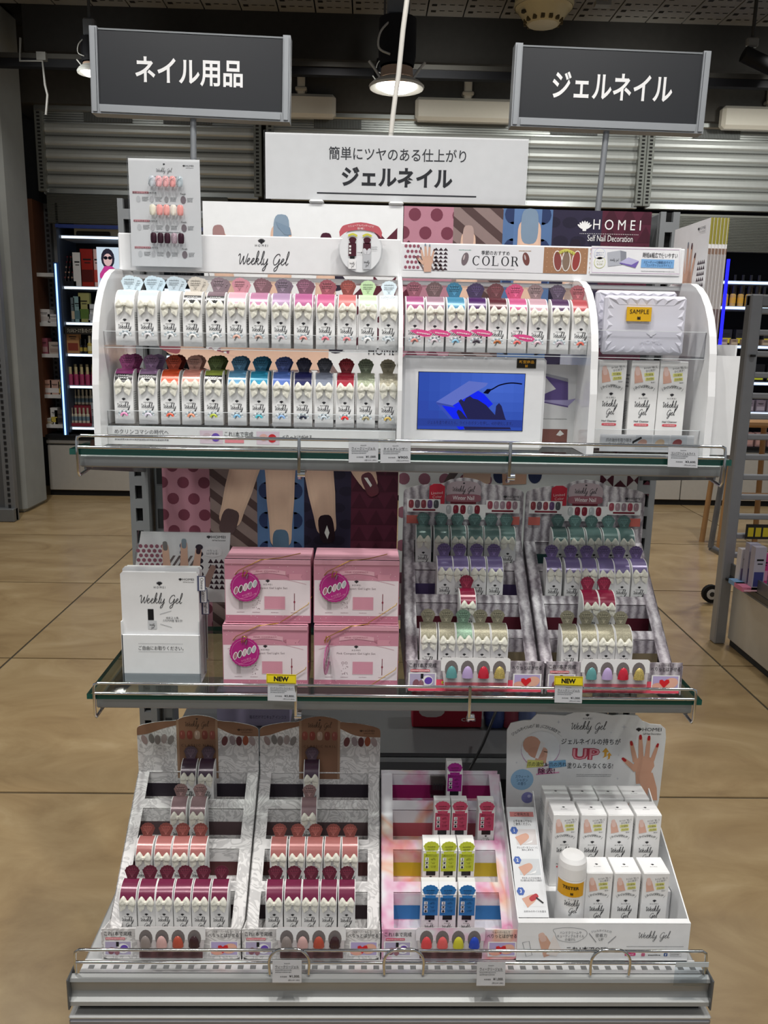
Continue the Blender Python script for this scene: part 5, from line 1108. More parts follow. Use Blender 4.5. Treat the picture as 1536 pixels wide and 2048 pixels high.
# sample gel light standing on the clear tray
A, B = at(1212, 590, -.25), at(1362, 704, -.25); x0, x1, z0, z1 = A.x, B.x + .002, Z1 + .0012, A.z
def gel_light(name, y, label, dz=0, tag=True):
    t = thing(name, label, 'lamp', ((x0 + x1) / 2, y, z0 + dz), 'gel lights on the tray'); w, hh = (x1 - x0) / 2, (z1 - z0); c = C('#dcdbe6')
    b = MB(); b.box(-w, w, 0, .014, 0, hh, c, 'plastic', .0035); n = 7; m = .0125
    o1 = [(-w + .003, .003), (w - .003, .003), (w - .003, hh - .003), (-w + .003, hh - .003)]; i1 = [(-w + m, m), (w - m, m), (w - m, hh - m), (-w + m, hh - m)]
    for e in range(4):
        oa, ob, ia, ib = o1[e], o1[(e + 1) % 4], i1[e], i1[(e + 1) % 4]; k = n if e % 2 == 0 else 5
        L = lambda p, q, s: (p[0] + (q[0] - p[0]) * s, p[1] + (q[1] - p[1]) * s)
        for s in range(k):
            a_, b_, m_ = L(oa, ob, s / k), L(oa, ob, (s + 1) / k), L(ia, ib, (s + .5) / k); V = lambda p, d: (p[0], d, p[1])
            mid = ((a_[0] + b_[0] + m_[0]) / 3, (a_[1] + b_[1] + m_[1]) / 3)
            for tri in ((a_, b_), (b_, m_), (m_, a_)): b.poly([V(tri[0], -.0002), V(tri[1], -.0002), V(mid, -.0014)], c, 'plastic')
            if s < k - 1: m2 = L(ia, ib, (s + 1.5) / k); b.poly([V(m_, -.0002), V(b_, -.0002), V(m2, -.0002)], c, 'plastic')
    b.build('casing', t); f = Frame((0, 0, 0))
    b = MB(); b.logo(f, .010, .030, .013, C('#e6e6ee'), .0005); b.text(f, 'HOMEI', .010, .0185, .030, .006, C('#e4e4ec'), .0008, .02); b.build('embossed_mark', t)
    if tag:
        b = MB(); b.box(-.0275, .0065, -.0042, -.0012, hh - .0345, hh - .0155, C('#e5b31f'), 'card'); f6 = Frame((0, -.0042, 0)); b.text(f6, 'SAMPLE', -.0105, hh - .0215, .0265, .0058, BLACK, .0003, .02); b.text(f6, '誠', -.0105, hh - .0302, .005, .0045, BLACK, .0003, .03); b.build('yellow_label', t)
    return t
gel_light('gel_light', -.252, 'pale lilac faceted gel light with yellow sample label on the clear tray')
o = gel_light('gel_light', -.228, 'second faceted gel light half hidden behind the sample one', .008, False); o.location.x -= .006
b = MB(); b.pg(Frame((0, 0, 0)), [(-.011, 0), (.011, 0), (.008, .004), (0, .006), (-.008, .004)], BLACK, 0); b.box(-.011, .011, .0, .012, -.02, 0, BLACK, 'dark'); o = b.build('black_label_tag', None, label='black tag poking up behind the sample gel light', cat='tag'); o.location = (at(1340, 590, -.22).x, -.218, z1 + .001)

# ---------------------------------------------------------------- cleanser boxes
CW, CD, CHH = .0395, .038, .124
def cleanser():
    t = thing('cleanser_box', 'x', 'box'); b = MB(); b.box(-CW / 2, CW / 2, 0, CD, 0, CHH, WHITE, 'card', .0006); fr = Frame((0, 0, 0)); f2 = Frame((CW / 2, 0, 0), (0, 1, 0)); f3 = Frame((0, 0, CHH), (1, 0, 0), (0, 1, 0)); ft = Frame((-CW / 2, CD, 0), (0, -1, 0))
    z = CHH
    b.finger(fr, (-.0080, z - .0300), (-.0118, z - .0105), .0062, .0044, C('#e3b3a0'), C('#f0cfc5'), .0003); b.text(fr, 'ネイルの「前」に', .0070, z - .0085, .0190, .0034, INK, .0003, 0, .16); b.text(fr, 'ひと拭き！', .0075, z - .0125, .0140, .0034, INK, .0003, 0, .16)
    for k, (tx) in enumerate(('爪の油分&', '爪の汚れ')):
        zz = z - .0185 - k * .0062; b.pg(fr, [(-.001 + k * .002, zz - .0026), (.0125 + k * .001, zz - .0010), (.0122 + k * .001, zz + .0034), (-.0013 + k * .002, zz + .0020)], C('#ecea8c'), .0003); b.text(fr, tx, .0058 + k * .0015, zz + .0004, .0105, .0034, INK, .0005, 0, .1)
    b.text(fr, '除去！', .0120, z - .0290, .006, .0022, INK, .0004, 0, .1); b.arc(fr, '|ネイルの持ちUP|', 0, z - .0350, .030, 1.12, .0043, INK, .0004); b.logo(fr, 0, z - .0462, .0058, INK, .0003); b.text(fr, 'H O M E I', 0, z - .0515, .0125, .0023, INK, .0003, .03, 0, 1)
    b.weekly_gel(fr, -.0005, z - .0640, .0250, INK, .14, .0003, True, 4); b.text(fr, 'Nail Cleanser', 0, z - .0845, .0215, .0026, INK, .0003, .015); b.rrect(fr, 0, z - .0895, .0105, .0019, C('#e05a66'), .0003, 16, 5); b.text(fr, '爪の油分除去用', 0, z - .0895, .0150, .0020, WHITE, .0005)
    b.logo(f3, 0, .0205, .0048, INK, .0003); b.text(f3, 'H O M E I', 0, .0150, .0105, .0020, INK, .0003, .02, 0, 1)
    for f in (f2, ft): b.dashes(f, CD / 2, .104, .028, .0022, GREY, 4, 2.4, .0003, 6); b.dashes(f, CD / 2, .066, .028, .0012, GREY, 22, 2.0, .0003, 8)
    b.build('box_body', t)
    b = MB(); b.box(-CW / 2 + .0004, CW / 2 - .0004, .001, CD + .0004, CHH - .0001, CHH + .0007, C('#f6f6f6'), 'card', .0002); b.logo(Frame((0, 0, CHH + .0007), (1, 0, 0), (0, 1, 0)), 0, .0205, .0048, INK, .0002); b.text(Frame((0, 0, CHH + .0007), (1, 0, 0), (0, 1, 0)), 'H O M E I', 0, .0150, .0105, .0020, INK, .0002, .02, 0, 1); b.build('lid_flap', t)
    return t
CL = cleanser(); first = True
for i, (px, lb) in enumerate(((1222, 'tall white cleanser box half hidden behind the acrylic panel'), (1287, 'tall white cleanser box in the middle under the sample gel light'), (1344, 'tall white cleanser box beside the display end panel'))):
    loc = (at(px, 800, -.25).x, -.248, ZB + .0045)
    if i == 0: CL.location = loc; CL['label'] = lb; CL['group'] = 'cleanser boxes on the upper shelf'
    else: dup(CL, loc, lb)
t = thing('cleanser_card', 'white card of cleanser pictures in the clear tray before the tall boxes', 'card', (0, -.2685, 0)); b = MB(); S3 = lambda px, py: (at(px, py, -.2685).x, at(px, py, -.2685).z)
A, B = S3(1201, 868), S3(1386, 900); b.box(A[0], B[0], 0, .0008, G1 + .0115, A[1], C('#e6e7ea'), 'card'); fr = Frame((0, 0, 0)); b.text(fr, '爪の油分を取り除き\nネイルの持ちUP', *S3(1237, 884), .036, .011, INK, .0003)
for px, c in ((1287, '#cfa291'), (1322, '#dcc0a0'), (1357, '#9b4a4a')): x, z = S3(px, 886); b.rect(fr, x - .0115, x + .0115, z - .009, z + .011, C('#d5d9de'), .0003); b.ell(fr, x - .002, z, .007, .005, C(c), .0005, .4)
b.stroke(fr, [S3(1266, 888), S3(1266, 884), S3(1283, 875)], .003, BLACK, .0006); b.build('printed_card', t)
# brochures in a holder at the end
t = thing('brochure_holder', 'white acrylic brochure holder at the end of the display', 'holder', (0, 0, 0))
b = MB(); b.box(.430, .449, -.262, -.13, ZB, ZB + .003, WA, 'gloss'); b.box(.428, .4305, -.262, -.10, ZB, 1.37, WA, 'gloss'); b.box(.464, .4665, -.252, -.10, ZB, 1.40, WA, 'gloss'); b.box(.428, .4665, -.265, -.262, ZB, 1.385, WA, 'gloss'); b.build('pocket', t)
for k in range(16):
    x = .4335 + k * .00166; yy = -.198 + .0012 * (k % 3); zz = ZB + .004
    b = MB(); b.box(0, .0016, 0, .14, 0, .326, C('#efeeee'), 'card'); fr = Frame((0, .14, 0), (0, -1, 0), (0, 0, 1)); ff = Frame((0, 0, 0), (1, 0, 0), (0, 0, 1))
    b.rect(ff, 0, .0016, .29, .326, C('#98903a'), .0001); b.rect(ff, 0, .0016, .276, .284, C('#8a7060'), .0001); b.rect(ff, 0, .0016, .20, .276, C('#a9a3a0'), .0001); b.rect(ff, 0, .0016, .118, .20, C('#6b5a5a'), .0001)
    if k == 0:
        for i in range(4):
            for j in range(8): b.ell(fr, .012 + i * .006, .21 + j * .010, .0022, .0035, C('#a86a78'), .0003, 0, 8)
        for i in range(4):
            for j in range(9): b.pg(fr, [(.105 + i * .007, .20 + j * .008), (.112 + i * .007, .20 + j * .008), (.1085 + i * .007, .206 + j * .008)], C('#40303a'), .0003)
        b.hand(fr, .07, .235, .055, 0, C('#dcb49e'), [C('#7b6a70'), C('#8e9aa6'), C('#51404a'), C('#3a2a33'), C('#9a5a62')], .0005)
        b.pg(fr, [(.0, .205), (.07, .235), (.14, .205), (.14, .12), (0, .12)], C('#f4f4f4'), .0012); b.logo(fr, .07, .214, .008, INK, .0014); b.weekly_gel(fr, .07, .185, .085, INK, .11, .0014); b.rect(fr, .07, .14, .115, .16, C('#5c2334'), .0013); b.homei_side(fr, .115, .315, .004, INK, .0014)
    o = b.build('brochure', None, label=['printed brochure facing outwards at the near side of the holder', f'{ORD[k % 14] if k < 14 else ["next to last", "last"][k - 14]} brochure into the tight stack in the white holder'][k > 0], cat='brochure', group='brochures in the holder'); o.location = (x, yy, zz)
    o.rotation_euler = (0, 0, 0)
# ---------------------------------------------------------------- cardboard counter displays
DW = .2025
YR = [.040, .090, .140, .190]; ZR = [.010, .050, .089, .129]
def plane_z(y): return .032 + (y - .040) * .80
def wavy_top(w, hb, ht, n=3, amp=.010):
    """card outline with scalloped shoulders, x from 0 to w, from hb up to ht"""
    top = crom([(w, ht - .030), (w - .002, ht - .022), (w * .93, ht - .017), (w * .80, ht - .012), (w * .68, ht - .010), (w * .62, ht - .004), (w * .5, ht), (w * .38, ht - .004), (w * .32, ht - .010), (w * .20, ht - .012), (w * .07, ht - .017), (.002, ht - .022), (0, ht - .030)], 3)
    return [(0, hb), (w, hb)] + top
def counter_display(name, label, loc, mat, stripes, group, top=.28, card=True):
    t = thing(name, label, 'counter display', loc, group); K = C('#e6e3e6')
    def pm(b, fr, pts, t_=.0015, m=mat): b.slab(fr, pts, t_, K, m)
    for x, sg in ((.0, -1), (DW - .0015, 1)):
        b = MB(); fr = Frame((x + .0015, 0, 0), (0, 1, 0), (0, 0, 1)); pm(b, fr, [(0, 0), (.222, 0), (.222, plane_z(.222)), (.042, plane_z(.042)), (.004, .046), (.0, .046)]); b.build('side_panel', t)
    nx = Vector((0, 1, .80)).normalized(); R = .019
    fr = Frame((0, .018, plane_z(.018)), (1, 0, 0), nx); k = math.hypot(1, .80)
    for x0, x1 in ((.0, R), (DW - R, DW)):
        b = MB(); pm(b, fr, [(x0, 0), (x1, 0), (x1, .204 * k), (x0, .204 * k)]); b.build('slope_rail', t)
    ys = [(.018, .034)] + [(y + .034, y + .046) for y in YR[:3]] + [(.2215, .223)]
    for y0, y1 in ys:
        b = MB(); pm(b, fr, [(R, (y0 - .018) * k), (DW - R, (y0 - .018) * k), (DW - R, (y1 - .018) * k), (R, (y1 - .018) * k)]); b.build('step_bar', t)
    for y, z, st in zip(YR, ZR, stripes):
        b = MB(); f2 = Frame((0, y + .0335, 0)); z1 = plane_z(y + .033) - .001
        b.slab(f2, [(R * .6, z), (DW - R * .6, z), (DW - R * .6, z1), (R * .6, z1)], .001, K, mat); b.rect(f2, R * .6, DW - R * .6, z + .002, z + .0265, C(st), .0004); b.box(R * .6, DW - R * .6, y - .004, y + .0335, z - .0012, z, K, mat); b.build('pocket', t)
    return t, fr
def lip(t, lift_col, pat, heart='#d8242c', tips=('#8e8480', '#d9a9a3', '#b4473a', '#3a2226'), sub='#e8707a'):
    b = MB(); f = Frame((0, -.0005, 0), (1, 0, 0), (0, .06, 1)); w = DW; r = .008
    b.slab(f, [(r, .002), (w - r, .002), (w - r * .3, .002 + r * .3), (w, .002 + r), (w, .050), (0, .050), (0, .002 + r), (r * .3, .002 + r * .3)], .0015, C('#ededf0'), pat)
    if lift_col: b.rect(f, .003, w - .003, .003, .021, C(lift_col), .0003)
    b.text(f, 'これ1本で完成', .024, .0425, .040, .0072, INK, .0005, .004); b.rect(f, .006, .034, .0325, .0360, C(sub), .0004); b.dashes(f, .020, .0342, .026, .0016, WHITE, 1, 1.7, .0006)
    b.rect(f, .003, .044, .007, .0310, WHITE, .0004); b.rect(f, .005, .042, .009, .0295, C('#b7aecb'), .0005); b.ell(f, .031, .019, .0085, .008, WHITE, .0007); b.ell(f, .0325, .019, .006, .0055, C('#6a4bb5'), .0008, .5); b.ell(f, .014, .015, .0045, .006, C('#8a5a66'), .0007, -.3); b.ell(f, .022, .014, .004, .006, C('#9c6b76'), .0007); b.rect(f, .021, .025, .022, .0295, BLACK, .0008)
    b.text(f, 'リムーバーなしで', w - .026, .0465, .026, .0036, INK, .0005); b.text(f, 'べりっとはがせる', w - .025, .0405, .044, .0068, INK, .0005, .004)
    b.rect(f, w - .045, w - .003, .007, .0310, WHITE, .0004); b.rect(f, w - .043, w - .005, .009, .0295, C('#b9aad6'), .0005); b.ell(f, w - .016, .019, .011, .008, C('#eab5a0'), .0007, .3); b.ell(f, w - .034, .014, .010, .0055, C('#e8ab98'), .0007); b.pg(f, [(w - .026, .0115), (w - .018, .020), (w - .019, .0245), (w - .023, .0245), (w - .026, .022), (w - .029, .0245), (w - .033, .0235), (w - .033, .019)], C(heart), .0009)
    if lift_col: b.rect(f, .052, .078, .0145, .0185, C('#e6dd3e'), .0005); b.rect(f, .092, .142, .0145, .0185, C('#e6dd3e'), .0005); b.dashes(f, .065, .0165, .022, .0018, INK, 1, 1.7, .0007); b.dashes(f, .117, .0165, .046, .0018, INK, 1, 1.7, .0007)
    b.build('front_lip', t)
    s = MB(); f2 = Frame((.100, -.006, .006), (1, 0, 0), (0, .10, 1)); x0, x1 = -.050, .052
    s.slab(f2, [(x0 + .006, .002), (x1 - .004, .002), (x1, .048), (x1 - .003, .050), (x0 + .003, .050), (x0, .046)], .0012, C('#c9c3c4'), 'card'); s.pg(f2, [(x0, .030), (x1, .030), (x1, .048), (x1 - .003, .050), (x0 + .003, .050), (x0, .046)], C('#ebebeb'), .0002, 'watercolour' if pat == 'watercolour' else 'card'); s.rect(f2, x0 + .006, x1 - .004, .002, .013, C('#6b4a4c') if not lift_col else C('#b9606c'), .0003)
    s.build('sample_card', t)
    for k, c in enumerate(tips):
        x = .100 - .0345 + k * .0235
        m = MB(); rows = []
        for j in range(5):
            a = PI * .5 * j / 4; rows.append([(x + .0082 * math.cos(a) * math.sin(q), -.0054 - .0042 * math.cos(q) * math.cos(a) - .0004, .0270 + .0180 * math.sin(a)) for q in [-1.5 + .6 * i for i in range(6)]])
        s2 = MB(); s2.ell(f2, x - .100, .0325, .0098, .0135, C('#77706f'), .0003, 0, 16); s2.build('window_hole', t)
        m.grid(rows, C(c), 'glitter' if c == '#c4b067' else 'gloss'); m.build('nail_tip', t)
        m = MB(); rows = []
        for j in range(6):
            a = -.6 + (PI * .5 + .6) * j / 5; rows.append([(x + .0080 * math.cos(a) * math.sin(q), -.0072 - .0048 * math.cos(q) * math.cos(a), .0130 + .0140 * math.sin(a)) for q in [-1.5 + .6 * i for i in range(6)]])
        m.grid(rows, (.93, .93, .94), 'clear'); m.build('clear_blister', t)
def row(disp_loc, r, pxs, py, col, cn, where, group, tab=None, mat='satin', special=None):
    y = disp_loc[1] + YR[r]
    for i, px in enumerate(pxs):
        x = at(px, py, y).x; c, n = col, cn; tb = tab; m = mat
        if special and i == special[0]: c, n, tb = special[1:]
        cnt = '' if len(pxs) == 1 else f', {ORD[i]} of {["", "", "two", "three", "four", "five", "six"][len(pxs)]}'
        place_box(c, (x, y, disp_loc[2] + ZR[r] + .0004), f'{n} nail gel box{cnt} on {where}', group, False, tb, m)
# --- winter displays
WZ = G2 + .0085
WT = ('#5f9a9a', '#b9a3d0', '#c02338', '#c4b067')
WST = ('#86795f', '#4f1423', '#4a3c63', '#2c4a4a')
for d, (loc, nm) in enumerate((((.0135, -.285, WZ), 'grey knit print winter display beside the pink gift boxes'), ((.2195, -.285, WZ), 'grey knit print winter display at the end of the middle shelf'))):
    t, fs = counter_display('winter_display', nm, loc, 'knit', WST, 'winter displays'); lip(t, '#ee5a70', 'knit', tips=WT)
    b = MB(); f = Frame((0, .224, 0)); b.slab(f, wavy_top(DW, .0, .285), .0015, C('#d5d0d5'), 'knit')
    b.slab(Frame((0, .2232, 0)), [(.044, .237), (.068, .237), (.069, .243), (.069, .270), (.062, .274), (.050, .274), (.043, .270), (.043, .243)], .0006, C('#c22a3f'), 'card'); f2 = Frame((0, .2224, 0))
    b.text(f2, 'Limited\nColor', .056, .2555, .019, .011, C('#f0d9dc'), .0003, -.005, .08)
    b.rrect(f2, .1005, .262, .030, .018, C('#a9989f'), .00005); b.logo(f2, .1005, .276, .004, INK, .0003); b.weekly_gel(f2, .1005, .262, .040, INK, .12, .0003); b.rrect(f2, .1005, .2505, .030, .0070, C('#8f5a66'), .0002, 18, 4); b.text(f2, 'Winter Nail', .1005, .2510, .036, .0070, C('#f2eef0'), .0004, .0); b.stroke(f2, [(.079, .2425), (.122, .2425)], .0035, C('#5f1626'), .0004)
    b.homei_side(f2, .186, .254, .0042, INK, .0003)
    b.rect(f2, .006, .062, .226, .248, C('#e9e7e8'), .0002); b.rect(f2, .139, .196, .226, .248, C('#e9e7e8'), .0002); b.rect(f2, .062, .139, .214, .240, C('#e9e7e8'), .00015)
    b.nails(f2, .034, .2395, .0105, .0044, .0072, ('#8e3a44', '#6d5a68', '#8e3f49', '#6a4a78', '#4f5358'), .0004); b.stroke(f2, [(.016, .2295), (.054, .2295)], .0030, C('#7a1a2c'), .0004); b.nails(f2, .1005, .2310, .0120, .0047, .0078, ('#b9babd', '#7c1a2e', '#7a182c', '#b5b8bd', '#7f2030'), .0004); b.nails(f2, .167, .2395, .0105, .0044, .0070, ('#9c4a58', '#a58a94', '#9c8490', '#a8485a', '#a0848e'), .0004); b.stroke(f2, [(.149, .2295), (.186, .2295)], .0030, C('#7a1a2c'), .0004)
    b.rect(f2, .006, .026, .206, .220, C('#c9685f'), .0003); b.rect(f2, .176, .197, .206, .220, C('#c9685f'), .0003)
    b.build('back_card', t)
LA, LB = (.0135, -.285, WZ), (.2195, -.285, WZ)
GW = 'boxes of the winter displays'
wa, wb = 'winter display by gifts', 'winter display at end'
TEAL, PURP, RED, GOLD = '#5d7b78', '#77699b', '#8e1d3f', '#a5a089'
row(LA, 3, (847, 883, 917.5, 951, 984, 1016), 1095, TEAL, 'teal', 'top step of ' + wa, GW, '#4c6664'); row(LA, 2, (891, 923, 957.5, 991.4), 1140, PURP, 'purple', 'second step of ' + wa, GW, '#6d5b8a'); row(LA, 1, (937,), 1205, RED, 'lone crimson', 'third step of ' + wa, GW, '#84203c')
row(LA, 0, (858, 895, 930, 965.6, 1000.5), 1275, GOLD, 'gold glitter', 'lowest step of ' + wa, GW, '#8d8873', 'glitter', (2, '#8fae96', 'sage glitter', '#74907c'))
row(LB, 3, (1121, 1155, 1189, 1222.6, 1255), 1095, TEAL, 'teal', 'top step of ' + wb, GW, '#4c6664'); row(LB, 2, (1109, 1146.6, 1179.6, 1214, 1246, 1281), 1150, PURP, 'purple', 'second step of ' + wb, GW, '#6d5b8a'); row(LB, 1, (1184, 1217), 1205, RED, 'crimson', 'third step of ' + wb, GW, '#84203c'); row(LB, 0, (1142, 1180, 1215, 1250.6), 1275, GOLD, 'gold glitter', 'lowest step of ' + wb, GW, '#8d8873', 'glitter')
# --- classic displays on the deck
CZ = G3 + .0018
CST = ('#2c1820', '#54282a', '#5a474a', '#342c36'); CT = ('#8e8480', '#d0a8a4', '#b4503e', '#3a2226')
CLA, CLB = (-.4265, -.362, CZ), (-.2215, -.362, CZ)
for d, (loc, nm) in enumerate(((CLA, 'grey damask classic display at the outer end of the bottom deck'), (CLB, 'grey damask classic display between its twin and the bright watercolour one'))):
    t, fs = counter_display('classic_display', nm, loc, 'damask', CST, 'classic displays'); lip(t, None, 'damask', tips=CT)
    b = MB(); f = Frame((0, .224, 0)); b.slab(f, wavy_top(DW, .0, .280), .0015, C('#d5d0d5'), 'damask'); f2 = Frame((0, .2238, 0)); BR, BR2 = C('#8a6650'), C('#a3846c')
    o = wavy_top(DW, .0, .280)[2:]
    n = len(o); xr, xl = DW * .665, DW * .325
    rt = [p for p in o if p[0] >= xr]; lf = [p for p in o if p[0] <= xl]
    b.pg(f2, [(xr, rt[-1][1])] + crom([(xr, .258), (xr + .025, .246), (xr + .050, .243), (DW, .243)], 3) + rt, BR, .0003); b.pg(f2, lf + crom([(0, .243), (.018, .246), (.042, .255), (xl, .262)], 3) + [(xl, lf[0][1])], BR, .0003)
    b.pg(f2, [(xl, .165), (xr, .165)] + [p for p in o if xl <= p[0] <= xr], BR, .0004); b.rect(f2, xl, xl + .004, .165, .272, BR2, .0005); b.rect(f2, xr - .004, xr, .165, .272, BR2, .0005)
    b.logo(f2, .1005, .2735, .004, INK, .0006); b.weekly_gel(f2, .1005, .260, .042, C('#33241e'), .12, .0006); b.nails(f2, .1005, .2445, .0125, .0048, .0080, ('#8e4a40', '#8a4038', '#b39a8a', '#7d4038', '#8f5048'), .0006); b.text(f2, 'C L A S S I C  N A I L', .1005, .2255, .054, .0042, C('#3d2a22'), .0006, -.004)
    for k, (x, c, rz) in enumerate(((.012, '#a08c8a', .35), (.024, '#7f7b79', .15), (.034, '#8d8583', 0), (.045, '#a39694', -.1), (.056, '#8c8785', -.35))): b.ell(f2, x, .2350 + .002 * (k % 2), .0048, .0088, C(c), .0004 + k * 2e-5, rz)
    for k, (x, c, rz) in enumerate(((.146, '#6f3f42', -.2), (.159, '#9b8c90', .2), (.170, '#5f3035', 0), (.181, '#9b5038', -.05), (.192, '#ab9a9a', .3))): b.ell(f2, x, .2340 + .001 * (k % 2), .0050, .0088, C(c), .0004 + k * 2e-5, rz)
    b.homei_side(f2, .183, .2545, .0036, C('#3d2a22'), .0006); b.build('back_card', t)
GC = 'boxes of the classic displays'; ca, cb = 'outer classic display', 'inner classic display'
DPU, MAU, PNK, BUR = '#4a3446', '#94787c', '#b5706c', '#7a2348'
row(CLA, 3, (375, 410), 1530, DPU, 'dark plum', 'top step of ' + ca, GC, '#55434f'); row(CLA, 2, (355, 393), 1605, MAU, 'dusty mauve', 'second step of ' + ca, GC, '#8f7270'); row(CLA, 1, (285.5, 323, 358.5, 394), 1690, PNK, 'salmon pink', 'third step of ' + ca, GC, '#7f453f'); row(CLA, 0, (253, 290.5, 326, 363, 399.5, 437), 1775, BUR, 'burgundy', 'lowest step of ' + ca, GC, '#5a1f30')
row(CLB, 3, (622.6,), 1530, DPU, 'lone dark plum', 'top step of ' + cb, GC, '#55434f'); row(CLB, 2, (617.5,), 1610, MAU, 'lone dusty mauve', 'second step of ' + cb, GC, '#8f7270'); row(CLB, 1, (556, 593, 628.4, 664, 700), 1695, PNK, 'salmon pink', 'third step of ' + cb, GC, '#7f453f'); row(CLB, 0, (548, 585, 620.6, 656.6, 693.7), 1780, BUR, 'burgundy', 'lowest step of ' + cb, GC, '#5a1f30')
# --- fruity watercolour display
FZ = (-.0165, -.362, CZ)
t, fs = counter_display('watercolour_display', 'pink and blue watercolour print display in the middle of the bottom deck', FZ, 'watercolour', ('#2f79ba', '#c9ae28', '#b05560', '#9a1f64'), None); lip(t, None, 'watercolour', tips=('#d64a4e', '#d9605f', '#c9c43a', '#2747b5'), sub='#d7325a')
b = MB(); b.slab(Frame((0, .224, 0)), [(0, 0), (DW, 0), (DW - .004, .182), (0, .182)], .0015, C('#eeeeee'), 'watercolour'); b.build('back_card', t)
_fr = {}
def fruit_box(col, loc, label):
    if col in _fr: return dup(_fr[col], loc, label, 'boxes of the watercolour display', random.uniform(-.04, .04))
    t = thing('fruit_gel_box', label, 'box', loc, 'boxes of the watercolour display'); w = BW / 2
    b = MB(); sd = [(0, 0), (0, .070), (.017, .080), (.027, .080), (.027, 0)]
    fr = Frame((w, 0, 0), (0, 1, 0)); b.slab(fr, [sd[0], sd[4], sd[3], sd[2], sd[1]], BW, WHITE, 'card'); f = Frame((0, 0, 0))
    b.logo(f, 0, .0245, .0042, INK, .0003); b.text(f, 'HOMEI', 0, .0208, .009, .0017, INK, .0003, .03, 0, 1); b.weekly_gel(f, 0, .0125, .0165, INK, .16, .0003, True, 3); b.build('box_body', t)
    b = MB(); c = C(col); f = Frame((0, -.0003, 0)); b.slab(f, [(-w + .0012, .0345), (w - .0012, .0345), (w - .0012, .0655), (-w + .0012, .0655)], .0002, c, 'card'); d = tint(c, .28)
    b.text(f, '第3のジェル', .0, .0625, .0175, .0028, d, .0003); b.stroke(f, [(-.0095, .0606), (.0095, .0606)], .0003, d, .0003)
    for k, tx in enumerate(('1秒\n硬化', 'カンタン\n作業', 'オフが簡単\nネイル液')):
        z = .0560 - k * .0068; b.rect(f, -.0095, -.0040, z - .0027, z + .0027, C('#eeeeee'), .0003); b.text(f, tx, .0035, z, .0085, .0042, d, .0003, 0, 0, 1)
        if k == 0: b.text(f, '1', -.0062, z, None, .0042, INK, .0005, .03)
        elif k == 1: b.pg(f, [(-.0086, z + .001), (-.005, z + .002), (-.0052, z - .0008), (-.0072, z - .0018)], INK, .0005)
        else: b.ell(f, -.0066, z - .0004, .0018, .0020, INK, .0005, 0, 8); b.pg(f, [(-.0075, z + .0006), (-.0057, z + .0006), (-.0066, z + .0026)], INK, .0005)
    b.build('colour_label', t)
    b = MB(); b.box(-.0072, .0072, -.0006, .002, .0272, .0345, C('#17171c'), 'gloss'); b.build('bottle_window', t)
    b = MB(); f = Frame((0, -.0006, .0640), (1, 0, 0), (0, .12, 1)); b.slab(f, shell_outline(.0225, .0205), .0006, c, 'card')
    for k in range(5): a = PI / 2 + (k - 2) * .42; b.stroke(f, [(math.cos(a) * .003 + (k - 2) * .001, .003), (math.cos(a) * .0098, .009 + math.sin(a) * .0075)], .0003, tint(c, 1.35), .0002)
    b.dashes(f, 0, .0125, .0130, .0018, d, 1, 1.7, .0003, 3); b.dashes(f, 0, .0090, .0110, .0011, d, 2, 2, .0003, 4); b.build('shell_tab', t)
    _fr[col] = t; return t
for r, pxs, py, col, cn in ((3, (908,), 1590, '#a2248a', 'lone magenta'), (2, (884, 918.5, 972), 1660, '#c94a6a', 'rose pink'), (1, (861.6, 896.5, 932), 1740, '#c4cd3c', 'lime yellow'), (0, (860, 895, 933.5), 1820, '#2f78b8', 'blue')):
    y = FZ[1] + YR[r]
    for i, px in enumerate(pxs):
        x = at(px, py, y).x; wh = ['lowest', 'third', 'second', 'top'][r]; extra = '' if len(pxs) == 1 else ', ' + ORD[i] + ' of three'
        fruit_box(col, (x, y, FZ[2] + ZR[r] + .0004), f'{cn} labelled gel box{extra} on the {wh} step of the watercolour display')
b = MB(); b.box(-.0125, .0125, 0, .020, 0, .030, C('#c9c7c5'), 'clear'); f = Frame((0, -.0001, 0))
for k in range(14): b.rect(f, -.010 + k * .0014, -.0094 + k * .0014 + (k % 3) * .0003, .014, .026, INK, .0002)
o = b.build('barcode_box', None, label='clear sleeve with bar code lying on a step of the watercolour display', cat='sleeve'); o.location = (at(875, 1597, -.16).x, FZ[1] + YR[3] + .008, FZ[2] + ZR[3] + .018)

# ---------------------------------------------------------------- cleanser display at the end of the deck
QX0, QX1, QY = .1835, .4395, -.364
t = thing('cleanser_display', 'white cleanser display with wavy printed back card and tray at the deck end', 'counter display', (0, 0, 0)); W_ = C('#f2f3f4')
b = MB(); f = Frame((0, QY, 0)); b.slab(f, [(QX0, CZ), (QX1, CZ), (QX1, .5615), (QX0, .5615)], .002, W_, 'card'); b.slab(Frame((0, QY, .5634), (1, 0, 0), (0, 1, 0)), [(QX0, 0), (QX1, 0), (QX1, .010), (QX0, .010)], .0015, W_, 'card')
q = lambda px, py: (at(px, py, QY).x, at(px, py, QY).z)
b.finger(f, q(1100, 1910), q(1083, 1870), .010, .0065, C('#dcae97'), C('#e9c5b8'), .0003, .008); b.pg(f, [q(1092, 1908), q(1108, 1868), q(1122, 1898), q(1112, 1912)], C('#f3ece8'), .0006); b.stroke(f, [q(1045, 1885), q(1058, 1882), q(1064, 1910), q(1052, 1913), q(1045, 1885)], .0008, GREY, .0003)
b.stroke(f, crom([q(1110, 1866), q(1108, 1858), q(1140, 1855), q(1170, 1860), q(1172, 1872), q(1150, 1884), q(1118, 1880), q(1110, 1866)]), .0006, GREY, .0003); b.text(f, 'ハンドクリームや\nキューティクルオイル\nの油分も', *q(1141, 1872), .040, .0165, C('#6b6b70'), .0004)
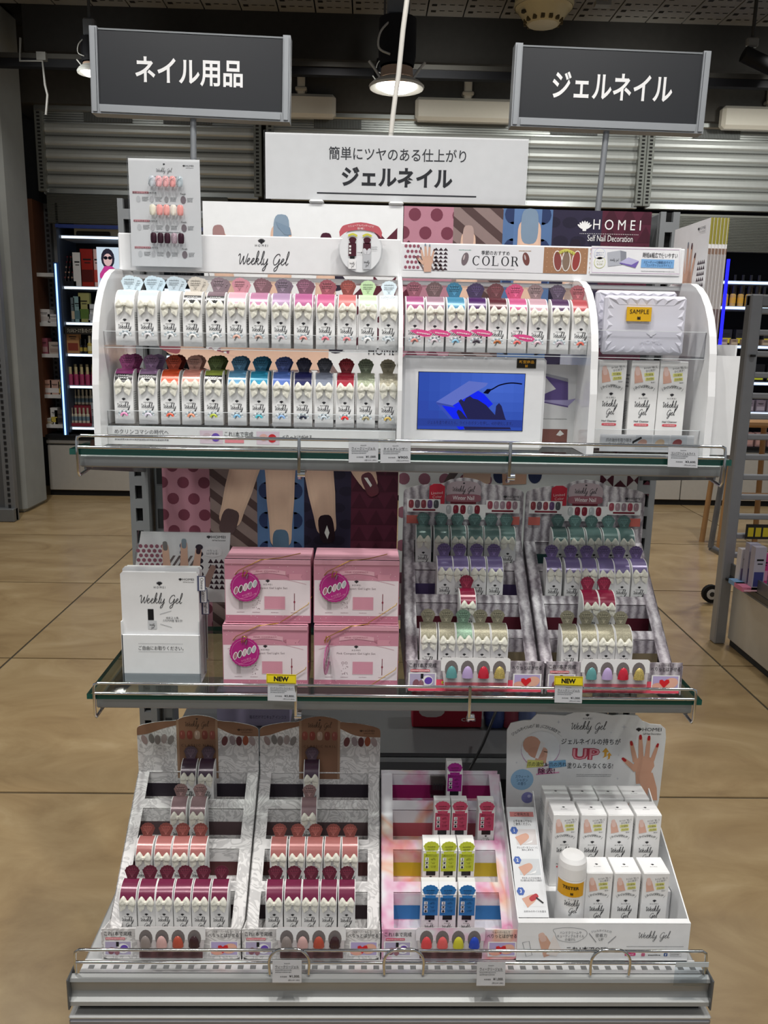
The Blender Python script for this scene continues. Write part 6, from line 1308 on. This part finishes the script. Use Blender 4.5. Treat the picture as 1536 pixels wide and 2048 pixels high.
b.text(f, '密着力\nUP', *q(1202, 1874), .017, .0125, C('#6b6b70'), .0004); b.arc(f, 'ジェルネイルとの', *q(1203, 1861), .05, .62, .0038, C('#6b6b70'), .0004); b.stroke(f, [q(1178, 1866), q(1192, 1884)], .0012, C('#9a9aa0'), .0004); b.stroke(f, [q(1232, 1872), q(1216, 1886)], .0012, C('#9a9aa0'), .0004)
b.weekly_gel(f, q(1308, 1876)[0], q(1308, 1876)[1], .050, C('#3a3a40'), .11, .0004); b.text(f, 'これ1本でOFF!', *q(1174, 1898), .062, .0085, INK, .0004, .02); b.dashes(f, *q(1310, 1893), .085, .0014, GREY, 1, 1.7, .0004)
b.rrect(f, *q(1260, 1908), .0082, .0030, C('#d8327c'), .0004, 16, 5); b.text(f, 'check!', *q(1260, 1908), .011, .003, WHITE, .0006); b.rrect(f, *q(1286, 1909), .0028, .0028, C('#cf6a8a'), .0004, 14, 5); b.dashes(f, *q(1308, 1910), .018, .0022, INK, 1, 1.7, .0004); b.rrect(f, *q(1331, 1909), .0028, .0028, C('#3a5a98'), .0004, 14, 6); b.text(f, 'f', q(1331, 1909)[0], q(1331, 1909)[1], None, .004, WHITE, .0006, .03); b.stroke(f, [q(1340, 1906), q(1362, 1907), q(1362, 1913), q(1340, 1912), q(1340, 1906)], .0005, GREY, .0004); b.text(f, 'HOMEI', *q(1350, 1909), .012, .0024, INK, .0004)
b.build('front_lip', t)
b = MB(); b.slab(Frame((0, 0, 0), (1, 0, 0), (0, 0, 1)) if False else Frame((QX1, 0, 0), (0, 1, 0)), [(QY + .0021, CZ), (-.155, CZ), (-.155, .66), (QY + .0021, .5612)], .0018, W_, 'card'); b.build('side_panel', t); b = MB(); b.slab(Frame((QX0 + .0018, 0, 0), (0, 1, 0)), [(QY + .0021, CZ), (-.155, CZ), (-.155, .67), (QY + .0021, .5612)], .0018, W_, 'card'); b.build('side_panel', t)
b = MB(); b.box(QX0, QX1, QY, -.155, CZ, CZ + .002, W_, 'card'); b.box(.232, QX1 - .003, -.291, -.158, CZ, .562, W_, 'card'); b.build('inner_step', t)
# sloped instruction panel
o0 = Vector((QX0 + .002, QY + .012, .563)); vv = Vector((0, .135, .098)); f = Frame(o0, (1, 0, 0), vv); L = vv.length; w = .046
b = MB(); b.slab(f, [(0, 0), (w, 0), (w, L), (0, L)], .0015, C('#e6e8ea'), 'card'); b.slab(Frame((o0.x + w, 0, 0), (0, 1, 0)), [(QY + .012, CZ), (-.20, CZ), (-.20, .68), (QY + .012, .563)], .0012, C('#e9eaec'), 'card')
b.stroke(f, [(.004, L - .012), (.042, L - .012)], .008, C('#d98a87'), .0003); b.text(f, 'ご使用方法', .023, L - .012, .024, .0055, INK, .0005); b.text(f, '☆手を洗ってから\nご使用ください。', .023, L - .0255, .030, .009, INK, .0004)
for k in range(3):
    z = L - .047 - k * .046; b.rect(f, .010, .042, z - .013, z + .011, [C('#d9d3d2'), C('#cfd3d6'), C('#e3e4e6')][k], .0003); b.finger(f, (.012, z - .008), (.030, z + .002), .0075, .005, C('#d4a48e'), None if k < 2 else C('#b3202c'), .0005)
    if k == 2: b.stroke(f, [(.030, z), (.040, z - .008)], .0025, C('#17171a'), .0008)
    else: b.pg(f, [(.022, z - .013), (.036, z - .006), (.040, z + .005), (.034, z - .010)], C('#f2f2f2'), .0008)
    for a in range(6): b.ell(f, .008 + .0032 * math.cos(a * PI / 3), z + .009 + .0032 * math.sin(a * PI / 3), .0030, .0030, C('#3f63b0'), .0006 + a * 1e-5, 0, 8)
    b.text(f, '123'[k], .008, z + .009, None, .0052, WHITE, .0009, .02); b.text(f, ['クレンザーをコットンに\n染みこませる', '手を洗った爪を拭き取る\n爪の裏も拭き取ると効果的！', 'お好みのネイルを塗る'][k], .026, z - .0195, .033, .0068 if k < 2 else .003, C('#5b5b62'), .0004)
b.build('instruction_panel', t)
# back card
YC = -.150; g = lambda px, py: (at(px, py, YC).x, at(px, py, YC).z)
f = Frame((0, YC, 0)); e = [g(1012, 1600), g(1014, 1460), g(1022, 1446), g(1045, 1441), g(1062, 1440), g(1074, 1428), g(1100, 1429), g(1130, 1431), g(1148, 1425), g(1175, 1423), g(1205, 1427), g(1225, 1431), g(1250, 1430), g(1275, 1431), g(1285, 1442), g(1300, 1448), g(1322, 1450), g(1331, 1458), g(1332, 1475), g(1318, 1600)]
b = MB(); b.slab(f, [(e[0][0] + .006, CZ), (e[-1][0] - .02, CZ)] + list(reversed(e)), .0018, C('#eceded'), 'card')
b.logo(f, *g(1175, 1430), .0065, INK, .0004); b.text(f, 'H O M E I', *g(1175, 1437), .0150, .0030, INK, .0004, .03); b.weekly_gel(f, g(1177, 1459)[0], g(1177, 1459)[1], .063, INK, .11, .0004, False, 5); b.homei_side(f, g(1304, 1459)[0], g(1304, 1459)[1], .0062, INK, .0004)
b.arc(f, 'ジェルネイルの「前」にひと拭きで…', *g(1075, 1452), .062, 1.5, .0058, C('#3a3a40'), .0004); b.ell(f, *g(1081, 1499), .0330, .0330, C('#c9a3c3'), .0003, 0, 24); b.ell(f, *g(1081, 1497), .0325, .0318, C('#eef1f3'), .0005, 0, 24)
b.ell(f, *g(1064, 1490), .0150, .0170, C('#d3a18a'), .0007, .5); b.finger(f, g(1080, 1525), g(1087, 1494), .010, .0085, C('#d9a994'), None, .0008); b.ell(f, *g(1072, 1505), .0150, .0100, C('#cf9c86'), .0009, -.3); b.pg(f, [g(1070, 1515), g(1082, 1480), g(1090, 1487), g(1076, 1517)], C('#f1efee'), .0010)
b.pg(f, [g(1055, 1519), g(1086, 1520), g(1087, 1532), g(1053, 1535)], C('#d9d877'), .0013); b.text(f, '爪の油分', *g(1071, 1527), .028, .0085, INK, .0016, .0, .04); b.text(f, '&', *g(1092, 1528), None, .006, INK, .0016); b.pg(f, [g(1097, 1522), g(1131, 1519), g(1132, 1532), g(1098, 1536)], C('#7fb4da'), .0013); b.text(f, '爪の汚れ', *g(1115, 1528), .030, .0080, INK, .0016, 0, .04); b.text(f, '除去!', *g(1093, 1541), .028, .0110, C('#c13a86'), .0015, .01, .05); b.text(f, '除去!', g(1093, 1541)[0] - .0006, g(1093, 1541)[1] + .0006, .028, .0110, INK, .0018, -.005, .05); b.stroke(f, [g(1072, 1548), g(1118, 1544)], .0022, C('#e29ac0'), .0012)
b.text(f, 'ジェルネイルの持ちが', *g(1182, 1483), .100, .0112, INK, .0004, .005); b.text(f, 'UP', *g(1172, 1508), .047, .0215, C('#c23a52'), .0004, .07); b.text(f, 'UP', *g(1172, 1508), .0445, .0190, C('#e9a0aa'), .0007, .0)
for dx, s_ in ((0, 1.0), (7, .72)):
    cx, cz = g(1211 + dx, 1505 + dx * .9); b.pg(f, [(cx - .0045 * s_, cz - .010 * s_), (cx + .002 * s_, cz - .007 * s_), (cx + .0022 * s_, cz + .001 * s_), (cx + .006 * s_, cz + .001 * s_), (cx, cz + .009 * s_), (cx - .006 * s_, cz + .001 * s_), (cx - .0022 * s_, cz + .001 * s_), (cx - .0018 * s_, cz - .006 * s_)], C('#e3a93a'), .0005 + dx * 5e-5)
b.text(f, '塗りムラもなくなる!', *g(1180, 1531), .078, .0108, INK, .0004, .005); b.dashes(f, *g(1188, 1549), .060, .0012, GREY, 2, 2.6, .0004)
b.ell(f, *g(1044, 1559), .0195, .0195, C('#9cc5e6'), .0003, 0, 24); b.text(f, 'スウィート\nシャボン\nの香り', *g(1044, 1560), .0235, .0190, C('#2b4a78'), .0005); b.ell(f, *g(1055, 1595), .0105, .0105, C('#8c8cc5'), .0003, 0, 20); b.ell(f, *g(1058, 1592), .003, .003, C('#c9c9ec'), .0005, 0, 10)
RD = [C('#b81f2c')]; b.hand(f, *g(1287, 1536), .052, .07, C('#dba98f'), RD, .0005); b.pg(f, [g(1272, 1545), g(1305, 1545), g(1313, 1575), g(1314, 1600), g(1292, 1600)], C('#dba98f'), .0009)
for px, py, s_ in ((1117, 1444, .006), (1248, 1454, .008), (1033, 1525, .004), (1237, 1510, .003), (1235, 1557, .004), (1222, 1465, .003)):
    x, z = g(px, py); b.pg(f, [(x - s_ * .6, z), (x - s_ * .1, z - s_ * .1), (x, z - s_ * .7), (x + s_ * .1, z - s_ * .1), (x + s_ * .6, z), (x + s_ * .1, z + s_ * .1), (x, z + s_ * .7), (x - s_ * .1, z + s_ * .1)], C('#c5c9d2'), .0003)
b.build('back_card', t)
for r, (pxs, y, z, py, lb) in enumerate((((1117, 1172, 1224, 1275), -.2380, .5655, 1590, 'cleanser box standing in the back row of the cleanser display'), ((1133, 1189, 1243, 1299), -.2795, .5625, 1630, 'cleanser box in the raised front row of the cleanser display'), ((1201, 1257, 1315), -.334, CZ + .0028, 1740, 'cleanser box in the tray beside the tester bottle'))):
    for i, px in enumerate(pxs): dup(CL, (at(px, py, y).x, y, z), f'{ORD[i]} white {lb}', 'cleanser boxes in the display', random.uniform(-.02, .02))
p = at(1138, 1790, -.322); t = thing('tester_bottle', 'white tester bottle with yellow band in the cleanser display tray', 'bottle', (p.x, -.328, CZ + .0028))
b = MB(); R = .0215; b.lathe([(0, 0), (R * .93, 0), (R, .003), (R, .1185), (R * .97, .120)], (0, 0, 0), C('#f4f4f4'), 'plastic', 32); b.build('bottle_body', t)
b = MB(); b.lathe([(R * .97, .120), (R * 1.0, .1205), (R * .985, .138), (R * .93, .146), (R * .75, .1515), (0, .154)], (0, 0, 0), C('#f7f7f6'), 'plastic', 32); b.build('cap', t)
def wrap(b, r, pts_list, col, mat='card'):
    for quad in pts_list: b.poly([(r * math.sin(a), -r * math.cos(a), z) for a, z in quad], col, mat)
b = MB(); n = 10
for k in range(n): a, e2 = -1.35 + k * .205, -1.35 + (k + 1) * .205; wrap(b, R + .0004, [[(a, .0945), (e2, .0945), (e2, .1175), (a, .1175)]], C('#e8ab1c'))
class Cyl(Frame):
    def p(s, x, y, lift=0): r = R + .0004 + lift; a = x / R; return Vector((r * math.sin(a), -r * math.cos(a), y))
fc = Cyl((0, 0, 0)); b.text(fc, 'TESTER', -.006, .1095, .0245, .0052, BLACK, .0004, .03); b.text(fc, '誠', -.004, .1000, .0045, .0042, BLACK, .0004, .03); b.build('yellow_band', t)
b = MB(); b.text(fc, 'H O M E I', -.002, .0905, .0130, .0024, INK, .0004, .03); b.weekly_gel(fc, -.002, .0800, .026, INK, .14, .0004, True, 5); b.build('lettering', t)

# ---------------------------------------------------------------- pink gift boxes
def gift(loc, label, tagx=None, hide=False, n=0):
    t = thing('gift_box', label, 'gift box', loc, 'pink gift boxes'); w, d, hh = .0625, .072, .0955; PK, PL = C('#cf8fa0'), C('#d9a0b0'); f = Frame((0, 0, 0))
    b = MB(); b.box(-w, w, 0, d, 0, hh, C('#cf8fa2'), 'card', .0008)
    b.rect(f, -w + .001, w - .001, .012, .066, C('#f0e4e9'), .0002); b.rect(f, -w + .001, w - .001, .004, .012, C('#cb8096'), .0002)
    b.pg(f, [(-w + .001, .066)] + crom([(-w + .001, .072), (-.03, .079), (0, .081), (.03, .079), (w - .001, .072)], 3) + [(w - .001, .066)], C('#f0e4e9'), .00025) if False else None
    band = crom([(-.025, .0795), (0, .0825), (.026, .0795)], 3); lo = crom([(.026, .0735), (0, .0765), (-.025, .0735)], 3); b.pg(f, list(reversed(band + lo)), C('#e3b0bd'), .0004); b.pg(f, [(.031, .0665), (.051, .0665), (.048, .071), (.051, .0755), (.031, .0755)], C('#d999aa'), .0003); b.pg(f, [(.026, .0735), (.031, .0700), (.031, .0755)], C('#b9788a'), .00035)
    b.text(f, 'PINK COMPACT', 0, .0788, .034, .0022, C('#b06a7e'), .0006); b.stroke(f, crom([(-.055, .060), (-.03, .066), (0, .068), (.03, .066), (.056, .060)]), .0006, C('#d9a9b6'), .0004)
    b.logo(f, 0, .0645, .0062, INK, .0004); b.text(f, 'H O M E I', 0, .0590, .0125, .0024, INK, .0004, .03); b.text(f, 'Pink Compact Gel Light Set', 0, .0535, .057, .0040, C('#55383f'), .0004, -.01)
    b.rect(f, -.005, .025, .0215, .0410, C('#dc9bae'), .0004); b.stroke(f, [(-.005, .0215), (.025, .0215), (.025, .0410), (-.005, .0410), (-.005, .0215)], .0008, C('#e9c1cb'), .0005); b.rect(f, .0382, .0392, .0200, .0460, C('#7a3040'), .0004); b.pg(f, [(.0372, .033), (.0387, .0300), (.0402, .033), (.0387, .036)], C('#8d2f45'), .0005)
    b.rect(f, -.0425, -.0365, .0215, .0350, C('#c5b9bd'), .0004); b.rect(f, -.0415, -.0375, .0350, .0410, C('#a3999c'), .0004)
    rr = random.Random(3 + n)
    for k in range(16): b.ell(f, -.022 + rr.random() * .011, .020 + rr.random() * .016, .0006, .0006, C('#9c8088'), .0004, 0, 6)
    for k in range(2): b.stroke(f, [(-.0195 + k * .005 + .0018 * math.cos(a), .039 + .0018 * math.sin(a)) for a in [PI * j / 5 for j in range(11)]], .0005, C('#9c8088'), .0004)
    for xx in (-.040, -.017, .010, .039): b.dashes(f, xx, .0165, .011, .0010, C('#a07a86'), 1, 1.7, .0004)
    ft = Frame((0, 0, hh), (1, 0, 0), (0, 1, 0))
    for k in range(22):
        b.ell(f, -w + .004 + rr.random() * (2 * w - .008), (.068 + rr.random() * .022) if k % 2 else (.005 + rr.random() * .006), .0006, .0006, C('#f3d5dc'), .0003, 0, 6); b.ell(ft, -w + .004 + rr.random() * (2 * w - .008), .004 + rr.random() * (d - .008), .0007, .0007, C('#f3cdd6'), .0003, 0, 6)
    b.stroke(ft, [(.028 + .008 * math.cos(a), .050 + .0045 * math.sin(a)) for a in [2 * PI * j / 14 for j in range(15)]], .0008, C('#b8456a'), .0003); b.dashes(ft, .028, .050, .010, .0014, C('#b8456a'), 1, 1.7, .0003)
    for sx in (-1, 1): fs = Frame((sx * (w + .0002), 0 if sx > 0 else d, 0), (0, sx, 0)); b.dashes(fs, d / 2, .075, .050, .0018, C('#a85a72'), 6, 2.4, .0002)
    b.build('carton', t)
    b = MB(); b.box(-w + .0005, w - .0005, -.0012, .004, hh - .006, hh + .0010, PL, 'card', .0004); b.box(-w + .0005, w - .0005, .0, d, hh, hh + .0010, C('#dda0b2'), 'card', .0003); b.build('lid', t)
    b = MB(); G = C('#c9a23a'); r = .0005
    b.tube([(-w - .0012, .008, .052), (-.042, -.0022, .080), (-.01, -.0020, .0965), (.016, .006, hh + .002), (.045, .035, hh + .002)], r, G, 'metal', 5); b.tube([(w + .0012, .006, .040), (w - .004, -.0020, .030), (.030, -.0022, .010), (.018, -.0022, .002)], r, G, 'metal', 5); b.build('gold_string', t)
    if tagx is not None:
        g2 = thing('_', '', '') if False else None
        b = MB(); R = .0215
        if not hide:
            ff = Frame((tagx, -.0035, .0560), (1, 0, 0), (0, .05, 1)); pts = [(R * (1 + .03 * (k % 2)) * math.cos(2 * PI * k / 48), R * (1 + .03 * (k % 2)) * math.sin(2 * PI * k / 48)) for k in range(48)]
        else:
            ff = Frame((tagx, -.016, .0500), (.16, 1, 0), (0, .05, 1)); pts = [(R * math.cos(2 * PI * k / 40), R * math.sin(2 * PI * k / 40)) for k in range(40)]
        b.slab(ff, pts, .0008, C('#b01f7d'), 'gloss', C('#c98aae') if hide else None)
        for k in range(5):
            x, y = -.0135 + k * .0068, -.0055 + k * .0026; b.ell(ff, x, y, .0031, .0062, C('#f1eef0'), .0003 + k * 2e-5, -.25); b.ell(ff, x + .0002, y + .0002, .0022, .0050, C(['#a9707f', '#5a4048', '#c9b5b8', '#8a8a8e', '#b9bcc0'][k]), .0006 + k * 2e-5, -.25)
        b.text(ff, 'ネイルに使える\nチャレンジネイルチップ付', .003, -.0125, .026, .0065, C('#f0a9cf'), .0006, 0, .35); b.stroke(ff, [((R - .0025) * math.cos(2 * PI * k / 36), (R - .0025) * math.sin(2 * PI * k / 36)) for k in range(37)], .0003, C('#e9a0cb'), .0004)
        b.build('round_tag', t)
        b = MB(); b.tube([(tagx - .004, -.004, .0560 + R * .7), (tagx - .002, -.006, .082), (tagx + .004, -.004, .080), (tagx - .001, -.004, .0560 + R * .75)], .0007, C('#d3a83c'), 'metal', 6); b.tube([(tagx + .002, -.005, .0560 + R * .6), (tagx + .004, -.004, .0560 + R * .9)], .0012, C('#c9a2ae'), 'chrome', 6); b.build('gold_tie', t)
GZ = WZ + .0002
gift((-.1945, -.272, GZ), 'pink gift box at the bottom of the stack by the leaflet holder', -.030); gift((-.0610, -.270, GZ), 'pink gift box at the bottom, tag turned edge on', -.042, True, 1)
gift((-.1910, -.264, GZ + .0975), 'pink gift box on top of the stack by the leaflet holder', -.032, False, 2); gift((-.0620, -.262, GZ + .0975), 'pink gift box on top, beside the winter display', -.032, False, 3)

# ---------------------------------------------------------------- leaflet holder, leaflets and tent card
hx0, hx1, hy = -.4070, -.2915, -.262
t = thing('leaflet_holder', 'white leaflet holder box at the end of the middle shelf', 'holder', (0, 0, 0))
b = MB(); c = C('#eef0f1'); b.box(hx0, hx1, hy, hy + .002, WZ, .965, c, 'gloss', .0006); b.box(hx0, hx0 + .002, hy, hy + .045, WZ, .985, c, 'gloss'); b.box(hx1 - .002, hx1, hy, hy + .045, WZ, .985, (.95, .96, .97), 'clear'); b.box(hx0, hx1, hy + .043, hy + .045, WZ, 1.03, c, 'gloss'); b.box(hx0, hx1, hy, hy + .045, WZ, WZ + .002, c, 'gloss'); b.box(hx0, hx1, hy - .0008, hy, WZ, WZ + .016, C('#e3e6e8'), 'clear')
f = Frame(((hx0 + hx1) / 2, hy, 0)); b.text(f, 'ご自由にお取りください。', .0, .9445, .066, .0066, INK, .0004, .0)
for zz in (.9385, .9510):
    for k in range(40): b.rect(f, -.033 + k * .00165, -.0320 + k * .00165, zz, zz + .0006, GREY, .0004)
b.build('holder_box', t)
for k, (dy, dz, lb) in enumerate(((.004, .0, 'white folded leaflet with script title at the front of the holder'), (.016, .004, 'second leaflet with a language index tab behind the first'), (.028, .002, 'rear leaflet with a language index tab in the holder'))):
    t = thing('leaflet', lb, 'leaflet', ((hx0 + hx1) / 2, hy + dy, WZ + .003), 'leaflets in the holder'); b = MB(); w = .0565; hh = .168 + dz
    b.slab(Frame((0, 0, 0)), [(-w, 0), (w, 0), (w, hh - .003), (w - .003, hh), (-w + .003, hh), (-w, hh - .003)], .006, C('#f0f1f2'), 'card'); f = Frame((0, 0, 0))
    if k == 0: b.logo(f, 0, hh - .0165, .0085, INK, .0004); b.text(f, 'H O M E I', 0, hh - .0225, .0165, .0032, INK, .0004, .03); b.homei_side(f, .042, hh - .010, .0032, INK, .0004); b.weekly_gel(f, .002, hh - .047, .066, INK, .11, .0004, False, 5); b.rect(f, -.0185, -.0100, hh - .073, hh - .056, BLACK, .0004); b.rect(f, -.0190, -.0060, hh - .087, hh - .074, C('#cdd0d3'), .0004); b.weekly_gel(f, -.0125, hh - .0815, .009, INK, .14, .0006, True, 3); b.text(f, '바르고 스톡-\n스티커처럼 필오프!', .0175, hh - .0715, .029, .0080, INK, .0004); b.stroke(f, [(-.001, hh - .064), (.016, hh - .0585)], .0006, GREY, .0004); b.stroke(f, [(-.001, hh - .079), (.016, hh - .084)], .0006, GREY, .0004)
    b.build('printed_sheet', t)
    if k < 3:
        b = MB(); zz = [hh - .016, hh - .042, hh - .062][k]; f = Frame((w + .002, -.0008, zz)); b.slab(f, [(-.0035, -.0115), (.0075, -.0115), (.0085, -.010), (.0085, .010), (.0075, .0115), (-.0035, .0115)], .0006, C('#5a5f7a'), 'card'); b.rect(f, -.0005, .0073, -.0103, .0103, C('#f1f1f3'), .0003); b.text(f, ['Chinese', 'Korean', 'English'][k], .0034, 0, .0175, .0048, INK, .0005, 0, -PI / 2); b.build('index_tab', t)
t = thing('tent_card', 'white and maroon hand picture card in a sleeve behind the leaflet holder', 'card', (0, -.165, 0)); T = lambda px, py: (at(px, py, -.165).x, at(px, py, -.165).z)
b = MB(); f = Frame((0, 0, 0)); b.slab(f, [T(300, 1200), T(411, 1340), T(414, 1205), T(455, 1210), T(461, 1066), T(282, 1063), T(268, 1150)] if False else [(-.402, WZ), (-.300, WZ), (-.2985, .988), (-.268, .984), T(461, 1066), T(282, 1063), T(268, 1150)], .0012, C('#eceded'), 'card')
cl = (-.412, -.262, .95, 1.095)
for k in range(5):
    for j in range(8): b.ell(f, -.404 + k * .0085 + (j % 2) * .004, 1.022 + j * .0075, .0031, .0031, C('#9c5f70'), .0003, 0, 10)
for k in range(5):
    qd = clipr([(-.366 + k * .009, 1.030), (-.370 + k * .009, 1.030), (-.350 + k * .009, 1.060), (-.346 + k * .009, 1.060)], *cl); b.pg(f, qd, C('#6f6463'), .0003)
for k in range(4):
    for j in range(6): b.pg(f, [(-.296 + k * .0085, 1.006 + j * .0085), (-.2875 + k * .0085, 1.006 + j * .0085), (-.2918 + k * .0085, 1.013 + j * .0085)], C('#3a2430'), .0003)
for k in range(5): b.ell(f, -.336, 1.032 + k * .011, .0035, .0042, C('#33476e'), .0003, 0, 10); b.ell(f, -.309, 1.030 + k * .011, .0060, .0048, C('#2b2436'), .0003, 0, 10)
b.finger(f, T(340, 1200), T(330, 1087), .0085, .0050, SKIN, C('#7d7a78'), .0006); b.finger(f, T(370, 1200), T(368, 1082), .0085, .0052, SKIN, C('#8798a2'), .0007); b.finger(f, T(385, 1190), T(398, 1095), .0080, .0048, SKIN, C('#3b2a36'), .0008); b.finger(f, T(400, 1195), T(428, 1130), .0072, .0046, C('#a98a80'), None, .0009); b.finger(f, T(310, 1200), T(282, 1148), .0075, .005, SKIN, C('#c98a7e'), .0009)
b.pg(f, [(-.402, .985), (-.402, 1.010), (-.345, 1.036), (-.300, 1.010), (-.268, 1.000), (-.268, .985)], C('#efefef'), .0012); b.logo(f, *T(357, 1141), .0065, INK, .0015); b.text(f, 'H O M E I', *T(357, 1149), .0145, .0028, INK, .0015, .02); b.rrect(f, *T(425, 1103), .0150, .0085, C('#f2f2f2'), .0010); b.text(f, 'べりっと\nはがせる!', *T(425, 1104), .018, .0080, C('#6b6b70'), .0013); b.homei_side(f, *T(437, 1074), .0042, INK, .0006)
b.rect(f, -.352, -.3005, WZ + .002, .985, C('#4a1f2c'), .0013); b.dashes(f, -.314, .900, .024, .0022, C('#a98a92'), 1, 1.7, .0016); b.finger(f, (-.312, .93), (-.306, .955), .004, .003, SKIN, C('#d9c5b5'), .0016)
b.build('printed_card', t)
b = MB(); b.slab(Frame((0, -.0022, 0)), [(-.405, WZ), (-.296, WZ), (-.296, .985), (-.262, .98), (-.2605, 1.099), (-.402, 1.101), (-.414, 1.025)], .004, (.985, .99, .99), 'clear'); b.build('clear_sleeve', t)

# ---------------------------------------------------------------- price tags
def price(px, py, Y, w, h, title, yen, label, new=False, tilt=0.0):
    p = at(px, py, Y); t = thing('price_tag', label, 'price tag', p, 'price tags on the shelf fronts'); f = Frame((0, 0, 0), (1, 0, tilt), (0, .12, 1)); b = MB()
    b.slab(f, [(-w / 2, -h / 2), (w / 2, -h / 2), (w / 2, h / 2), (-w / 2, h / 2)], .0006, C('#ececee'), 'card')
    b.dashes(f, 0, h * .36, w * .2, h * .045, GREY, 1, 1.7, .0003); b.text(f, title, 0, h * .21, w * .80, h * .13, INK, .0003, .01); b.stroke(f, [(-w * .42, h * .125), (w * .42, h * .125)], .0003, INK, .0003); b.dashes(f, -w * .12, h * .06, w * .56, h * .05, GREY, 2, 1.8, .0003)
    b.text(f, yen, w * .26, -h * .22, w * .36, h * .13, INK, .0003, .015); b.text(f, '本体価格', -w * .12, -h * .23, w * .24, h * .07, INK, .0003); b.text(f, '(税込' + yen.replace(',000', ',080').replace('.', ')') , w * .24, -h * .39, w * .40, h * .09, C('#55555a'), .0003); b.build('printed_tag', t)
    b = MB(); f2 = Frame(f.p(0, 0, .0012), f.u, f.v); b.slab(f2, [(-w / 2 - .001, -h / 2 - .0005), (w / 2 + .001, -h / 2 - .0005), (w / 2 + .001, h / 2 + .006), (-w / 2 - .001, h / 2 + .006)], .0004, (.98, .985, .99), 'clear'); b.build('clear_holder', t)
    if new:
        b = MB(); f3 = Frame(f.p(-.001, h / 2 + .0065, .0018), f.u, f.v); a = w * .52; e = .0068; b.slab(f3, [(-a, -e), (a, -e), (a, e), (-a, e)], .0008, C('#e8d322'), 'card'); b.stroke(f3, [(-a + .001, -e + .001), (a - .001, -e + .001), (a - .001, e - .001), (-a + .001, e - .001), (-a + .001, -e + .001)], .0005, BLACK, .0002); b.text(f3, 'NEW', 0, 0, w * .52, .0072, BLACK, .0002, .05); b.build('new_flag', t)
price(727, 905, -.3195, .0395, .0265, 'ウィークリージェル', '¥1,000.', 'price tag for the weekly gel under the clear rows', False, .02); price(791, 906, -.3195, .0405, .0265, 'ネイルクレンザー', '¥900.', 'price tag for the nail cleanser next to the weekly gel tag', False, .02); price(1366, 915, -.3195, .0410, .0265, 'コンパクトジェルライト', '¥3,600.', 'price tag for the compact light under the tall boxes', False, -.02)
price(564, 1384, -.3095, .041, .0265, 'ピンクコンパクトライトセット', '¥3,800.', 'price tag with yellow flag under the pink gift boxes', True, -.02); price(1137, 1388, -.3095, .0400, .0265, 'ウィークリージェル', '¥1,000.', 'price tag with yellow flag under the winter displays', True, -.02)
price(574, 1943, -.404, .0415, .0335, 'ウィークリージェル', '¥1,000.', 'price tag on the deck under the classic displays', False, 0); price(982, 1948, -.404, .0410, .0355, 'ウィークリージェル', '¥1,000.', 'price tag on the deck under the watercolour display', False, 0)
b = MB(); b.box(-.024, .024, 0, .0006, -.020, .020, (.86, .90, .93), 'clear'); b.box(-.024, .024, -.0006, 0, .012, .020, C('#c5d0d6'), 'gloss'); o = b.build('empty_tag_holder', None, label='empty clear tag holder at the end of the deck channel', cat='tag holder'); o.location = at(1382, 1948, -.404)

# ---------------------------------------------------------------- goods on the far side of the gondola, seen under the middle shelf
b = MB(); b.box(-.43, .43, .062, .42, .597, .605, C('#6d6f71'), 'paint'); b.build('rear_shelf', None, label='grey metal shelf on the far side, below the middle glass shelf', cat='shelf')
o = carton(.150, .06, .075, '#b9b0cf', None).build('lavender_box', None, label='lavender box on the far shelf behind the classic displays', cat='box'); o.location = (-.275, .17, .6055)
b = MB(); b.text(Frame((0, 0, 0)), '貼るだけマニキュア インココ', .03, .020, .075, .008, C('#4a4560'), .0005); b.build('lettering', o)
b = MB(); b.box(-.085, .06, 0, .05, 0, .08, C('#a31f35'), 'card', .002); f = Frame((0, 0, 0)); b.rrect(f, -.045, .045, .028, .022, C('#cfc7c4'), .0006); b.ell(f, -.055, .05, .006, .008, C('#a31f35'), .0009); b.ell(f, -.036, .05, .006, .008, C('#a31f35'), .0009); b.text(f, 'chu', .032, .020, .030, .011, C('#d9cfcc'), .0006, .01); o = b.build('red_pack', None, label='red pack with pale bubble on the far shelf', cat='pack'); o.location = (.14, .17, .6055)
for k, (x, c) in enumerate(((.232, '#4a5fa0'), (.262, '#b5465a'), (.292, '#7f8fc0'))):
    b = MB(); b.lathe([(0, 0), (.022, .0), (.026, .02), (.022, .055), (.006, .07), (0, .072)], (0, 0, 0), C(c), 'gloss', 12); b.lathe([(.024, .0), (.0285, .022), (.024, .058), (.008, .076)], (0, 0, 0), (.95, .95, .97), 'clear', 12); o = b.build('wrapped_pouch', None, label=['blue pouch in clear film on the far shelf', 'red pouch in clear film on the far shelf', 'pale blue pouch in clear film on the far shelf'][k], cat='pouch', group='wrapped pouches'); o.location = (x, .19, .6055)
b = MB(); b.tube(crom([at(1000, 1400, .1), at(985, 1440, .06), at(965, 1490, .03), at(935, 1545, .0), at(915, 1575, -.06)], 5), .0028, BLACK, 'plastic', 8); b.build('black_cable', None, label='black power cable hanging below the middle shelf', cat='cable')
